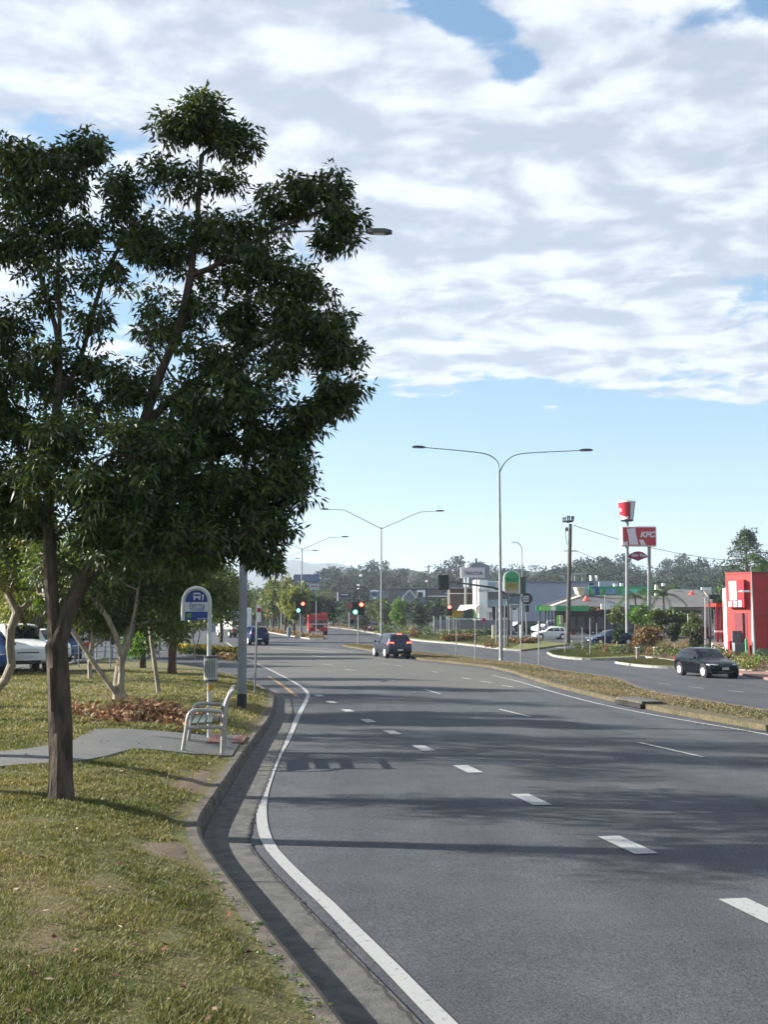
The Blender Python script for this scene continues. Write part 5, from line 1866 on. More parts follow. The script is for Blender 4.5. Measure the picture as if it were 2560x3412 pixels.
    if detail:
        g = MB()
        g.box(-hw * .42, hw * .42, L / 2 - .02, L / 2 + .004, .40 * H, .425 * H)
        g.build('upper_grille', M_DKGREY, root)
        for sg in (1, -1):   # door gaps and handles
            for t in (.335, .54, .735):
                d = MB()
                pts = [(sg * (side_y(t, z) + .003), L / 2 - t * L, z) for z in np.linspace(.2 * H, belt - .01, 5)]
                d.tube(pts, .006, 4)
                d.build('door_gap', M_BLACK, root)
            for t in (.50, .70):
                d = MB()
                z = belt - .09
                d.beam((sg * (side_y(t, z) + .018), L / 2 - t * L - .09, z), (sg * (side_y(t, z) + .018), L / 2 - t * L + .09, z), .03, .03)
                d.build('door_handle', pm, root)
    return root


P_BLACK = paint('paint_black', (0.003, 0.004, 0.007), .14, 0)
P_SILVER = paint('paint_silver', (0.33, 0.34, 0.36), .3, .6)
P_GREY = paint('paint_dark_grey', (0.045, 0.052, 0.07), .25, .5)
P_WHITE = paint('paint_white', (0.66, 0.67, 0.67), .3, 0)
P_BLUE = paint('paint_navy', (0.012, 0.025, 0.075), .25, .3)
P_BLUEL = paint('paint_blue', (0.02, 0.05, 0.16), .25, .3)
P_RED = paint('paint_fire_red', (0.36, 0.03, 0.03), .35, 0)
P_MAROON = paint('paint_maroon', (0.075, 0.02, 0.04), .3, .3)
P_GREEN = paint('paint_dark_green', (0.015, 0.06, 0.05), .3, .3)
P_LBLUE = paint('paint_pale_blue', (0.32, 0.42, 0.50), .3, .5)
P_REDC = paint('paint_red', (0.35, 0.02, 0.02), .3, 0)

car('hatchback_car', 'dark grey high-roofed hatchback seen from behind with its brake lights lit', 'car', G(1305, 2190), (-0.30, 1.0), 3.95, 1.68, 1.60, 'suv', P_GREY, 'brake', '447 LJB')
car('hatchback_car', 'black hatchback with pale alloy wheels driving towards the camera on the right', 'car', G(2355, 2254), (0.20, -1.0), 3.9, 1.70, 1.42, 'hatch', P_BLACK, 'off', '836 KLN')
# far right lot
LOT = [
    (1835, 2130, (-1, -.15), 4.0, 1.66, 1.42, 'hatch', P_WHITE, 'white hatchback side-on on the lot, nearest the crossing', 0),
    (1822, 2114, (-.75, -.7), 4.8, 1.85, 1.95, 'suv', P_WHITE, 'white people-mover van behind the white hatchback', 1),
    (1664, 2114, (-.85, -.5), 4.4, 1.75, 1.45, 'sedan', P_SILVER, 'silver car with glinting headlights left of the white crossing post', 1),
    (1625, 2112, (-.8, -.6), 4.4, 1.75, 1.45, 'sedan', P_SILVER, 'silver car at the left end of the lot below the grey fence', 1),
    (1748, 2112, (-.8, -.6), 4.4, 1.8, 1.8, 'suv', P_GREEN, 'dark green four-wheel drive left of the white van', 1),
    (1950, 2108, (-.8, -.45), 4.6, 1.8, 1.5, 'sedan', P_GREEN, 'dark sedan beside the red bollard in front of the shop', 1),
    (2005, 2112, (-.95, -.2), 4.8, 1.85, 1.7, 'suv', P_SILVER, 'silver station wagon parked facing left in front of the shop', 1),
    (2100, 2124, (-1, -.05), 4.7, 1.8, 1.5, 'sedan', P_SILVER, 'silver sedan half hidden behind the left sign post', 1),
    (2036, 2150, (-.95, -.30), 4.6, 1.78, 1.45, 'sedan', P_BLUE, 'navy sedan leaving the lot, front pointing left', 0),
    (2276, 2118, (-.45, -.9), 4.5, 1.8, 1.5, 'sedan', P_BLUE, 'navy sedan parked behind the garden bed, facing the camera', 1),
    (2236, 2106, (-.45, -.9), 4.5, 1.8, 1.5, 'sedan', P_SILVER, 'pale sedan partly hidden behind the parked navy sedan', 1),
    (1545, 2098, (-1, 0), 4.2, 1.7, 1.45, 'hatch', P_WHITE, 'small white car seen through the posts under the grey fence', 1),
    (1250, 2104, (-.15, -1), 4.3, 1.75, 1.5, 'hatch', P_MAROON, 'maroon hatchback on the far carriageway left of the lamp pole', 0),
    (1110, 2082, (-.3, -1), 4.4, 1.75, 1.45, 'sedan', P_LBLUE, 'pale car in the far yard right of the red truck', 1),
    (1200, 2082, (-.6, -.8), 4.4, 1.75, 1.45, 'sedan', P_SILVER, 'silver car in the far yard beneath the green light', 1),
    (1222, 2080, (-.6, -.8), 4.4, 1.75, 1.45, 'sedan', P_BLUEL, 'blue car in the far yard left of the maroon hatchback', 1),
    (882, 2074, (1, -.1), 4.4, 1.75, 1.5, 'hatch', P_WHITE, 'white hatchback side-on behind the trunks of the median row', 1),
    (848, 2148, (-.35, 1), 4.2, 1.75, 1.62, 'suv', P_BLUE, 'dark blue small wagon behind the tall grey pole', 0),
]
for (u, v, hd, L, Wd, H, kd, pm, lab, far) in LOT:
    hv = Vector((hd[0], hd[1], 0)).normalized()
    car('parked_car' if far else 'car', lab, 'van' if 'van' in lab else 'car', G(u, v), hv, L, Wd, H, kd, pm, detail=False, rim=M_RIM)
# cars parked at the left
for (u, v, hd, L, Wd, H, kd, pm, lab) in [(58, 2234, (.5, -1), 4.7, 1.8, 1.68, 'suv', P_WHITE, 'white four-wheel drive parked at the left edge, seen behind the crooked tree'),
                                          (150, 2208, (.5, -1), 4.6, 1.8, 1.6, 'suv', P_WHITE, 'white wagon parked beyond the white four-wheel drive'),
                                          (-62, 2246, (.35, -1), 4.5, 1.8, 1.5, 'sedan', P_BLUEL, 'blue car cut off by the left picture edge'),
                                          (212, 2196, (.3, -1), 4.6, 1.8, 1.6, 'hatch', P_BLUEL, 'blue hatchback beyond the white wagons, behind the big trunk')]:
    p = GV(u, v)
    hv = Vector((hd[0], hd[1], 0)).normalized()
    p.z += .03
    car('parked_car', lab, 'car', p, hv, L, Wd, H, kd, pm, detail=True)


def S(p):
    return FPX / p.y


# fire truck
b = G(1060, 2116)
rz = math.atan2(-0.08, -1.0)
root = thing('fire_truck', 'red cab-over fire truck coming towards the camera behind the traffic lights', 'truck', b, math.pi + 0.10)
w2, Ht, Lt = 1.22, 2.95, 7.5
mb = MB(); mb.box(-w2, w2, -1.9, 0, .55, Ht - .25); mb.build('cab', P_RED, root, bevel=.12)
mb = MB(); mb.box(-w2, w2, -Lt, -1.98, .6, Ht - .05); mb.build('body', P_RED, root, bevel=.05)
mb = MB(); mb.add([(-w2 * .86, .012, 1.55), (w2 * .86, .012, 1.55), (w2 * .82, -.02, 2.45), (-w2 * .82, -.02, 2.45)], [(0, 1, 2, 3)]); mb.build('windscreen', M_GLASS, root)
mb = MB(); mb.box(-w2, w2, -.02, .14, .45, .85); mb.build('bumper', P_RED, root, bevel=.04)
mb = MB(); mb.box(-.6, .6, .0, .05, 1.0, 1.35); mb.build('grille', M_DKGREY, root)
mb = MB(); mb.box(-w2 * .95, w2 * .95, .0, .03, 1.38, 1.46); mb.build('stripe', M_WHITE, root)
for sg in (1, -1):
    mb = MB(); mb.disc((sg * .9, .02, 1.12), .13, (0, 1, 0), .05, 12); mb.build('headlight', M_HEAD, root)
    mb = MB(); mb.box(sg * (w2 + .02), sg * (w2 + .03), -1.5, -.5, 1.5, 2.35); mb.build('side_window', M_GLASS, root)
    mb = MB(); mb.tube([(sg * w2, -.15, 2.3), (sg * (w2 + .28), -.02, 2.3)], .025, 5); mb.box(sg * (w2 + .28) - .09, sg * (w2 + .28) + .09, -.05, .02, 1.75, 2.35); mb.build('wing_mirror', M_BLACK, root)
    for yy in (-.95, -5.6):
        mb = MB(); mb.tube([(sg * (w2 - .30), yy, .5), (sg * (w2 + .01), yy, .5)], .5, 16); o = mb.build('wheel', M_TYRE, root)
        mb = MB(); mb.disc((sg * (w2 + .012), yy, .5), .27, (sg, 0, 0), .03, 12); mb.build('rim', M_WHITE, o)
mb = MB(); mb.box(-.7, .7, -1.1, -.8, Ht - .25, Ht - .08); mb.build('light_bar', M_TAIL, root, bevel=.03)
mb = MB(); mb.box(-.24, .24, .14, .16, .55, .70); mb.build('number_plate', M_PLATE, root)

# white box truck behind the grey pole
b = G(776, 2124)
root = thing('box_truck', 'white box truck on the side road, half hidden by the tall grey pole', 'truck', b, 0.45)
mb = MB(); mb.box(-1.15, 1.15, -3.2, 1.4, .95, 3.35); mb.build('box_body', P_WHITE, root, bevel=.08)
mb = MB(); mb.box(-1.1, 1.1, 1.5, 3.2, .5, 2.5); mb.build('cab', P_WHITE, root, bevel=.14)
mb = MB(); mb.box(-1.0, 1.0, 3.16, 3.215, 1.45, 2.25); mb.build('windscreen', M_GLASS, root)
mb = MB(); mb.box(-1.0, 1.0, -3.1, 3.0, .55, .95); mb.build('chassis', M_BLACK, root)
mb = MB(); mb.box(-1.1, -.75, -3.26, -3.2, .7, 1.05); mb.build('tail_light', M_TAIL, root)
mb = MB(); mb.box(.75, 1.1, -3.26, -3.2, .7, 1.05); mb.build('tail_light', M_TAIL, root)
for sg in (1, -1):
    for yy in (2.3, -2.0):
        mb = MB(); mb.tube([(sg * .85, yy, .45), (sg * 1.14, yy, .45)], .45, 14); o = mb.build('wheel', M_TYRE, root)
        mb = MB(); mb.disc((sg * 1.145, yy, .45), .22, (sg, 0, 0), .02, 10); mb.build('rim', M_RIM, o)

# ------------------------------------------------------------------ street lamps
def luminaire(root, p, d, lit=False, m=None, k=1.0):
    """p: end of the arm, d: unit vector outwards"""
    d = Vector(d).normalized()
    up = Vector((0, 0, 1))
    side = d.cross(up)
    mb = MB()
    vs = []
    for (f, w, h0, h1) in ((-.05, .07, -.03, .06), (.15, .13, -.05, .10), (.55, .15, -.05, .10), (.78, .10, -.03, .05)):
        for (a, hh) in ((-1, h0), (1, h0), (.7, h1), (-.7, h1)):
            vs.append(p + d * f * k + side * (a * w * k) + up * hh * k)
    fs = [(0, 3, 2, 1), (12, 13, 14, 15)]
    for i in range(3):
        for j in range(4):
            j2 = (j + 1) % 4
            fs.append((i * 4 + j, i * 4 + j2, i * 4 + 4 + j2, i * 4 + 4 + j))
    mb.add(vs, fs)
    o = mb.build('lamp_head', m or M_DKGREY, root, world=True)
    g = MB()
    g.add([p + d * .18 * k + side * .11 * k + up * -.056 * k, p + d * .55 * k + side * .12 * k + up * -.056 * k, p + d * .55 * k - side * .12 * k + up * -.056 * k, p + d * .18 * k - side * .11 * k + up * -.056 * k], [(0, 1, 2, 3)])
    g.build('lens', M_HEAD, o)
    g_ = bpy.data.objects[o.name]
    return o


def fix_sub(o, base):
    for ch in o.children:
        if ch.type == 'MESH':
            for v in ch.data.vertices:
                v.co -= Vector(base)


# the big curved one
def double_lamp(label, b, vsplit, armsL, armsR, r0, r1, group=None, sleeve=True):
    root = thing('street_lamp', label, 'street lamp', b, 0, group)
    Y = b.y
    u0 = b.x / b.y
    top = Vector((b.x, Y, W(1280, vsplit, Y).z))
    mb = MB()
    mb.tube([b, b + (top - b) * .5, top], [r0, (r0 + r1) / 2, r1], 12)
    mb.build('pole', M_GALV, root, world=True, smooth=True)
    mb = MB()
    mb.box(-.24, .24, -.24, .24, 0, .04)
    mb.disc((0, 0, .04), r0 * 1.5, (0, 0, 1), .22, 12, r0 * 1.08)
    mb.build('base_plate', M_GALV, root)
    for arms in (armsL, armsR):
        pts = [top + Vector((0, 0, -.15))] + [W(u, v, Y) for (u, v) in arms]
        pts = smooth_poly(pts, 2) if len(arms) > 3 else pts
        mb = MB()
        mb.tube(pts, [r1 * .62 * (1 - .35 * i / len(pts)) for i in range(len(pts))], 8)
        mb.build('arm', M_GALV, root, world=True, smooth=True)
        d = (pts[-1] - pts[-2])
        d.z *= .4
        lo = luminaire(root, pts[-1], d)
        fix_sub(lo, b)
    return root


b1 = G(1671, 2208)
double_lamp('tall double street lamp with two curved arms on the median, nearest of the double lamps', b1, 1568,
            [(1664, 1545), (1650, 1528), (1630, 1515), (1600, 1508), (1520, 1500), (1415, 1491)],
            [(1680, 1545), (1694, 1530), (1714, 1517), (1745, 1510), (1820, 1506), (1935, 1501)], .125, .07)
for k, (u, v, vs, L_, Rr, lab) in enumerate([
        (1271, 2136, 1757, [(1150, 1700), (1095, 1697)], [(1400, 1706), (1455, 1703)], 'tall double street lamp with straight raked arms behind the grey hatchback'),
        (1004, 2122, 1827, [(930, 1796), (890, 1792)], [(1098, 1791), (1140, 1789)], 'double street lamp on the far median, above the blue billboard'),
        (937, 2108, 1862, [(880, 1838), (850, 1836)], [(1010, 1835), (1042, 1834)], 'fourth double street lamp down the road, above the golden trees'),
        (900, 2100, 1890, [(860, 1872), (835, 1870)], [(955, 1863), (984, 1861)], 'fifth and smallest double street lamp down the road')]):
    double_lamp(lab, G(u, v), vs, L_, Rr, .11, .06, group='raked double lamps down the median')

# grey pole on the verge, lamp over the road
b = GV(805, 2358)
b.z -= .02
Y = b.y
root = thing('street_lamp', 'tall grey pole with black foot behind the bench, lamp reaching out of the tree', 'street lamp', b)
ztop = W(805, 830, Y).z
mb = MB(); mb.tube([b, Vector((b.x, Y, ztop))], [.105, .062], 14); mb.build('pole', M_GALV, root, world=True, smooth=True)
mb = MB(); mb.tube([Vector((0, 0, 0)), Vector((0, 0, .33))], [.112, .110], 14); mb.build('black_foot', M_BLACK, root, smooth=True)
pts = smooth_poly([Vector((b.x, Y, ztop - .1)), W(812, 800, Y), W(850, 780, Y), W(950, 772, Y), W(1100, 768, Y), W(1225, 773, Y)], 2)
mb = MB(); mb.tube(pts, [.036 - .016 * i / len(pts) for i in range(len(pts))], 8); mb.build('arm', M_GALV, root, world=True, smooth=True)
lo = luminaire(root, pts[-1], (1, 0, -.02), k=.74); fix_sub(lo, b)
lo.scale = (1, 1, 1)

# right-hand single lamps
for (u, v, pts_, lab, r) in [
        (1741, 2132, [(1741, 1840), (1738, 1820), (1730, 1811), (1722, 1808)], 'slim curved street lamp behind the green arched sign', .09),
        (2518, 2200, [(2506, 1905), (2502, 1880), (2494, 1868), (2484, 1862), (2474, 1861)], 'curved street lamp rising in front of the red building', .085),
        (2512, 2192, [(2508, 1975), (2504, 1971), (2500, 1971)], 'short white lamp post with a stubby head before the red wall', .09)]:
    b = G(u, v)
    Y = b.y
    root = thing('street_lamp', lab, 'street lamp', b)
    P_ = [b] + [W(q[0], q[1], Y) for q in pts_]
    P_ = [P_[0]] + smooth_poly(P_[1:], 1)
    mb = MB(); mb.tube(P_, [r] + [r * .5] * (len(P_) - 1), 8); mb.build('pole', M_GALV if 'white' not in lab else M_WHITE, root, world=True, smooth=True)
    d = Vector((-1, 0, 0))
    lo = luminaire(root, P_[-1], d, m=M_WHITE); fix_sub(lo, b)
# black modern lamp by the red building
b = G(2370, 2196)
Y = b.y
root = thing('street_lamp', 'square-headed black lamp post left of the white wing wall of the red building', 'street lamp', b)
mb = MB(); mb.tube([b, W(2364, 2000, Y)], [.08, .06], 8); mb.build('pole', M_DKGREY, root, world=True)
mb = MB(); a = W(2366, 1982, Y); mb.box(a.x - .1, a.x + .75, Y - .2, Y + .2, a.z - .3, a.z + .02); mb.build('lamp_head', M_DKGREY, root, world=True, bevel=.02)
b = G(2353, 2188)
root = thing('steel_post', 'grey steel post just left of the square-headed black lamp post', 'post', b)
mb = MB(); mb.tube([b, W(2353, 1990, b.y)], .07, 8); mb.build('pole', M_GALV, root, world=True)

# ------------------------------------------------------------------ traffic signals
def head3(root, c, lit=None, back=False, w=.30, h=1.0, yaw=0.0, board=True):
    """three-aspect head centred at c (world); faces the camera unless back"""
    f = Vector((0, -1, 0)) if not back else Vector((0, 1, 0))
    f = Matrix.Rotation(yaw, 3, 'Z') @ f
    s = f.cross(Vector((0, 0, 1)))
    base = WORLDLOC[root.name]

    def P3(a, q, z):
        return c + s * a + f * q + Vector((0, 0, z))
    mb = MB()
    if board:
        mb.prism([P3(-w * .85, 0, -h * .56), P3(w * .85, 0, -h * .56), P3(w * .85, 0, h * .56), P3(-w * .85, 0, h * .56)], -f * .02)
    mb.prism([P3(-w / 2, .12, -h / 2), P3(w / 2, .12, -h / 2), P3(w / 2, .12, h / 2), P3(-w / 2, .12, h / 2)], -f * .25)
    ho = mb.build('signal_head', M_BLACK, root, world=True)
    for k, nm in enumerate(('red', 'amber', 'green')):
        z = h * (.32 - .32 * k)
        on = lit == nm
        m = M_REDLIT if (on and nm == 'red') else (M_GRNLIT if on and nm == 'green' else mat('signal_lens_off', (.03, .02, .02), .3))
        d = MB(); d.tube([P3(0, .122, z), P3(0, .14, z)], [.125 if not on else .17, .11 if not on else .15], 14)
        d.build('lens', m, ho, world=True)
        v = MB()
        n = 9
        for j in range(n):
            t = math.pi * j / (n - 1)
            v.v.append(tuple(P3(math.cos(t) * .14, .12, z + math.sin(t) * .14)))
            v.v.append(tuple(P3(math.cos(t) * .14, .34, z + math.sin(t) * .14)))
        for j in range(n - 1):
            v.f.append((2 * j, 2 * j + 2, 2 * j + 3, 2 * j + 1))
        v.build('visor', M_BLACK, ho, world=True)
    return ho


def signal(label, u, v, vtop, heads, r=.06, zf=None):
    b = (zf or G)(u, v)
    Y = b.y
    root = thing('traffic_light', label, 'traffic light', b)
    mb = MB(); mb.tube([b, W(u, vtop, Y)], [r, r * .8], 10); mb.build('pole', M_GALV, root, world=True, smooth=True)
    for (du, dv, lit, back, hh) in heads:
        c = W(u + du, dv, Y) + Vector((0, -.22 if not back else .22, 0))
        head3(root, c, lit, back, h=hh, w=hh * .32)
    return root


signal('traffic light on the near tip of the median, showing green and red side by side', 1194, 2151, 2008, [(-9, 2027, 'green', False, 1.0), (11, 2027, 'red', False, 1.0)])
signal('traffic light on the far median, showing red above green, left of the red truck', 1001, 2131, 2004, [(-6, 2023, 'green', False, 1.1), (9, 2023, 'red', False, 1.1)])
signal('twin traffic light heads seen from behind, just above the red truck', 1054, 2128, 2002, [(-9, 2024, None, True, 1.05), (9, 2024, None, True, 1.05)])
signal('small traffic light showing red in front of the yellow board', 1498, 2141, 2020, [(0, 2033, 'red', False, .95)])
signal('narrow traffic light seen edge-on before the white showroom', 1655, 2152, 2020, [(-45 + 41, 2040, None, True, .9)])
signal('dark traffic light hung on the bent mast pole', 1683, 2160, 2015, [(0, 2038, None, True, .9)])
# mast arm
b = G(1692, 2158)
Y = b.y
root = thing('traffic_light', 'traffic light on a long mast arm reaching left over the far carriageway', 'traffic light', b)
pts = smooth_poly([b, W(1694, 2080, Y), W(1695, 2010, Y), W(1690, 1985, Y), W(1672, 1968, Y), W(1650, 1960, Y)], 2)
mb = MB(); mb.tube(pts, .10, 10); mb.build('pole', M_DKGREY, root, world=True, smooth=True)
mb = MB(); mb.tube([W(1665, 1964, Y), W(1645, 1958, Y), W(1560, 1946, Y), W(1488, 1937, Y)], [.11, .10, .07, .05], 8); mb.build('mast_arm', M_DKGREY, root, world=True, smooth=True)
head3(root, W(1474, 1940, Y), None, True, w=.36, h=1.15)
head3(root, W(1485, 1940, Y), None, True, w=.36, h=1.15)
mb = MB(); mb.tube([W(1477, 1962, Y), W(1477, 1912, Y)], .04, 6); mb.build('bracket', M_GALV, root, world=True)
# small pedestrian push-button post with red face
b = G(1614, 2145)
root = thing('pedestrian_signal', 'small red-faced pedestrian signal on a thin post at the crossing', 'pedestrian signal', b)
mb = MB(); mb.tube([b, W(1614, 2068, b.y)], .04, 6); mb.build('pole', M_DKGREY, root, world=True)
mb = MB(); c = W(1613, 2066, b.y); mb.disc(c + Vector((0, -.05, 0)), .20, (0, 1, 0), .1, 12); mb.build('signal_face', mat('matt_red', (.3, .02, .06), .5), root, world=True)

# thin sign posts on the median and elsewhere
POSTS = [(1737, 2223, 2088, .035, 'thin grey post just right of the big lamp pole on the median'), (1797, 2226, 2068, .035, 'tall thin grey post second right of the big lamp pole on the median'),
         (1584, 2207, 2060, .035, 'thin dark post left of the big lamp pole on the median'), (1522, 2184, 2060, .03, 'thin faint post on the median halfway to the hatchback'),
         (1883, 2182, 2075, .03, 'thin post on the corner grass near the leaning power pole'), (1968, 2186, 2060, .03, 'thin post on the corner grass under the small trees'),
         (2018, 2176, 1980, .035, 'tall dark post in the garden left of the twin-post sign'), (1942, 2172, 2090, .03, 'thin post behind the corner grass'), (1990, 2150, 2075, .03, 'bent pale post by the navy sedan')]
for (u, v, vt, r, lab) in POSTS:
    b = G(u, v)
    b.z += .12
    root = thing('sign_post', lab, 'post', b)
    mb = MB(); mb.tube([b, W(u, vt, b.y)], r, 6); mb.build('pole', M_GALV, root, world=True)
    mb = MB(); mb.box(-.05, .05, -.05, .05, 0, .05); mb.build('footing', M_CONCD, root)
for (u, v, vt, lab) in [(2000 + 307 - 180, 2196, 2160, 'left one of two short timber bollards beside the driveway'), (2186, 2192, 2160, 'right one of two short timber bollards beside the driveway')]:
    b = G(u, v)
    b.z += .02
    root = thing('bollard', lab, 'bollard', b)
    s_ = S(b)
    mb = MB(); mb.box(-.11, .11, -.11, .11, 0, (v - vt) / s_); mb.build('post', M_PALEBARK, root, bevel=.02)
    mb = MB(); mb.box(-.12, .12, -.12, .12, (v - vt) / s_, (v - vt) / s_ + .04); mb.build('cap', M_WHITE, root)
# white stub post at the crossing
b = G(1738, 2136); root = thing('bollard', 'white concrete post at the crossing beside the dark green car', 'bollard', b)
mb = MB(); mb.box(-.12, .12, -.12, .12, 0, 1.7); mb.build('post', M_WHITE, root, bevel=.02)
b = G(1645, 2132); root = thing('bollard', 'pale concrete post in front of the glinting silver cars', 'bollard', b)
mb = MB(); mb.box(-.14, .14, -.14, .14, 0, 1.6); mb.build('post', M_CREAM, root, bevel=.02)

# red and white bus-zone sign on a thin post, verge
b = GV(848, 2312)
Y = b.y
root = thing('sign_post', 'thin post with a small red and white parking sign, right of the tall grey pole', 'sign', b)
mb = MB(); mb.tube([b, W(858, 2020, Y)], .028, 8); mb.build('pole', M_GALV, root, world=True)
mb = MB(); mb.prism([W(854, 2072, Y) + Vector((0, -.04, 0)), W(870, 2072, Y) + Vector((0, -.04, 0)), W(870, 2017, Y) + Vector((0, -.04, 0)), W(854, 2017, Y) + Vector((0, -.04, 0))], (0, .01, 0))
pn = mb.build('panel', M_WHITE, root, world=True)
mb = MB(); mb.prism([W(857, 2040, Y) + Vector((0, -.045, 0)), W(869, 2040, Y) + Vector((0, -.045, 0)), W(869, 2026, Y) + Vector((0, -.045, 0)), W(857, 2026, Y) + Vector((0, -.045, 0))], (0, .004, 0))
mb.build('red_band', M_SIGNRED, pn, world=True)

# ------------------------------------------------------------------ bus stop sign
b = GV(697, 2462)
b0 = b.copy()
Y = b.y
root = thing('bus_stop_sign', 'blue and white arched bus stop sign on a white hooped pole', 'bus stop sign', b)
M_BUSBLUE = mat('bus_sign_blue', (0.012, 0.035, 0.21), .35, 0, .06, 3)
M_BUSW = mat('bus_sign_white', (0.5, 0.54, 0.58), .4, 0, .05, 3)
M_POLEW = mat('pole_white', (0.45, 0.46, 0.44), .4, 0, .08, 5)
hoop = [b] + [W(696, 2200, Y), W(698, 2050, Y), W(699, 2010, Y), W(697, 1992, Y), W(690, 1976, Y), W(676, 1964, Y), W(657, 1959, Y), W(636, 1963, Y), W(621, 1974, Y), W(612, 1992, Y), W(610, 2010, Y), W(609, 2068, Y)]
hoop = hoop[:3] + smooth_poly(hoop[3:], 2)
mb = MB(); mb.tube(hoop, .034, 10); mb.build('hoop_pole', M_POLEW, root, world=True, smooth=True)


def pan(uvs, m, name, parent, dy=0.0, th=.006):
    mb = MB()
    mb.prism([W(u, v, Y) + Vector((0, dy, 0)) for (u, v) in uvs], (0, th, 0))
    return mb.build(name, m, parent, world=True)


arch = [(616, 2006)] + [(657 - 39 * math.cos(t), 2006 - 40 * math.sin(t)) for t in np.linspace(.15, math.pi - .15, 14)] + [(697, 2006)]
pa = pan(arch, M_BUSBLUE, 'top_panel', root, -.004)
pb = pan([(616, 2006.5), (697, 2006.5), (697, 2038), (616, 2038)], M_BUSW, 'name_panel', root, -.004)
pc = pan([(616, 2038.5), (697, 2038.5), (696, 2066), (616, 2066)], M_BUSBLUE, 'lower_panel', root, -.004)
# bus pictogram: body with windscreen opening and wheels, person beside
for (uv, m_, nm) in [([(646, 1975), (666, 1975), (667.5, 1979), (667.5, 1995), (645, 1995), (645, 1979)], M_BUSW, 'bus_pictogram'),
                     ([(648, 1980), (665, 1980), (665, 1986), (648, 1986)], M_BUSBLUE, 'pictogram_window'),
                     ([(651, 1992), (661, 1992), (659, 1998), (653, 1998)], M_BUSBLUE, 'pictogram_arch'),
                     ([(646, 1995), (650, 1995), (650, 1999), (646, 1999)], M_BUSW, 'pictogram_wheel'), ([(662.5, 1995), (666.5, 1995), (666.5, 1999), (662.5, 1999)], M_BUSW, 'pictogram_wheel'),
                     ([(673, 1980), (679, 1982), (678, 1991), (677, 2000), (673, 2000), (674, 1990)], M_BUSW, 'pictogram_person')]:
    pan(uv, m_, nm, pa, -.010 - (.003 if m_ is M_BUSBLUE else 0), .003)
pan([(624 + 10 * math.cos(t) + 6, 2051 + 8 * math.sin(t)) for t in np.linspace(0, 6.0, 12)], mat('logo_green', (.07, .25, .05), .5), 'green_badge', pc, -.008, .003)
base = WORLDLOC[root.name]
ctr = W(657, 2016, Y) - base
M_LETTERB = mat('letter_blue_grey', (.10, .16, .26), .5)
text('Ferny', .115, M_LETTERB, pb, ctr + Vector((0, -.012, 0)), (math.pi / 2, 0, 0), extrude=.001)
text('Road', .115, M_LETTERB, pb, W(657, 2029, Y) - base + Vector((0, -.012, 0)), (math.pi / 2, 0, 0), extrude=.001)
text('translink', .05, M_BUSW, pc, W(676, 2061, Y) - base + Vector((0, -.012, 0)), (math.pi / 2, 0, 0), extrude=.001)
# timetable cylinder and collar
c0, c1 = W(701, 2266, Y), W(701, 2190, Y)
mb = MB(); mb.tube([Vector((c0.x, Y, c0.z)), Vector((c0.x, Y, c1.z))], .113, 18); tto = mb.build('timetable_drum', mat('timetable_face', (.30, .31, .28), .35, 0, .1, 30), root, world=True, smooth=True)
for (za, zb) in ((c0.z - .015, c0.z + .012), (c1.z - .012, c1.z + .02)):
    mb = MB(); mb.tube([Vector((c0.x, Y, za)), Vector((c0.x, Y, zb))], .120, 18); mb.build('rim_band', M_DKGREY, tto, world=True)
for k in range(5):
    th = -math.pi / 2 + (k - 2) * .33
    x0, y0 = c0.x + math.cos(th) * .116, Y + math.sin(th) * .116
    mb = MB(); mb.beam((x0, y0, c0.z + .05), (x0, y0, c1.z - .05), .006, .012); mb.build('printed_column', M_DKGREY, tto, world=True)
ct = W(697, 2291, Y)
mb = MB(); mb.tube([Vector((b.x, Y, ct.z - .04)), Vector((b.x, Y, ct.z + .05))], .045, 12); mb.build('yellow_collar', mat('collar_yellow', (.45, .24, .02), .5), root, world=True)

# ------------------------------------------------------------------ bench
M_BENCH = mat('bench_cream_steel', (0.33, 0.31, 0.29), .4, 0.1, .08, 6)
M_SLAT = mat('bench_slat', (0.10, 0.13, 0.11), .4, 0, .2, 9)
fb = GV(612, 2505)
rb = GV(740, 2516)
root = thing('park_bench', 'cream tubular steel bench with dark slats at the bus stop, seen end-on', 'bench', fb)
ax = Vector((rb.x - fb.x, rb.y - fb.y, 0))
depth = ax.length
ax.normalize()
lay = Vector((-0.12, 1.0, 0)).normalized()   # along the bench, away from camera
BLEN = 1.25


def BP(a, l, z):
    p = fb + ax * a + lay * l
    return Vector((p.x, p.y, fb.z + z * (0.86 if z > 0.2 else 1.0)))


for l in (0, BLEN):
    gz0 = verge_z(BP(0, l, 0).x, BP(0, l, 0).y) - fb.z
    gz1 = verge_z(BP(depth, l, 0).x, BP(depth, l, 0).y) - fb.z
    fr = thing_ = MB()
    front = smooth_poly([BP(-.02, l, gz0), BP(.03, l, .35), BP(.055, l, .60), BP(.14, l, .665), BP(.30, l, .655), BP(depth - .02, l, .61)], 2)
    fr.tube(front, .029, 10)
    fr.build('armrest_hoop', M_BENCH, root, world=True, smooth=True)
    bk = MB()
    bk.tube(smooth_poly([BP(depth, l, gz1), BP(depth + .01, l, .4), BP(depth + .03, l, .62), BP(depth + .05, l, .76), BP(depth + .11, l, .90), BP(depth + .17, l, .945)], 2), .031, 10)
    bk.build('rear_leg', M_BENCH, root, world=True, smooth=True)
    cr = MB()
    cr.tube([BP(.03, l, .385), BP(depth, l, .36)], .024, 8)
    cr.build('seat_rail', M_BENCH, root, world=True, smooth=True)
    for (a, g) in ((-.02, gz0), (depth, gz1)):
        ft = MB(); ft.disc(BP(a, l, g), .06, (0, 0, 1), .012, 10); ft.build('foot_plate', M_BENCH, root, world=True)
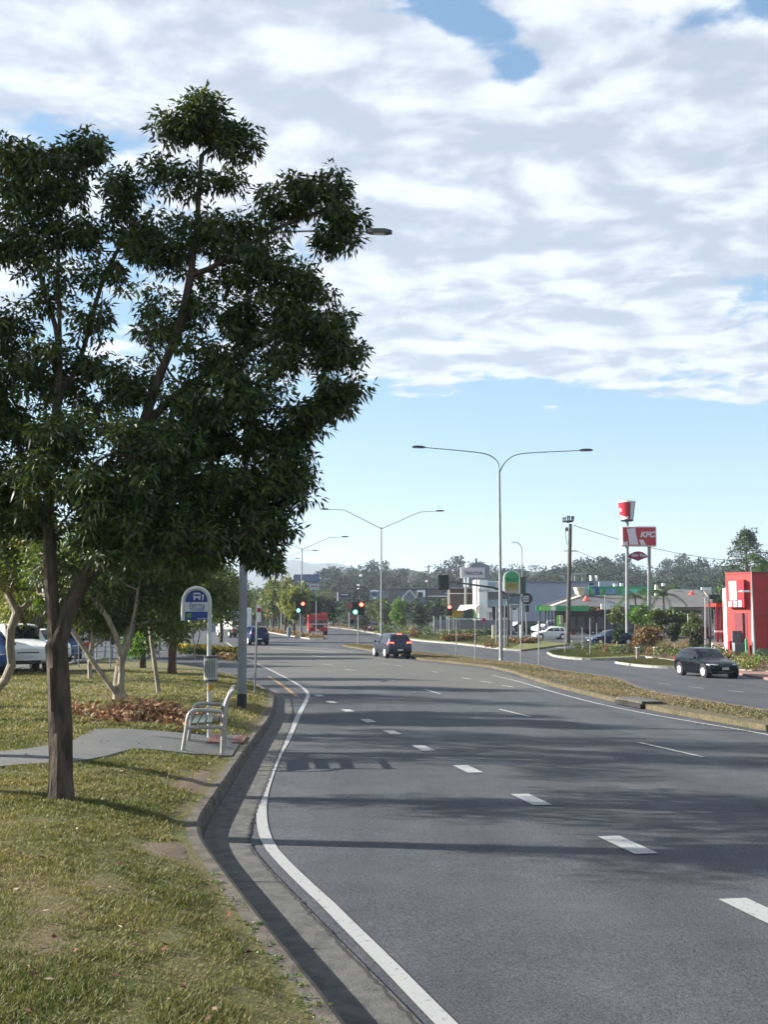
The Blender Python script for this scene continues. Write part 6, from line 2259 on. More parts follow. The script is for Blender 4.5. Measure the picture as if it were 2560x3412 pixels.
br = MB(); br.tube([BP(depth + .13, 0, .90), BP(depth + .13, BLEN, .90)], .03, 8); br.build('top_rail', M_BENCH, root, world=True, smooth=True)
for a in (.11, .225, .34):
    mb = MB()
    mb.prism([BP(a, -.02, .425), BP(a + .088, -.02, .42), BP(a + .088, -.02, .455), BP(a, -.02, .46)], lay * (BLEN + .04))
    mb.build('seat_slat', M_SLAT, root, world=True, bevel=.005)
for (a, z) in ((depth - .09, .50), (depth - .045, .67)):
    mb = MB()
    mb.prism([BP(a, -.0, z - .045), BP(a + .03, -.0, z - .05), BP(a + .05, -.0, z + .045), BP(a + .02, -.0, z + .05)], lay * BLEN)
    mb.build('back_slat', M_SLAT, root, world=True, bevel=.005)

# ------------------------------------------------------------------ leaning power pole and its wires
b = G(1893, 2146)
Y = b.y
root = thing('power_pole', 'tall leaning timber power pole with crossarm and insulators, left of the shop', 'power pole', b)
tp = W(1902, 1746, Y)
M_TIMBER = mat('weathered_timber', (0.06, 0.058, 0.05), .9, 0, .3, 5, .6, 25)
mb = MB(); mb.tube([b, b.lerp(tp, .5), tp], [.24, .20, .16], 10); mb.build('pole', M_TIMBER, root, world=True, smooth=True)
for (v_, w0, w1) in ((1738, -26, 10), (1742, -14, 8)):
    a, c = W(1902 + w0, v_, Y), W(1902 + w1, v_ - 4, Y)
    mb = MB(); mb.beam(a + Vector((0, .1 if v_ == 1738 else -.25, 0)), c + Vector((0, .1 if v_ == 1738 else -.25, 0)), .10, .12); mb.build('crossarm', M_TIMBER, root, world=True)
for (u_, v0, v1) in ((1878, 1742, 1726), (1885, 1742, 1725), (1893, 1736, 1720), (1899, 1738, 1722), (1907, 1735, 1722), (1912, 1736, 1722)):
    mb = MB(); mb.tube([W(u_, v0, Y), W(u_, v1, Y)], [.05, .08], 6); mb.sphere(W(u_, v1, Y), .1, .1, .09, 7, 4); mb.build('insulator', M_DKGREY, root, world=True)
mb = MB(); mb.tube([W(1890, 1815, Y), W(1886, 1780, Y), W(1887, 1762, Y)], .04, 5); mb.build('cable_riser', M_GALV, root, world=True)
mb = MB(); q = W(1888, 1765, Y); mb.box(q.x - .12, q.x + .14, Y - .35, Y - .1, q.z - .15, q.z + .2); mb.build('switch_box', M_DKGREY, root, world=True)
mb = MB(); mb.beam(W(1882, 1836, Y), W(1925, 1836, Y), .08, .09); mb.build('lower_arm', M_TIMBER, root, world=True)
mb = MB(); mb.tube([W(1890, 1836, Y) + Vector((0, -.2, 0)), W(1886, 1875, Y) + Vector((0, -.2, 0))], .05, 5); mb.build('conduit', M_WHITE, root, world=True)


def wire(label, a, c, sag, r=.018):
    pts = []
    for k in range(17):
        t = k / 16
        p = Vector(a).lerp(Vector(c), t)
        p.z -= sag * 4 * t * (1 - t)
        pts.append(p)
    mb = MB(); mb.tube(pts, r, 4)
    o = mb.build('power_cable', M_DKGREY)
    tag(o, label, 'power cable')
    return o


wire('upper overhead cable running right from the leaning power pole past the twin-post sign', W(1912, 1750, Y), W(2700, 1868, Y * 1.25), 1.4, .03)
wire('lower faint overhead cable running right from the leaning power pole', W(1925, 1836, Y), W(2300, 1896, Y * 1.5), 1.2, .025)
# second power pole farther left and distant little ones
b = G(1425, 2085)
Y2 = b.y
root = thing('power_pole', 'dark power pole standing among the far shops, right of the double lamp', 'power pole', b)
mb = MB(); mb.tube([b, W(1429, 1882, Y2)], [.28, .2], 8); mb.build('pole', M_TIMBER, root, world=True)
mb = MB(); mb.beam(W(1414, 1890, Y2), W(1440, 1888, Y2), .14, .16); mb.build('crossarm', M_TIMBER, root, world=True)
mb = MB(); q = W(1422, 1937, Y2); mb.sphere(q, .35, .35, .3, 8, 5); mb.build('lamp_head', M_WHITE, root, world=True)
wire('thin cable running right from the far dark power pole to the white roof sign', W(1429, 1884, Y2), W(1560, 1896, Y2 * 1.1), .6, .04)
b = G(1204, 2078)
root = thing('power_pole', 'slender far pole with small lamps above the green traffic light', 'power pole', b)
mb = MB(); mb.tube([b, W(1204, 1918, b.y)], [.3, .18], 8); mb.build('pole', M_TIMBER, root, world=True)
mb = MB(); mb.sphere(W(1203, 1918, b.y), .6, .5, .5, 8, 5); mb.build('lamp_head', M_WHITE, root, world=True)
b = G(1197, 2082)
root = thing('street_lamp', 'small far lamp just left of the slender far pole', 'street lamp', b)
mb = MB(); mb.tube([b, W(1197, 1960, b.y)], [.2, .12], 6); mb.build('pole', M_GALV, root, world=True)
for vv in (1950, 1963):
    mb = MB(); mb.sphere(W(1195, vv, b.y), .45, .4, .35, 8, 5); mb.build('lamp_head', M_WHITE, root, world=True)

# ------------------------------------------------------------------ lawn bits: slack banner, low rail
a, c = GV(262, 2150 + 40), GV(372, 2120 + 60)
Yb = GV(250, 2225).y
root = thing('banner', 'slack red and grey banner strung between the stems behind the forked tree', 'banner', W(262, 2225, Yb))
mb = MB()
pts = [(262, 2145, 2168), (285, 2140, 2170), (310, 2136, 2160), (340, 2124, 2142), (368, 2110, 2120)]
for (u, v0, v1) in pts:
    mb.v.append(tuple(W(u, v0, Yb))); mb.v.append(tuple(W(u, v1, Yb) + Vector((0, .04, 0))))
mb.f = [(2 * i, 2 * i + 1, 2 * i + 3, 2 * i + 2) for i in range(4)]
mb.build('cloth', mat('banner_grey', (.14, .13, .12), .8), root, world=True)
mb = MB()
for (u, v0, v1) in [(268, 2146, 2156), (290, 2141, 2151), (308, 2138, 2146)]:
    mb.v.append(tuple(W(u, v0, Yb - .02))); mb.v.append(tuple(W(u, v1, Yb - .02)))
mb.f = [(2 * i, 2 * i + 1, 2 * i + 3, 2 * i + 2) for i in range(2)]
mb.build('red_stripe', mat('banner_red', (.4, .03, .02), .7), root, world=True)
for u in (262, 368):
    bb = W(u, 2190, Yb)
    bb.z = verge_z(bb.x, bb.y)
    mb = MB(); mb.tube([bb, W(u, 2108 if u > 300 else 2140, Yb)], .03, 6); mb.build('stake', M_GALV, root, world=True)

fa, fc = GV(210, 2214), GV(585, 2188)
root = thing('rail_fence', 'low grey post and rail fence along the car park edge of the lawn', 'fence', fa)
pp = resample([fa, GV(340, 2200), GV(450, 2195), fc], 12)
for p in pp:
    z = verge_z(p.x, p.y)
    mb = MB(); mb.tube([Vector((p.x, p.y, z)), Vector((p.x, p.y, z + .75))], .04, 6); mb.build('post', M_GALV, root, world=True)
for h in (.45, .72):
    mb = MB(); mb.tube([Vector((p.x, p.y, verge_z(p.x, p.y) + h)) for p in pp], .022, 5); mb.build('rail', M_GALV, root, world=True)
for (u, v, lab) in [(222, 2212, 'short white post at the car park corner right of the big trunk'), (318, 2150, 'white post beyond the slack banner')]:
    p = GV(u, v)
    root = thing('bollard', lab, 'bollard', p)
    mb = MB(); mb.tube([Vector((0, 0, 0)), Vector((0, 0, 1.1))], .06, 8); mb.build('post', M_WHITE, root)
    mb = MB(); mb.tube([Vector((0, 0, 1.1)), Vector((0, 0, 1.14))], .065, 8); mb.build('cap', M_GALV, root)
# small far signs seen under the bus stop sign
for (u, v, vt, uw, lab) in [(681, 2148, 2068, 12, 'small grey back of a sign seen under the bus stop sign'), (703, 2150, 2072, 14, 'small blue-grey sign seen right of the hooped pole')]:
    b = G(u, v)
    root = thing('road_sign', lab, 'sign', b)
    mb = MB(); mb.tube([b, W(u, vt, b.y)], .04, 6); mb.build('pole', M_GALV, root, world=True)
    mb = MB(); mb.prism([W(u - uw, vt + 34, b.y - .06), W(u + uw, vt + 34, b.y - .06), W(u + uw, vt, b.y - .06), W(u - uw, vt, b.y - .06)], (0, .02, 0)); mb.build('panel', mat('sign_back', (.2, .22, .26), .5), root, world=True)

# ------------------------------------------------------------------ buildings and big signs
def wbox(mb, u0, u1, v0, v1, Y, dep):
    """box whose front face (towards camera) at depth Y spans u0..u1, v0(top)..v1(bottom)"""
    a, b_ = W(u0, v1, Y), W(u1, v0, Y)
    mb.box(a.x, b_.x, Y, Y + dep, a.z, b_.z)
    return mb


def bpart(name, root, m, u0, u1, v0, v1, Y, dep=.1, bevel=0, dy=0):
    mb = MB()
    wbox(mb, u0, u1, v0, v1, Y + dy, dep)
    return mb.build(name, m, root, world=True, bevel=bevel)


def poly_part(name, root, m, uvs, Y, th=.1, dy=0):
    mb = MB()
    mb.prism([W(u, v, Y + dy) for (u, v) in uvs], (0, th, 0))
    return mb.build(name, m, root, world=True)


def bldg(name, label, u, v, cat='building'):
    b = G(u, v)
    return thing(name, label, cat, b), b.y


# ---- twin-post takeaway sign
b = G(2090, 2150)
Y = b.y
root = thing('pylon_sign', 'tall twin-post red pylon sign topped by a red and white bucket', 'sign', b)
for (u, v0, v1, r) in ((2091, 1727, 2150, .155), (2165, 1822, 2130, .155)):
    mb = MB(); mb.tube([W(u, v1, Y), W(u, v0, Y)], r, 10); mb.build('post', M_GALV, root, world=True, smooth=True)
M_SGREY = mat('sign_white_face', (.52, .54, .58), .4, 0, .05)
sp = bpart('sign_box', root, M_WHITE, 2073, 2189, 1753, 1820, Y - .35, .7, bevel=.1)
fa = bpart('sign_face', root, M_SIGNRED, 2079, 2186, 1757, 1817, Y - .37, .03)
base = WORLDLOC[root.name]
text('KFC', .70, M_SGREY, fa, W(2155, 1783, Y) - base + Vector((0, -.40, 0)), (math.pi / 2, 0, 0), shear=.28, bold=.04, sx=1.05)
poly_part('white_patch', fa, M_SGREY, [(2090, 1762), (2119, 1759), (2121, 1780), (2126, 1800), (2130, 1815), (2099, 1815), (2096, 1790)], Y, .02, dy=-.395)
poly_part('white_stripe', fa, M_SGREY, [(2131, 1798), (2144, 1798), (2156, 1816), (2138, 1816)], Y, .02, dy=-.395)
poly_part('white_stripe', fa, M_SGREY, [(2080, 1807), (2093, 1803), (2093, 1816), (2080, 1816)], Y, .02, dy=-.395)
# bucket: tapered drum, red with white stripes
mb = MB()
zc0, zc1 = W(2091, 1733, Y).z, W(2091, 1674, Y).z
xb = W(2090, 1700, Y).x
N = 28
r0, r1 = 21 / S(b), 28.5 / S(b)
bo = MB(); bo.tube([Vector((xb, Y, zc0)), Vector((xb, Y, zc1))], [r0, r1], N); bobj = bo.build('bucket', M_SIGNRED, root, world=True, smooth=True)
bo = MB(); bo.tube([Vector((xb, Y, zc1 - .05)), Vector((xb, Y, zc1 + .10))], [r1 * 1.05, r1 * 1.05], N); bo.build('bucket_rim', M_WHITE, bobj, world=True)
bo = MB(); bo.tube([Vector((xb, Y, zc0 - .12)), Vector((xb, Y, zc0 + .02))], [r0 * .9, r0 * 1.02], N); bo.build('bucket_base', M_DKGREY, bobj, world=True)


def bucket_patch(name, m, pts, off=.012):
    """pts: (angle deg from facing, height 0..1)"""
    mb = MB()
    k = len(pts)
    for (a, h) in pts:
        t = R(a) - math.pi / 2
        r = r0 + (r1 - r0) * h + off
        mb.v.append((xb + math.cos(t) * r, Y + math.sin(t) * r, zc0 + (zc1 - zc0) * h))
    mb.f.append(tuple(range(k)))
    # split into quads by fan is fine at this size
    return mb.build(name, m, bobj, world=True)


for (a0, a1, h0, h1, m_) in ((8, 26, .02, .95, 'w'), (26, 44, .02, .95, 'w'), (44, 60, .02, .95, 'w')):
    bucket_patch('white_panel', M_SGREY, [(a0, h0), (a1, h0), (a1, h1), (a0, h1)], .012)
for (a0, a1, h0, h1) in ((8, 16, .05, .95), (52, 60, .05, .95)):
    bucket_patch('dark_panel', mat('sign_dark', (.03, .03, .05), .5), [(a0, h0), (a1, h0), (a1, h1), (a0, h1)], .02)
for (a0, a1) in ((-75, -60), (-60, -45), (-45, -30), (-30, -15), (-15, 0)):
    h = .14 + .10 * abs(a0 + 30) / 45
    bucket_patch('white_band', M_WHITE, [(a0, .02), (a1, .02), (a1, h), (a0, h + .02)], .012)
bucket_patch('white_mark', M_WHITE, [(-72, .48), (-56, .48), (-58, .62), (-72, .66)], .012)
# lens-shaped lower sign
pts = [(2095 + 66 * t, 1854 - 17 * math.sin(math.pi * t) ** .7) for t in np.linspace(0, 1, 12)] + [(2161, 1856), (2140, 1864), (2129, 1869), (2117, 1864), (2095, 1856)]
lo = poly_part('lower_sign', root, mat('sign_plum', (.20, .012, .05), .4), pts, Y, .3, dy=-.15)
text('Drive Thru', .36, M_SGREY, lo, W(2129, 1851, Y) - base + Vector((0, -.18, 0)), (math.pi / 2, 0, 0), sx=.82, bold=.015)

# ---- red takeaway building
root = thing('takeaway_building', 'bright red takeaway building with a tall box tower at the right edge', 'building', G(2500, 2190))
Yk = G(2500, 2190).y
zg = G(2500, 2192).z
a = W(2441, 1910, Yk)
cx = W(2505, 1910, Yk)
top = a.z
# tower: narrow lit face turned left-forward, long face running right
pA, pB, pC = Vector((a.x, Yk + 1.6, 0)), Vector((cx.x, Yk, 0)), Vector((cx.x + 9, Yk + 1.0, 0))
pD, pE = pC + Vector((2.5, 8, 0)), pA + Vector((3.2, 8, 0))
mb = MB()
mb.prism([Vector((p.x, p.y, zg - .1)) for p in (pA, pB, pC, pD, pE)], (0, 0, top - zg + .1))
mb.build('tower_wall', M_RED, root, world=True)


def face_quad(p, q, s0, s1, z0, z1, out=.03, th=.05):
    """slab on the wall p->q; s as fraction along"""
    d = (q - p)
    n = Vector((d.y, -d.x, 0)).normalized()
    a_ = p.lerp(q, s0) + n * out
    b_ = p.lerp(q, s1) + n * out
    return [Vector((a_.x, a_.y, z0)), Vector((b_.x, b_.y, z0)), Vector((b_.x, b_.y, z1)), Vector((a_.x, a_.y, z1))], -n * th


def wallpart(name, m, p, q, s0, s1, z0, z1, out=.03, th=.05, parent=None):
    mb = MB()
    vs, ext = face_quad(p, q, s0, s1, z0, z1, out, th)
    mb.prism(vs, ext)
    return mb.build(name, m, parent or root, world=True)


def zat(v, Y):
    return W(1280, v, Y).z


Ym = Yk + .8
wallpart('plinth', M_CONCD, pB, pC, 0.0, 1.0, zg, zat(2160, Yk), .06, .06)
wallpart('window_slab', mat('pale_grey_panel', (.42, .42, .42), .5), pB, pC, .55, .80, zat(2047, Yk), zat(1964, Yk), .05)
wallpart('painted_recess_shade', M_REDDK, pA, pB, .30, .80, zat(2180, Ym), zat(2043, Ym), .02, .04)  # flat slab, not sunk in; the shade is put into its darker red
sgn = wallpart('wall_sign', M_SIGNRED, pA, pB, .14, .78, zat(2024, Ym), zat(1932, Ym), .30, .30)
wallpart('white_motif', M_WHITE, pA, pB, .22, .50, zat(2000, Ym), zat(1936, Ym), .33, .03, sgn)
wallpart('white_motif', M_WHITE, pA, pB, .18, .30, zat(2022, Ym), zat(2004, Ym), .33, .03, sgn)
wallpart('white_motif', M_WHITE, pA, pB, .36, .50, zat(2022, Ym), zat(2004, Ym), .33, .03, sgn)
wallpart('white_motif', M_WHITE, pA, pB, .56, .68, zat(2022, Ym), zat(2000, Ym), .33, .03, sgn)
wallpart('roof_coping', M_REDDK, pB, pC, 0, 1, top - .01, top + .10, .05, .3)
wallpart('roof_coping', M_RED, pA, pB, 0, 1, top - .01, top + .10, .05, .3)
for sx_ in (.12, .24, .36, .48, .86):
    wallpart('panel_joint', M_REDDK, pB, pC, sx_, sx_ + .003, zat(2160, Yk), top, .012, .02)
wallpart('gutter_line', M_REDDK, pB, pC, 0, 1, zat(2052, Yk) - .02, zat(2052, Yk) + .02, .014, .02)
# white wing wall
w0, w1 = W(2423, 1960, Yk + 2.2), W(2441, 1960, Yk + 2.0)
mb = MB(); mb.box(w0.x, w1.x, Yk + 1.7, Yk + 3.2, zg + .2, w0.z); mb.build('white_wing_wall', M_WHITE, root, world=True)
mb = MB(); q0, q1 = W(2428, 1990, Yk + 1.66), W(2439, 1974, Yk + 1.66); mb.box(q0.x, q1.x, Yk + 1.66, Yk + 1.72, q0.z, q1.z); mb.build('red_plaque', M_SIGNRED, root, world=True)
# drive-through canopy, posts, low walls
Yc = Yk + 5
bpart('canopy', root, M_RED, 2388, 2425, 2010, 2021, Yc, 3)
for u in (2391, 2407, 2420):
    bpart('canopy_post', root, M_REDDK, u, u + 2.5, 2021, 2140, Yc, .12)
bpart('glazed_front', root, mat('shop_glass', (.12, .17, .2), .15, spec=.8), 2384, 2425, 2030, 2130, Yc + 3.1, .1)
bpart('white_rail', root, M_WHITE, 2384, 2423, 2101, 2107, Yc - .5, .1)
bpart('low_wall', root, M_CREAM, 2376, 2425, 2142, 2152, Yc - 1, .3)
bpart('low_white_wall', root, M_WHITE, 2376, 2421, 2155, 2164, Yc - 2.0, .3)
bpart('brick_wall', root, mat('dark_brick', (.12, .04, .035), .9, 0, .3, 3), 2300, 2372, 2090, 2128, Yk + 14, .3)
bpart('awning_wall', root, mat('teal_grey_wall', (.20, .25, .27), .6, 0, .35, .9), 2296, 2372, 2045, 2090, Yk + 14.2, .3)

# order board by the building
b = G(2448, 2188)
root = thing('menu_board', 'grey-faced menu board on a red plinth at the foot of the red building', 'menu board', b)
bpart('board', root, mat('menu_face', (.10, .09, .10), .4, 0, .5, 6), 2444, 2472, 2102, 2140, b.y - .2, .25)
bpart('plinth', root, M_SIGNRED, 2434, 2470, 2136, 2162, b.y, .6)
bpart('post', root, M_GALV, 2468, 2474, 2126, 2188, b.y - .1, .12)
b = G(2468, 2190)
root = thing('utility_cabinet', 'grey metal utility cabinet in front of the menu board', 'cabinet', b)
mb = MB(); mb.box(-.45, .5, -.3, .3, 0, 1.05); mb.build('box', mat('cabinet_grey', (.09, .09, .085), .6), root, bevel=.02)
mb = MB(); mb.box(-.47, -.40, -.32, .32, 0, 1.07); mb.build('frame', M_GALV, root)
b = G(2490, 2192)
root = thing('bollard', 'green safety bollard between the utility cabinet and the white lamp post', 'bollard', b)
mb = MB(); mb.tube([(0, 0, 0), (0, 0, 1.35)], .09, 10); mb.build('post', M_GREEN, root, smooth=True)
mb = MB(); mb.sphere((0, 0, 1.35), .09, .09, .05, 10, 4); mb.build('cap', M_GREEN, root)

# ---- green-fascia shop with hipped grey roof
root, Yp = bldg('shop_building', 'low shop with grey tiled hip roof, green fascia and green banner on top', 1850, 2112)
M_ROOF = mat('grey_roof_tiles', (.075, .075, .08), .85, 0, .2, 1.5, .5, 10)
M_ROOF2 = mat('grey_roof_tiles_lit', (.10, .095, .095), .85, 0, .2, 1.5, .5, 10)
Yp = 128.0
D = 16


def roofpoly(name, m, pts, par=None):
    mb = MB()
    mb.add([W(u, v, y_) for (u, v, y_) in pts], [tuple(range(len(pts)))])
    return mb.build(name, m, par or root, world=True)


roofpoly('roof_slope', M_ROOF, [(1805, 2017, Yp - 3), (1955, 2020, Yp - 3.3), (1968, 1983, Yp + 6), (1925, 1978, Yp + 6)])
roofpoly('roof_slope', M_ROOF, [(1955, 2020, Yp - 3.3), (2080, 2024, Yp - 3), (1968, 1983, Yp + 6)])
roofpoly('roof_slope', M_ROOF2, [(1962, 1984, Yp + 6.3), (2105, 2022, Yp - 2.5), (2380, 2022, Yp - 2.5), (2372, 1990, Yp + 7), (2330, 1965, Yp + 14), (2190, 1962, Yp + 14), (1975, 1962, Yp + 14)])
mb = MB(); mb.beam(W(1835, 2021, Yp - 3.5), W(1945, 1982, Yp + 5.7), .5, .15); mb.build('pale_ridge', M_CREAM, root, world=True)
bpart('fascia', root, M_GREEN, 1788, 1962, 2018, 2036, Yp - 3.6, .25)
bpart('fascia_sign', root, M_LIME, 1801, 1838, 2020, 2034, Yp - 3.75, .1)
bpart('fascia_sign', root, M_WHITE, 1838, 1853, 2020, 2034, Yp - 3.75, .1)
bpart('white_fascia', root, M_WHITE, 2005, 2100, 2012, 2030, Yp - 3.6, .25)
bpart('white_fascia_panel', root, mat('terracotta', (.3, .1, .05), .6), 2062, 2082, 2022, 2036, Yp - 3.7, .1)
bpart('green_awning', root, M_GREEN, 2100, 2170, 2016, 2044, Yp - 3.6, .25)
bpart('pale_awning', root, M_WHITE, 2170, 2232, 2022, 2048, Yp - 3.6, .25)
bpart('shop_front', root, mat('dark_shopfront', (.04, .045, .05), .3), 1850, 2340, 2034, 2106, Yp, .3)
bpart('side_wall', root, M_CREAM, 2240, 2372, 2022, 2100, Yp + .4, .3)
for k_ in range(15):
    u = 1862 + k_ * 32
    fr_ = bpart('window_frame', root, M_DKGREY, u, u + 26, 2052, 2098, Yp - .08, .06)
    bpart('pane', fr_, mat('shop_pane', (.10, .14, .16), .12, spec=.8), u + 2, u + 24, 2054, 2096, Yp - .11, .03)
for u in (1800, 1818, 1829, 1840, 1851):
    bpart('veranda_post', root, M_DKGREY, u, u + 3, 2036, 2100, Yp - 3.4, .15)
bpart('green_poster', root, M_LIME, 1858, 1876, 2050, 2096, Yp - .25, .1)
bpart('cream_poster', root, M_CREAM, 1868, 1878, 2050, 2080, Yp - .4, .1)
# roof banner with its panels
bn = bpart('roof_banner', root, M_GREEN, 1964, 2185, 1954, 1984, Yp + 5, .3)
for (u0, u1, c) in ((1970, 1984, (.10, .35, .22)), (1976, 1996, (.03, .05, .25)), (2002, 2008, (.15, .45, .25)), (2020, 2056, (.15, .25, .40)), (2074, 2140, (.10, .42, .30)), (2150, 2172, (.05, .38, .2))):
    bpart('banner_panel', bn, mat('banner_tint_%d' % u0, c, .5, 0, .25, 1.2), u0, u1, 1962 if u0 != 1976 else 1956, 1980, Yp + 4.9 - .01 * (u0 % 7), .08)
mb = MB(); mb.prism([W(1921, 1956, Yp + 4.6), W(1952, 1956, Yp + 4.6), W(1946, 1981, Yp + 4.6), W(1929, 1981, Yp + 4.6)], (0, 2.0, 0)); mb.build('dormer', M_CREAM, root, world=True)
mb = MB(); mb.prism([W(1926, 1960, Yp + 4.55), W(1948, 1960, Yp + 4.55), W(1943, 1977, Yp + 4.55), W(1931, 1977, Yp + 4.55)], (0, .06, 0)); mb.build('dormer_face', mat('dormer_tan', (.42, .36, .22), .8), root, world=True)
for (u, v0, v1) in ((1954, 1984, 2002), (2306, 1968, 1982)):
    c0_, c1_ = W(u + 1, v1, Yp + 1.2), W(u + 1, v0, Yp + 1.2)
    mb = MB(); mb.tube([c0_, c0_.lerp(c1_, .6), c1_], [.5, .22, .08], 6); mb.build('red_roof_cone', mat('cone_red', (.5, .06, .03), .5), root, world=True)
mb = MB(); mb.prism([W(2185, 1984, Yp + 3), W(2195, 1984, Yp + 3), W(2195, 1950, Yp + 3), W(2187, 1948, Yp + 3)], (0, .5, 0)); mb.build('cream_fin', M_CREAM, root, world=True)
bpart('white_parapet', root, M_WHITE, 2340, 2372, 1957, 1966, Yp + 6, .3)
poly_part('white_gable_end', root, M_CREAM, [(2345, 1966), (2372, 1966), (2378, 2000), (2366, 1996)], Yp + 6, .3)
for (u, v) in ((2070, 1950), (2048, 1952), (2210, 1950)):
    bpart('roof_unit', root, M_WHITE, u, u + 9, v - 7, v + 3, Yp + 12, .6)

# shop bollards: red balls
for k, (u, lab) in enumerate(((1908, 'round red shop bollard beside the dark sedan'),)):
    b = G(u, 2116)
    root = thing('bollard', lab, 'bollard', b)
    mb = MB(); mb.sphere((0, 0, .75), .62, .62, .72, 14, 10); mb.build('ball', M_RED, root, smooth=True)
    mb = MB(); mb.tube([(0, 0, 0), (0, 0, .15)], .3, 10); mb.build('foot', M_CONCD, root)

# ---- big pale blue-grey warehouse
root, Yw = bldg('warehouse', 'large plain blue-grey warehouse wall behind the shop', 1850, 2100)
Yw = 165.0
M_WALLB = mat('blue_grey_cladding', (.30, .34, .42), .6, 0, .06, .3)
bpart('wall', root, M_WALLB, 1732, 2062, 1938, 2090, Yw, 14)
bpart('upper_wall', root, mat('pale_blue_cladding', (.30, .38, .45), .6, 0, .05, .3), 1998, 2062, 1938, 1960, Yw - 1, .8)
bpart('roof_edge', root, M_GALV, 1728, 2066, 1935, 1939, Yw - .3, 14.6)
for u in (1899, 1966, 1985):
    mb = MB(); c_ = W(u + 4, 1936, Yw + 3); mb.tube([c_, c_ + Vector((0, 0, .85))], .18, 8); mb.build('roof_vent', M_WHITE, root, world=True)
bpart('dark_louvre', root, M_DKGREY, 1965, 1981, 1943, 1950, Yw - 1.1, .1)
mb = MB(); mb.tube([W(1908, 1914, Yw + 5), W(1955, 1912, Yw + 5)], .12, 5)
for u in (1915, 1940, 1950):
    mb.tube([W(u, 1913, Yw + 5), W(u + 2, 1936, Yw + 5)], .08, 4)
mb.build('roof_frame', M_GALV, root, world=True)

# ---- white showroom
root, Ys = bldg('showroom', 'white-fronted showroom with grey-blue glazed bays and a tall white slab wall', 1640, 2090)
Ys = 150.0
bpart('white_slab', root, M_WHITE, 1597, 1625, 1932, 2068, Ys - 2, 1.2)
text('Barry', .62, M_DKGREY, root, W(1611, 1967, Ys - 2.1) - WORLDLOC[root.name], (math.pi / 2, 0, 0))
bpart('pink_return_wall', root, mat('pinkish_wall', (.34, .27, .28), .8), 1588, 1597, 1930, 2070, Ys - 1, 6)
bpart('main_wall', root, mat('showroom_white', (.8, .82, .84), .6), 1625, 1734, 1936, 2072, Ys, 10)
bpart('upper_glazing', root, mat('sky_blue_glass', (.22, .36, .44), .15, spec=.8), 1627, 1652, 1938, 1958, Ys - .15, .1)
bpart('pink_panel', root, mat('pale_pink_panel', (.55, .45, .44), .6), 1652, 1668, 1938, 1955, Ys - .15, .1)
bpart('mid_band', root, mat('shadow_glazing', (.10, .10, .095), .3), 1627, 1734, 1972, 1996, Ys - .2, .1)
bpart('lower_glazing', root, mat('pale_blue_glass', (.25, .33, .38), .2, spec=.8), 1627, 1690, 1998, 2024, Ys - .2, .1)
bpart('teal_panel', root, mat('aqua_panel', (.35, .6, .55), .5), 1684, 1696, 2002, 2030, Ys - .4, .1)
bpart('awning', root, M_WHITE, 1625, 1700, 2026, 2040, Ys - 2.2, 2.0)
for u in (1628, 1640, 1655, 1668, 1682):
    bpart('column', root, M_WHITE, u, u + 3, 2040, 2068, Ys - 2, .2)
bpart('dark_door', root, M_DKGREY, 1643, 1652, 2046, 2068, Ys - .25, .1)
bpart('brown_rear_building', root, mat('brown_cladding', (.08, .07, .06), .8), 1500, 1588, 1960, 2035, Ys + 6, 6)
bpart('brown_rear_roof', root, M_GALV, 1497, 1590, 1956, 1961, Ys + 5, 8)
bpart('white_cornice', root, M_WHITE, 1500, 1588, 1976, 1979, Ys + 5.9, .2)
mb = MB()
mb.add([W(1520, 2040, Ys - 6), W(1592, 2022, Ys - 6), W(1592, 2014, Ys - 1), W(1535, 2016, Ys - 1)], [(0, 1, 2, 3)])
mb.build('shade_sail', mat('sail_white', (.55, .58, .62), .6), root, world=True)
poly_part('lime_fin', root, M_LIME, [(1575, 2030), (1583, 2030), (1592, 2064), (1580, 2064)], Ys - 6, .2)

# grey fence with posts in front of it
root = thing('panel_fence', 'long grey panel fence with white posts below the showroom', 'fence', G(1560, 2100))
Yf = 138.0
for k in range(12):
    u = 1446 + k * 22
    bpart('panel', root, mat('fence_grey', (.16, .17, .20), .7, 0, .12, .5), u, u + 21.4, 2066, 2097, Yf, .08)
    if k < 5:
        bpart('post', root, M_WHITE, u - .8, u + 1.8, 2052, 2102, Yf - .2, .18)
mb = MB(); mb.beam(W(1490, 2063, Yf - .3), W(1605, 2061, Yf - .3), .2, .2); mb.build('top_pipe', mat('aqua_pipe', (.35, .5, .5), .5), root, world=True)
b = G(1530, 2130)
root = thing('yellow_board', 'mustard-yellow board beside the small red traffic light', 'board', b)
Yq = b.y + 8
bpart('board', root, mat('mustard', (.30, .19, .02), .6, 0, .15, 1), 1500, 1542, 2034, 2058, Yq, .15)
bpart('dark_opening', root, M_DKGREY, 1546, 1578, 2034, 2060, Yq + 8, .15)
bpart('post', root, M_GALV, 1506, 1509, 2058, 2110, Yq + .2, .1)
bpart('post', root, M_GALV, 1533, 1536, 2058, 2110, Yq + .2, .1)

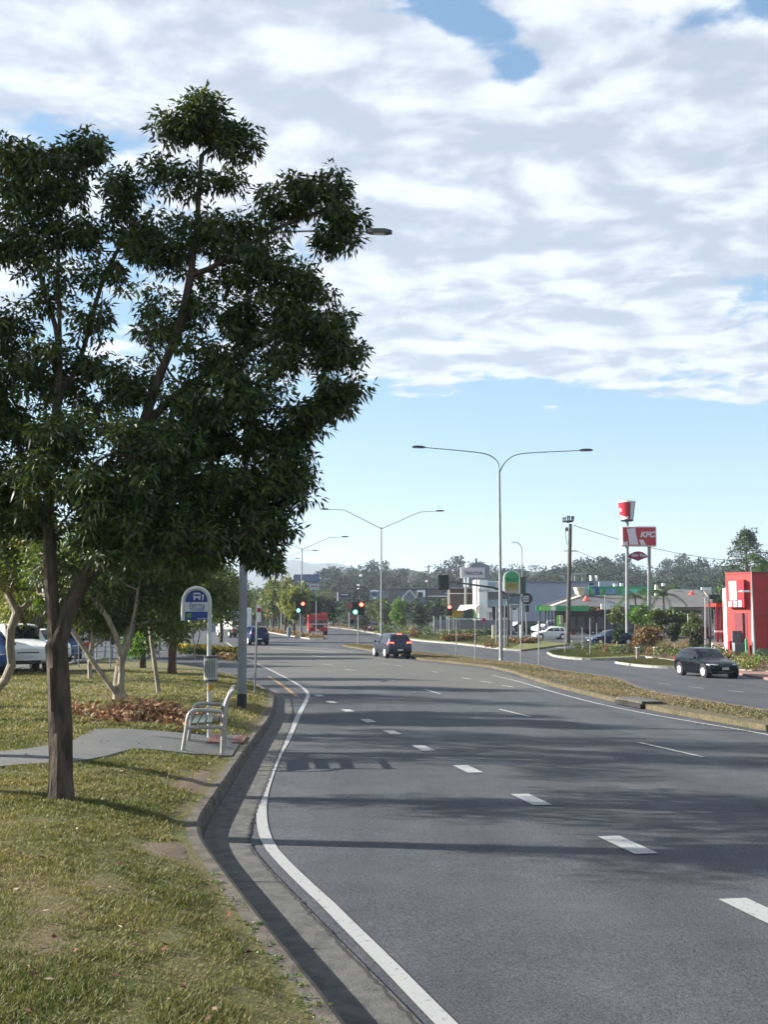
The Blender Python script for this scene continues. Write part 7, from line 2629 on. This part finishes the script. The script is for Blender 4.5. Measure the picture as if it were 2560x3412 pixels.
# ---- white roof sign and its post
b = G(1551, 2112)
Yr = b.y
root = thing('pylon_sign', 'white rectangular sign with dark capital letters on a single tall post', 'sign', b)
mb = MB(); mb.tube([W(1551, 2112, Yr), W(1553, 1925, Yr)], [.2, .14], 8); mb.build('post', M_GALV, root, world=True)
f_ = bpart('panel', root, mat('sign_grey_white', (.42, .43, .46), .5), 1541, 1616, 1891, 1924, Yr - .2, .35)
bpart('edge', root, M_WHITE, 1535, 1541, 1891, 1926, Yr - .2, .35)
text('TRACTOR', .62, mat('sign_lettering_dark', (.03, .045, .06), .6), f_, W(1579, 1911, Yr) - WORLDLOC[root.name] + Vector((0, -.23, 0)), (math.pi / 2, 0, 0), bold=.02, sx=.9)
mb = MB(); mb.sphere(W(1559, 1885, Yr), .35, .3, .4, 8, 5); mb.build('top_lamp', M_WHITE, root, world=True)
# pale hangar roof with a dark conifer tip beyond
Yh = 300
root = thing('hangar', 'pale grey arched roof rising behind the white lettered sign', 'building', W(1600, 2080, Yh))
poly_part('wall', root, mat('hazy_grey_wall', (.15, .17, .20), .8), [(1562, 2060), (1632, 2060), (1632, 1884), (1606, 1876), (1590, 1872), (1575, 1878), (1562, 1888)], Yh, 20)
bpart('roof_vent', root, M_DKGREY, 1585, 1591, 1860, 1874, Yh + 1, .5)

# ---- green arched sign with boards under it
b = G(1716, 2135)
Yg = b.y
root = thing('pylon_sign', 'arched green and lime sign board standing left of the warehouse', 'sign', b)
pts = [(1683, 1975), (1683, 1925)] + [(1707 - 24 * math.cos(t), 1925 - 22 * math.sin(t)) for t in np.linspace(.2, math.pi - .2, 9)] + [(1731, 1925), (1731, 1975)]
top_ = [p for p in pts if p[1] <= 1940]
poly_part('frame', root, M_WHITE, [(u + (-4 if u < 1707 else 3), v - 1) for (u, v) in pts], Yg, .25)
poly_part('green_panel', root, M_GREEN, [(1684, 1940)] + top_[0:] + [(1730, 1940)], Yg, .06, dy=-.08)
gp = bpart('lime_panel', root, mat('olive_lime', (.20, .26, .06), .6), 1684, 1730, 1940, 1963, Yg - .08, .06)
bpart('pink_strip', root, mat('pale_pink', (.32, .25, .22), .6), 1684, 1730, 1963, 1972, Yg - .08, .06)
text('FRUIT', .5, mat('deep_green', (.01, .12, .05), .6), root, W(1707, 1933, Yg) - WORLDLOC[root.name] + Vector((0, -.1, 0)), (math.pi / 2, 0, 0), bold=.01, sx=1.1)
text('barn', .45, M_SIGNRED, root, W(1707, 1949, Yg) - WORLDLOC[root.name] + Vector((0, -.1, 0)), (math.pi / 2, 0, 0), sx=1.1)
bpart('dark_back_box', root, mat('deep_teal', (.015, .04, .045), .5), 1735, 1753, 1922, 1980, Yg + .3, 1.0)
bpart('blue_board', root, mat('slate_blue_board', (.10, .13, .19), .5, 0, .3, 2), 1698, 1733, 1985, 2012, Yg, .2)
bpart('blue_board_frame', root, M_DKGREY, 1697, 1735, 1980, 1985, Yg - .02, .25)
bpart('grey_board', root, M_GALV, 1700, 1732, 2015, 2026, Yg, .2)
bpart('dark_board', root, M_DKGREY, 1710, 1722, 2026, 2032, Yg, .2)
bpart('post', root, M_GALV, 1704, 1707, 1975, 2130, Yg + .25, .15)
bpart('post', root, M_GALV, 1728, 1731, 1975, 2130, Yg + .25, .15)
b = G(1756, 2134)
root = thing('round_sign', 'round dark and white sign beside the arched green sign', 'sign', b)
c_ = W(1757, 1995, b.y)
mb = MB(); mb.disc(c_, .62, (0, 1, 0), .2, 24); dsc = mb.build('disc', M_DKGREY, root, world=True)
for (w_, z_, h_) in ((.5, .22, .16), (.56, 0, .14), (.46, -.26, .16)):
    mb = MB(); mb.box(c_.x - w_ * .9, c_.x + w_ * .4, c_.y - .03, c_.y, c_.z + z_ - h_ / 2, c_.z + z_ + h_ / 2); mb.build('white_bar', M_SGREY, dsc, world=True)
mb = MB(); mb.tube([b, Vector((b.x, b.y + .12, c_.z))], .06, 8); mb.build('post', M_GALV, root, world=True)
mb = MB(); q = W(1757, 2028, b.y); mb.box(q.x - .2, q.x + .2, b.y - .2, b.y + .1, q.z - .35, q.z + .35); mb.build('small_dark_box', M_BLACK, root, world=True)

# ---- blue billboard
Yb = 215
root = thing('billboard', 'wide blue billboard above the far trees, behind the third double lamp', 'billboard', W(1030, 2080, Yb))
bb_ = bpart('panel', root, mat('billboard_frame', (.03, .08, .18), .5), 979, 1065, 1914, 1940, Yb, .4)
bpart('picture', bb_, mat('billboard_print', (.04, .11, .26), .5, 0, 0, .35, col2=(.14, .13, .2)), 982, 1062, 1917, 1937, Yb - .05, .04)
bpart('lower_panel', root, mat('billboard_lower', (.32, .35, .40), .5), 1008, 1064, 1945, 1965, Yb, .3)
bpart('blue_square', root, mat('square_blue', (.03, .06, .2), .5), 1012, 1030, 1948, 1963, Yb - .05, .05)
bpart('red_script', root, mat('script_red', (.3, .08, .1), .5), 1036, 1060, 1952, 1956, Yb - .05, .05)
for u in (1000, 1045):
    bpart('post', root, M_DKGREY, u, u + 3, 1940, 2075, Yb + .5, .4)

# ---- small distant shops and signs
def small(name, label, parts, Y, u, cat='building'):
    root = thing(name, label, cat, W(u, 2078, Y))
    for (nm, m, u0, u1, v0, v1, dy, dep) in parts:
        bpart(nm, root, m, u0, u1, v0, v1, Y + dy, dep)
    return root


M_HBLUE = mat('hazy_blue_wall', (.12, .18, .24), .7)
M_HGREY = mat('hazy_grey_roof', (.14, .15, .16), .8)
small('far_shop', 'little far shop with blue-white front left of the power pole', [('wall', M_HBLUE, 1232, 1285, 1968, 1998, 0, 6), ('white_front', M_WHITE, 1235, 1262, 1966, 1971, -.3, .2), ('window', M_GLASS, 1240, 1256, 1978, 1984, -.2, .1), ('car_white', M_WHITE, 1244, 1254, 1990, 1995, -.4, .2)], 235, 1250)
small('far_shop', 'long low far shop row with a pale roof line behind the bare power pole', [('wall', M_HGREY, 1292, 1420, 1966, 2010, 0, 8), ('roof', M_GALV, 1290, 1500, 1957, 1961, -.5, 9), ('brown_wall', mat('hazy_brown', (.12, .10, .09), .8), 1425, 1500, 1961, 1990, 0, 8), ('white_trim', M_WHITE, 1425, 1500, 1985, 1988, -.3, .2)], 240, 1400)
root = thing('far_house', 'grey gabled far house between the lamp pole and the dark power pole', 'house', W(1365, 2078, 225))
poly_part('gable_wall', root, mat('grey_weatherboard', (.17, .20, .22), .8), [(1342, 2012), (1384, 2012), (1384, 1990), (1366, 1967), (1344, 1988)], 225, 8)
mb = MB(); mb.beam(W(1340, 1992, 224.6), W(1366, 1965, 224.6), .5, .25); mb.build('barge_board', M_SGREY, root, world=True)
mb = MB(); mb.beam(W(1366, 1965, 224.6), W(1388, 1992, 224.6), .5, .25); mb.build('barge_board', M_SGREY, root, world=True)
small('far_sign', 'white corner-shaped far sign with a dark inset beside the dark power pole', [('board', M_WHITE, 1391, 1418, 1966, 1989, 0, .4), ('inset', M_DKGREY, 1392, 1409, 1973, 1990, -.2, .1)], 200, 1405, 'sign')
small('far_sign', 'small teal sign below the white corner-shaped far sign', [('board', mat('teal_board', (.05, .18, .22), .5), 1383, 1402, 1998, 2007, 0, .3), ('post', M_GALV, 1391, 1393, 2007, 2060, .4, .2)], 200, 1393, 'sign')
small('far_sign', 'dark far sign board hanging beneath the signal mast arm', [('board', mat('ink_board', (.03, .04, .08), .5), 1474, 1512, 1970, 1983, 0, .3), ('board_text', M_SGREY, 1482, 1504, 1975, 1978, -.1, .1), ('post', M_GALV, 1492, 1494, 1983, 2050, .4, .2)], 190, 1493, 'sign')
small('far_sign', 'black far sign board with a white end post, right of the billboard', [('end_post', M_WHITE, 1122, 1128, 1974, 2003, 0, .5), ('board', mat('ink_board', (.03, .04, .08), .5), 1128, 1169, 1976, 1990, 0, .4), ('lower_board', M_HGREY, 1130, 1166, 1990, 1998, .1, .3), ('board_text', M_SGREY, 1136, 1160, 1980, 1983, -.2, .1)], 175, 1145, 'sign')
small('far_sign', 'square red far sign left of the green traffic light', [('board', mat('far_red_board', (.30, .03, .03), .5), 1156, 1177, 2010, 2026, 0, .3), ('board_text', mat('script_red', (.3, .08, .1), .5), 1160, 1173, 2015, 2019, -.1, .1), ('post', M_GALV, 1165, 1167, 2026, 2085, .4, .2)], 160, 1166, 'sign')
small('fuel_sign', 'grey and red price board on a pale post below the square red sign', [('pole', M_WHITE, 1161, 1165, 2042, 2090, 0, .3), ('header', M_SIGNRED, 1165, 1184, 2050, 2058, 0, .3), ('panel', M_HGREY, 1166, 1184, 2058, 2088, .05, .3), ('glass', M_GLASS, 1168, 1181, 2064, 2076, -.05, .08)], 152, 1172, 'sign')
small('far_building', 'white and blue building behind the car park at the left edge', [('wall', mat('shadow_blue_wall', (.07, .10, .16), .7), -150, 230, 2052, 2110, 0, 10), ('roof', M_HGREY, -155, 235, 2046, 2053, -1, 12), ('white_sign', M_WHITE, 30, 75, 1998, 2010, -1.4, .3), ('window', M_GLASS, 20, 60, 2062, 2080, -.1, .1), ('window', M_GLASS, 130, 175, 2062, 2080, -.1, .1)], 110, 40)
b = G(962, 2121)
root = thing('bin', 'small grey roadside bin beside the far-median traffic light', 'bin', b)
mb = MB(); mb.tube([(0, 0, 0), (0, 0, 1.0)], .24, 10); mb.build('drum', M_HBLUE, root); mb = MB(); mb.sphere((0, 0, 1.02), .26, .26, .12, 10, 4); mb.build('lid', M_HGREY, root)

# power cable shadow-caster across the road is the verge pole itself; nothing else needed
# ------------------------------------------------------------------ haze
hz = MB()
hz.box(-7000, 7000, -80, 9500, -4.0, 262)
M_HAZE = bpy.data.materials.new('haze_air')
M_HAZE.use_nodes = True
t = M_HAZE.node_tree
t.nodes.clear()
pv = NN(t, 'ShaderNodeVolumePrincipled')
pv.inputs['Color'].default_value = (0.74, 0.85, 1.0, 1)
pv.inputs['Density'].default_value = 0.00023
pv.inputs['Anisotropy'].default_value = 0.2
mo = NN(t, 'ShaderNodeOutputMaterial')
t.links.new(pv.outputs[0], mo.inputs['Volume'])
o = hz.build('haze', M_HAZE)
o['kind'] = 'stuff'
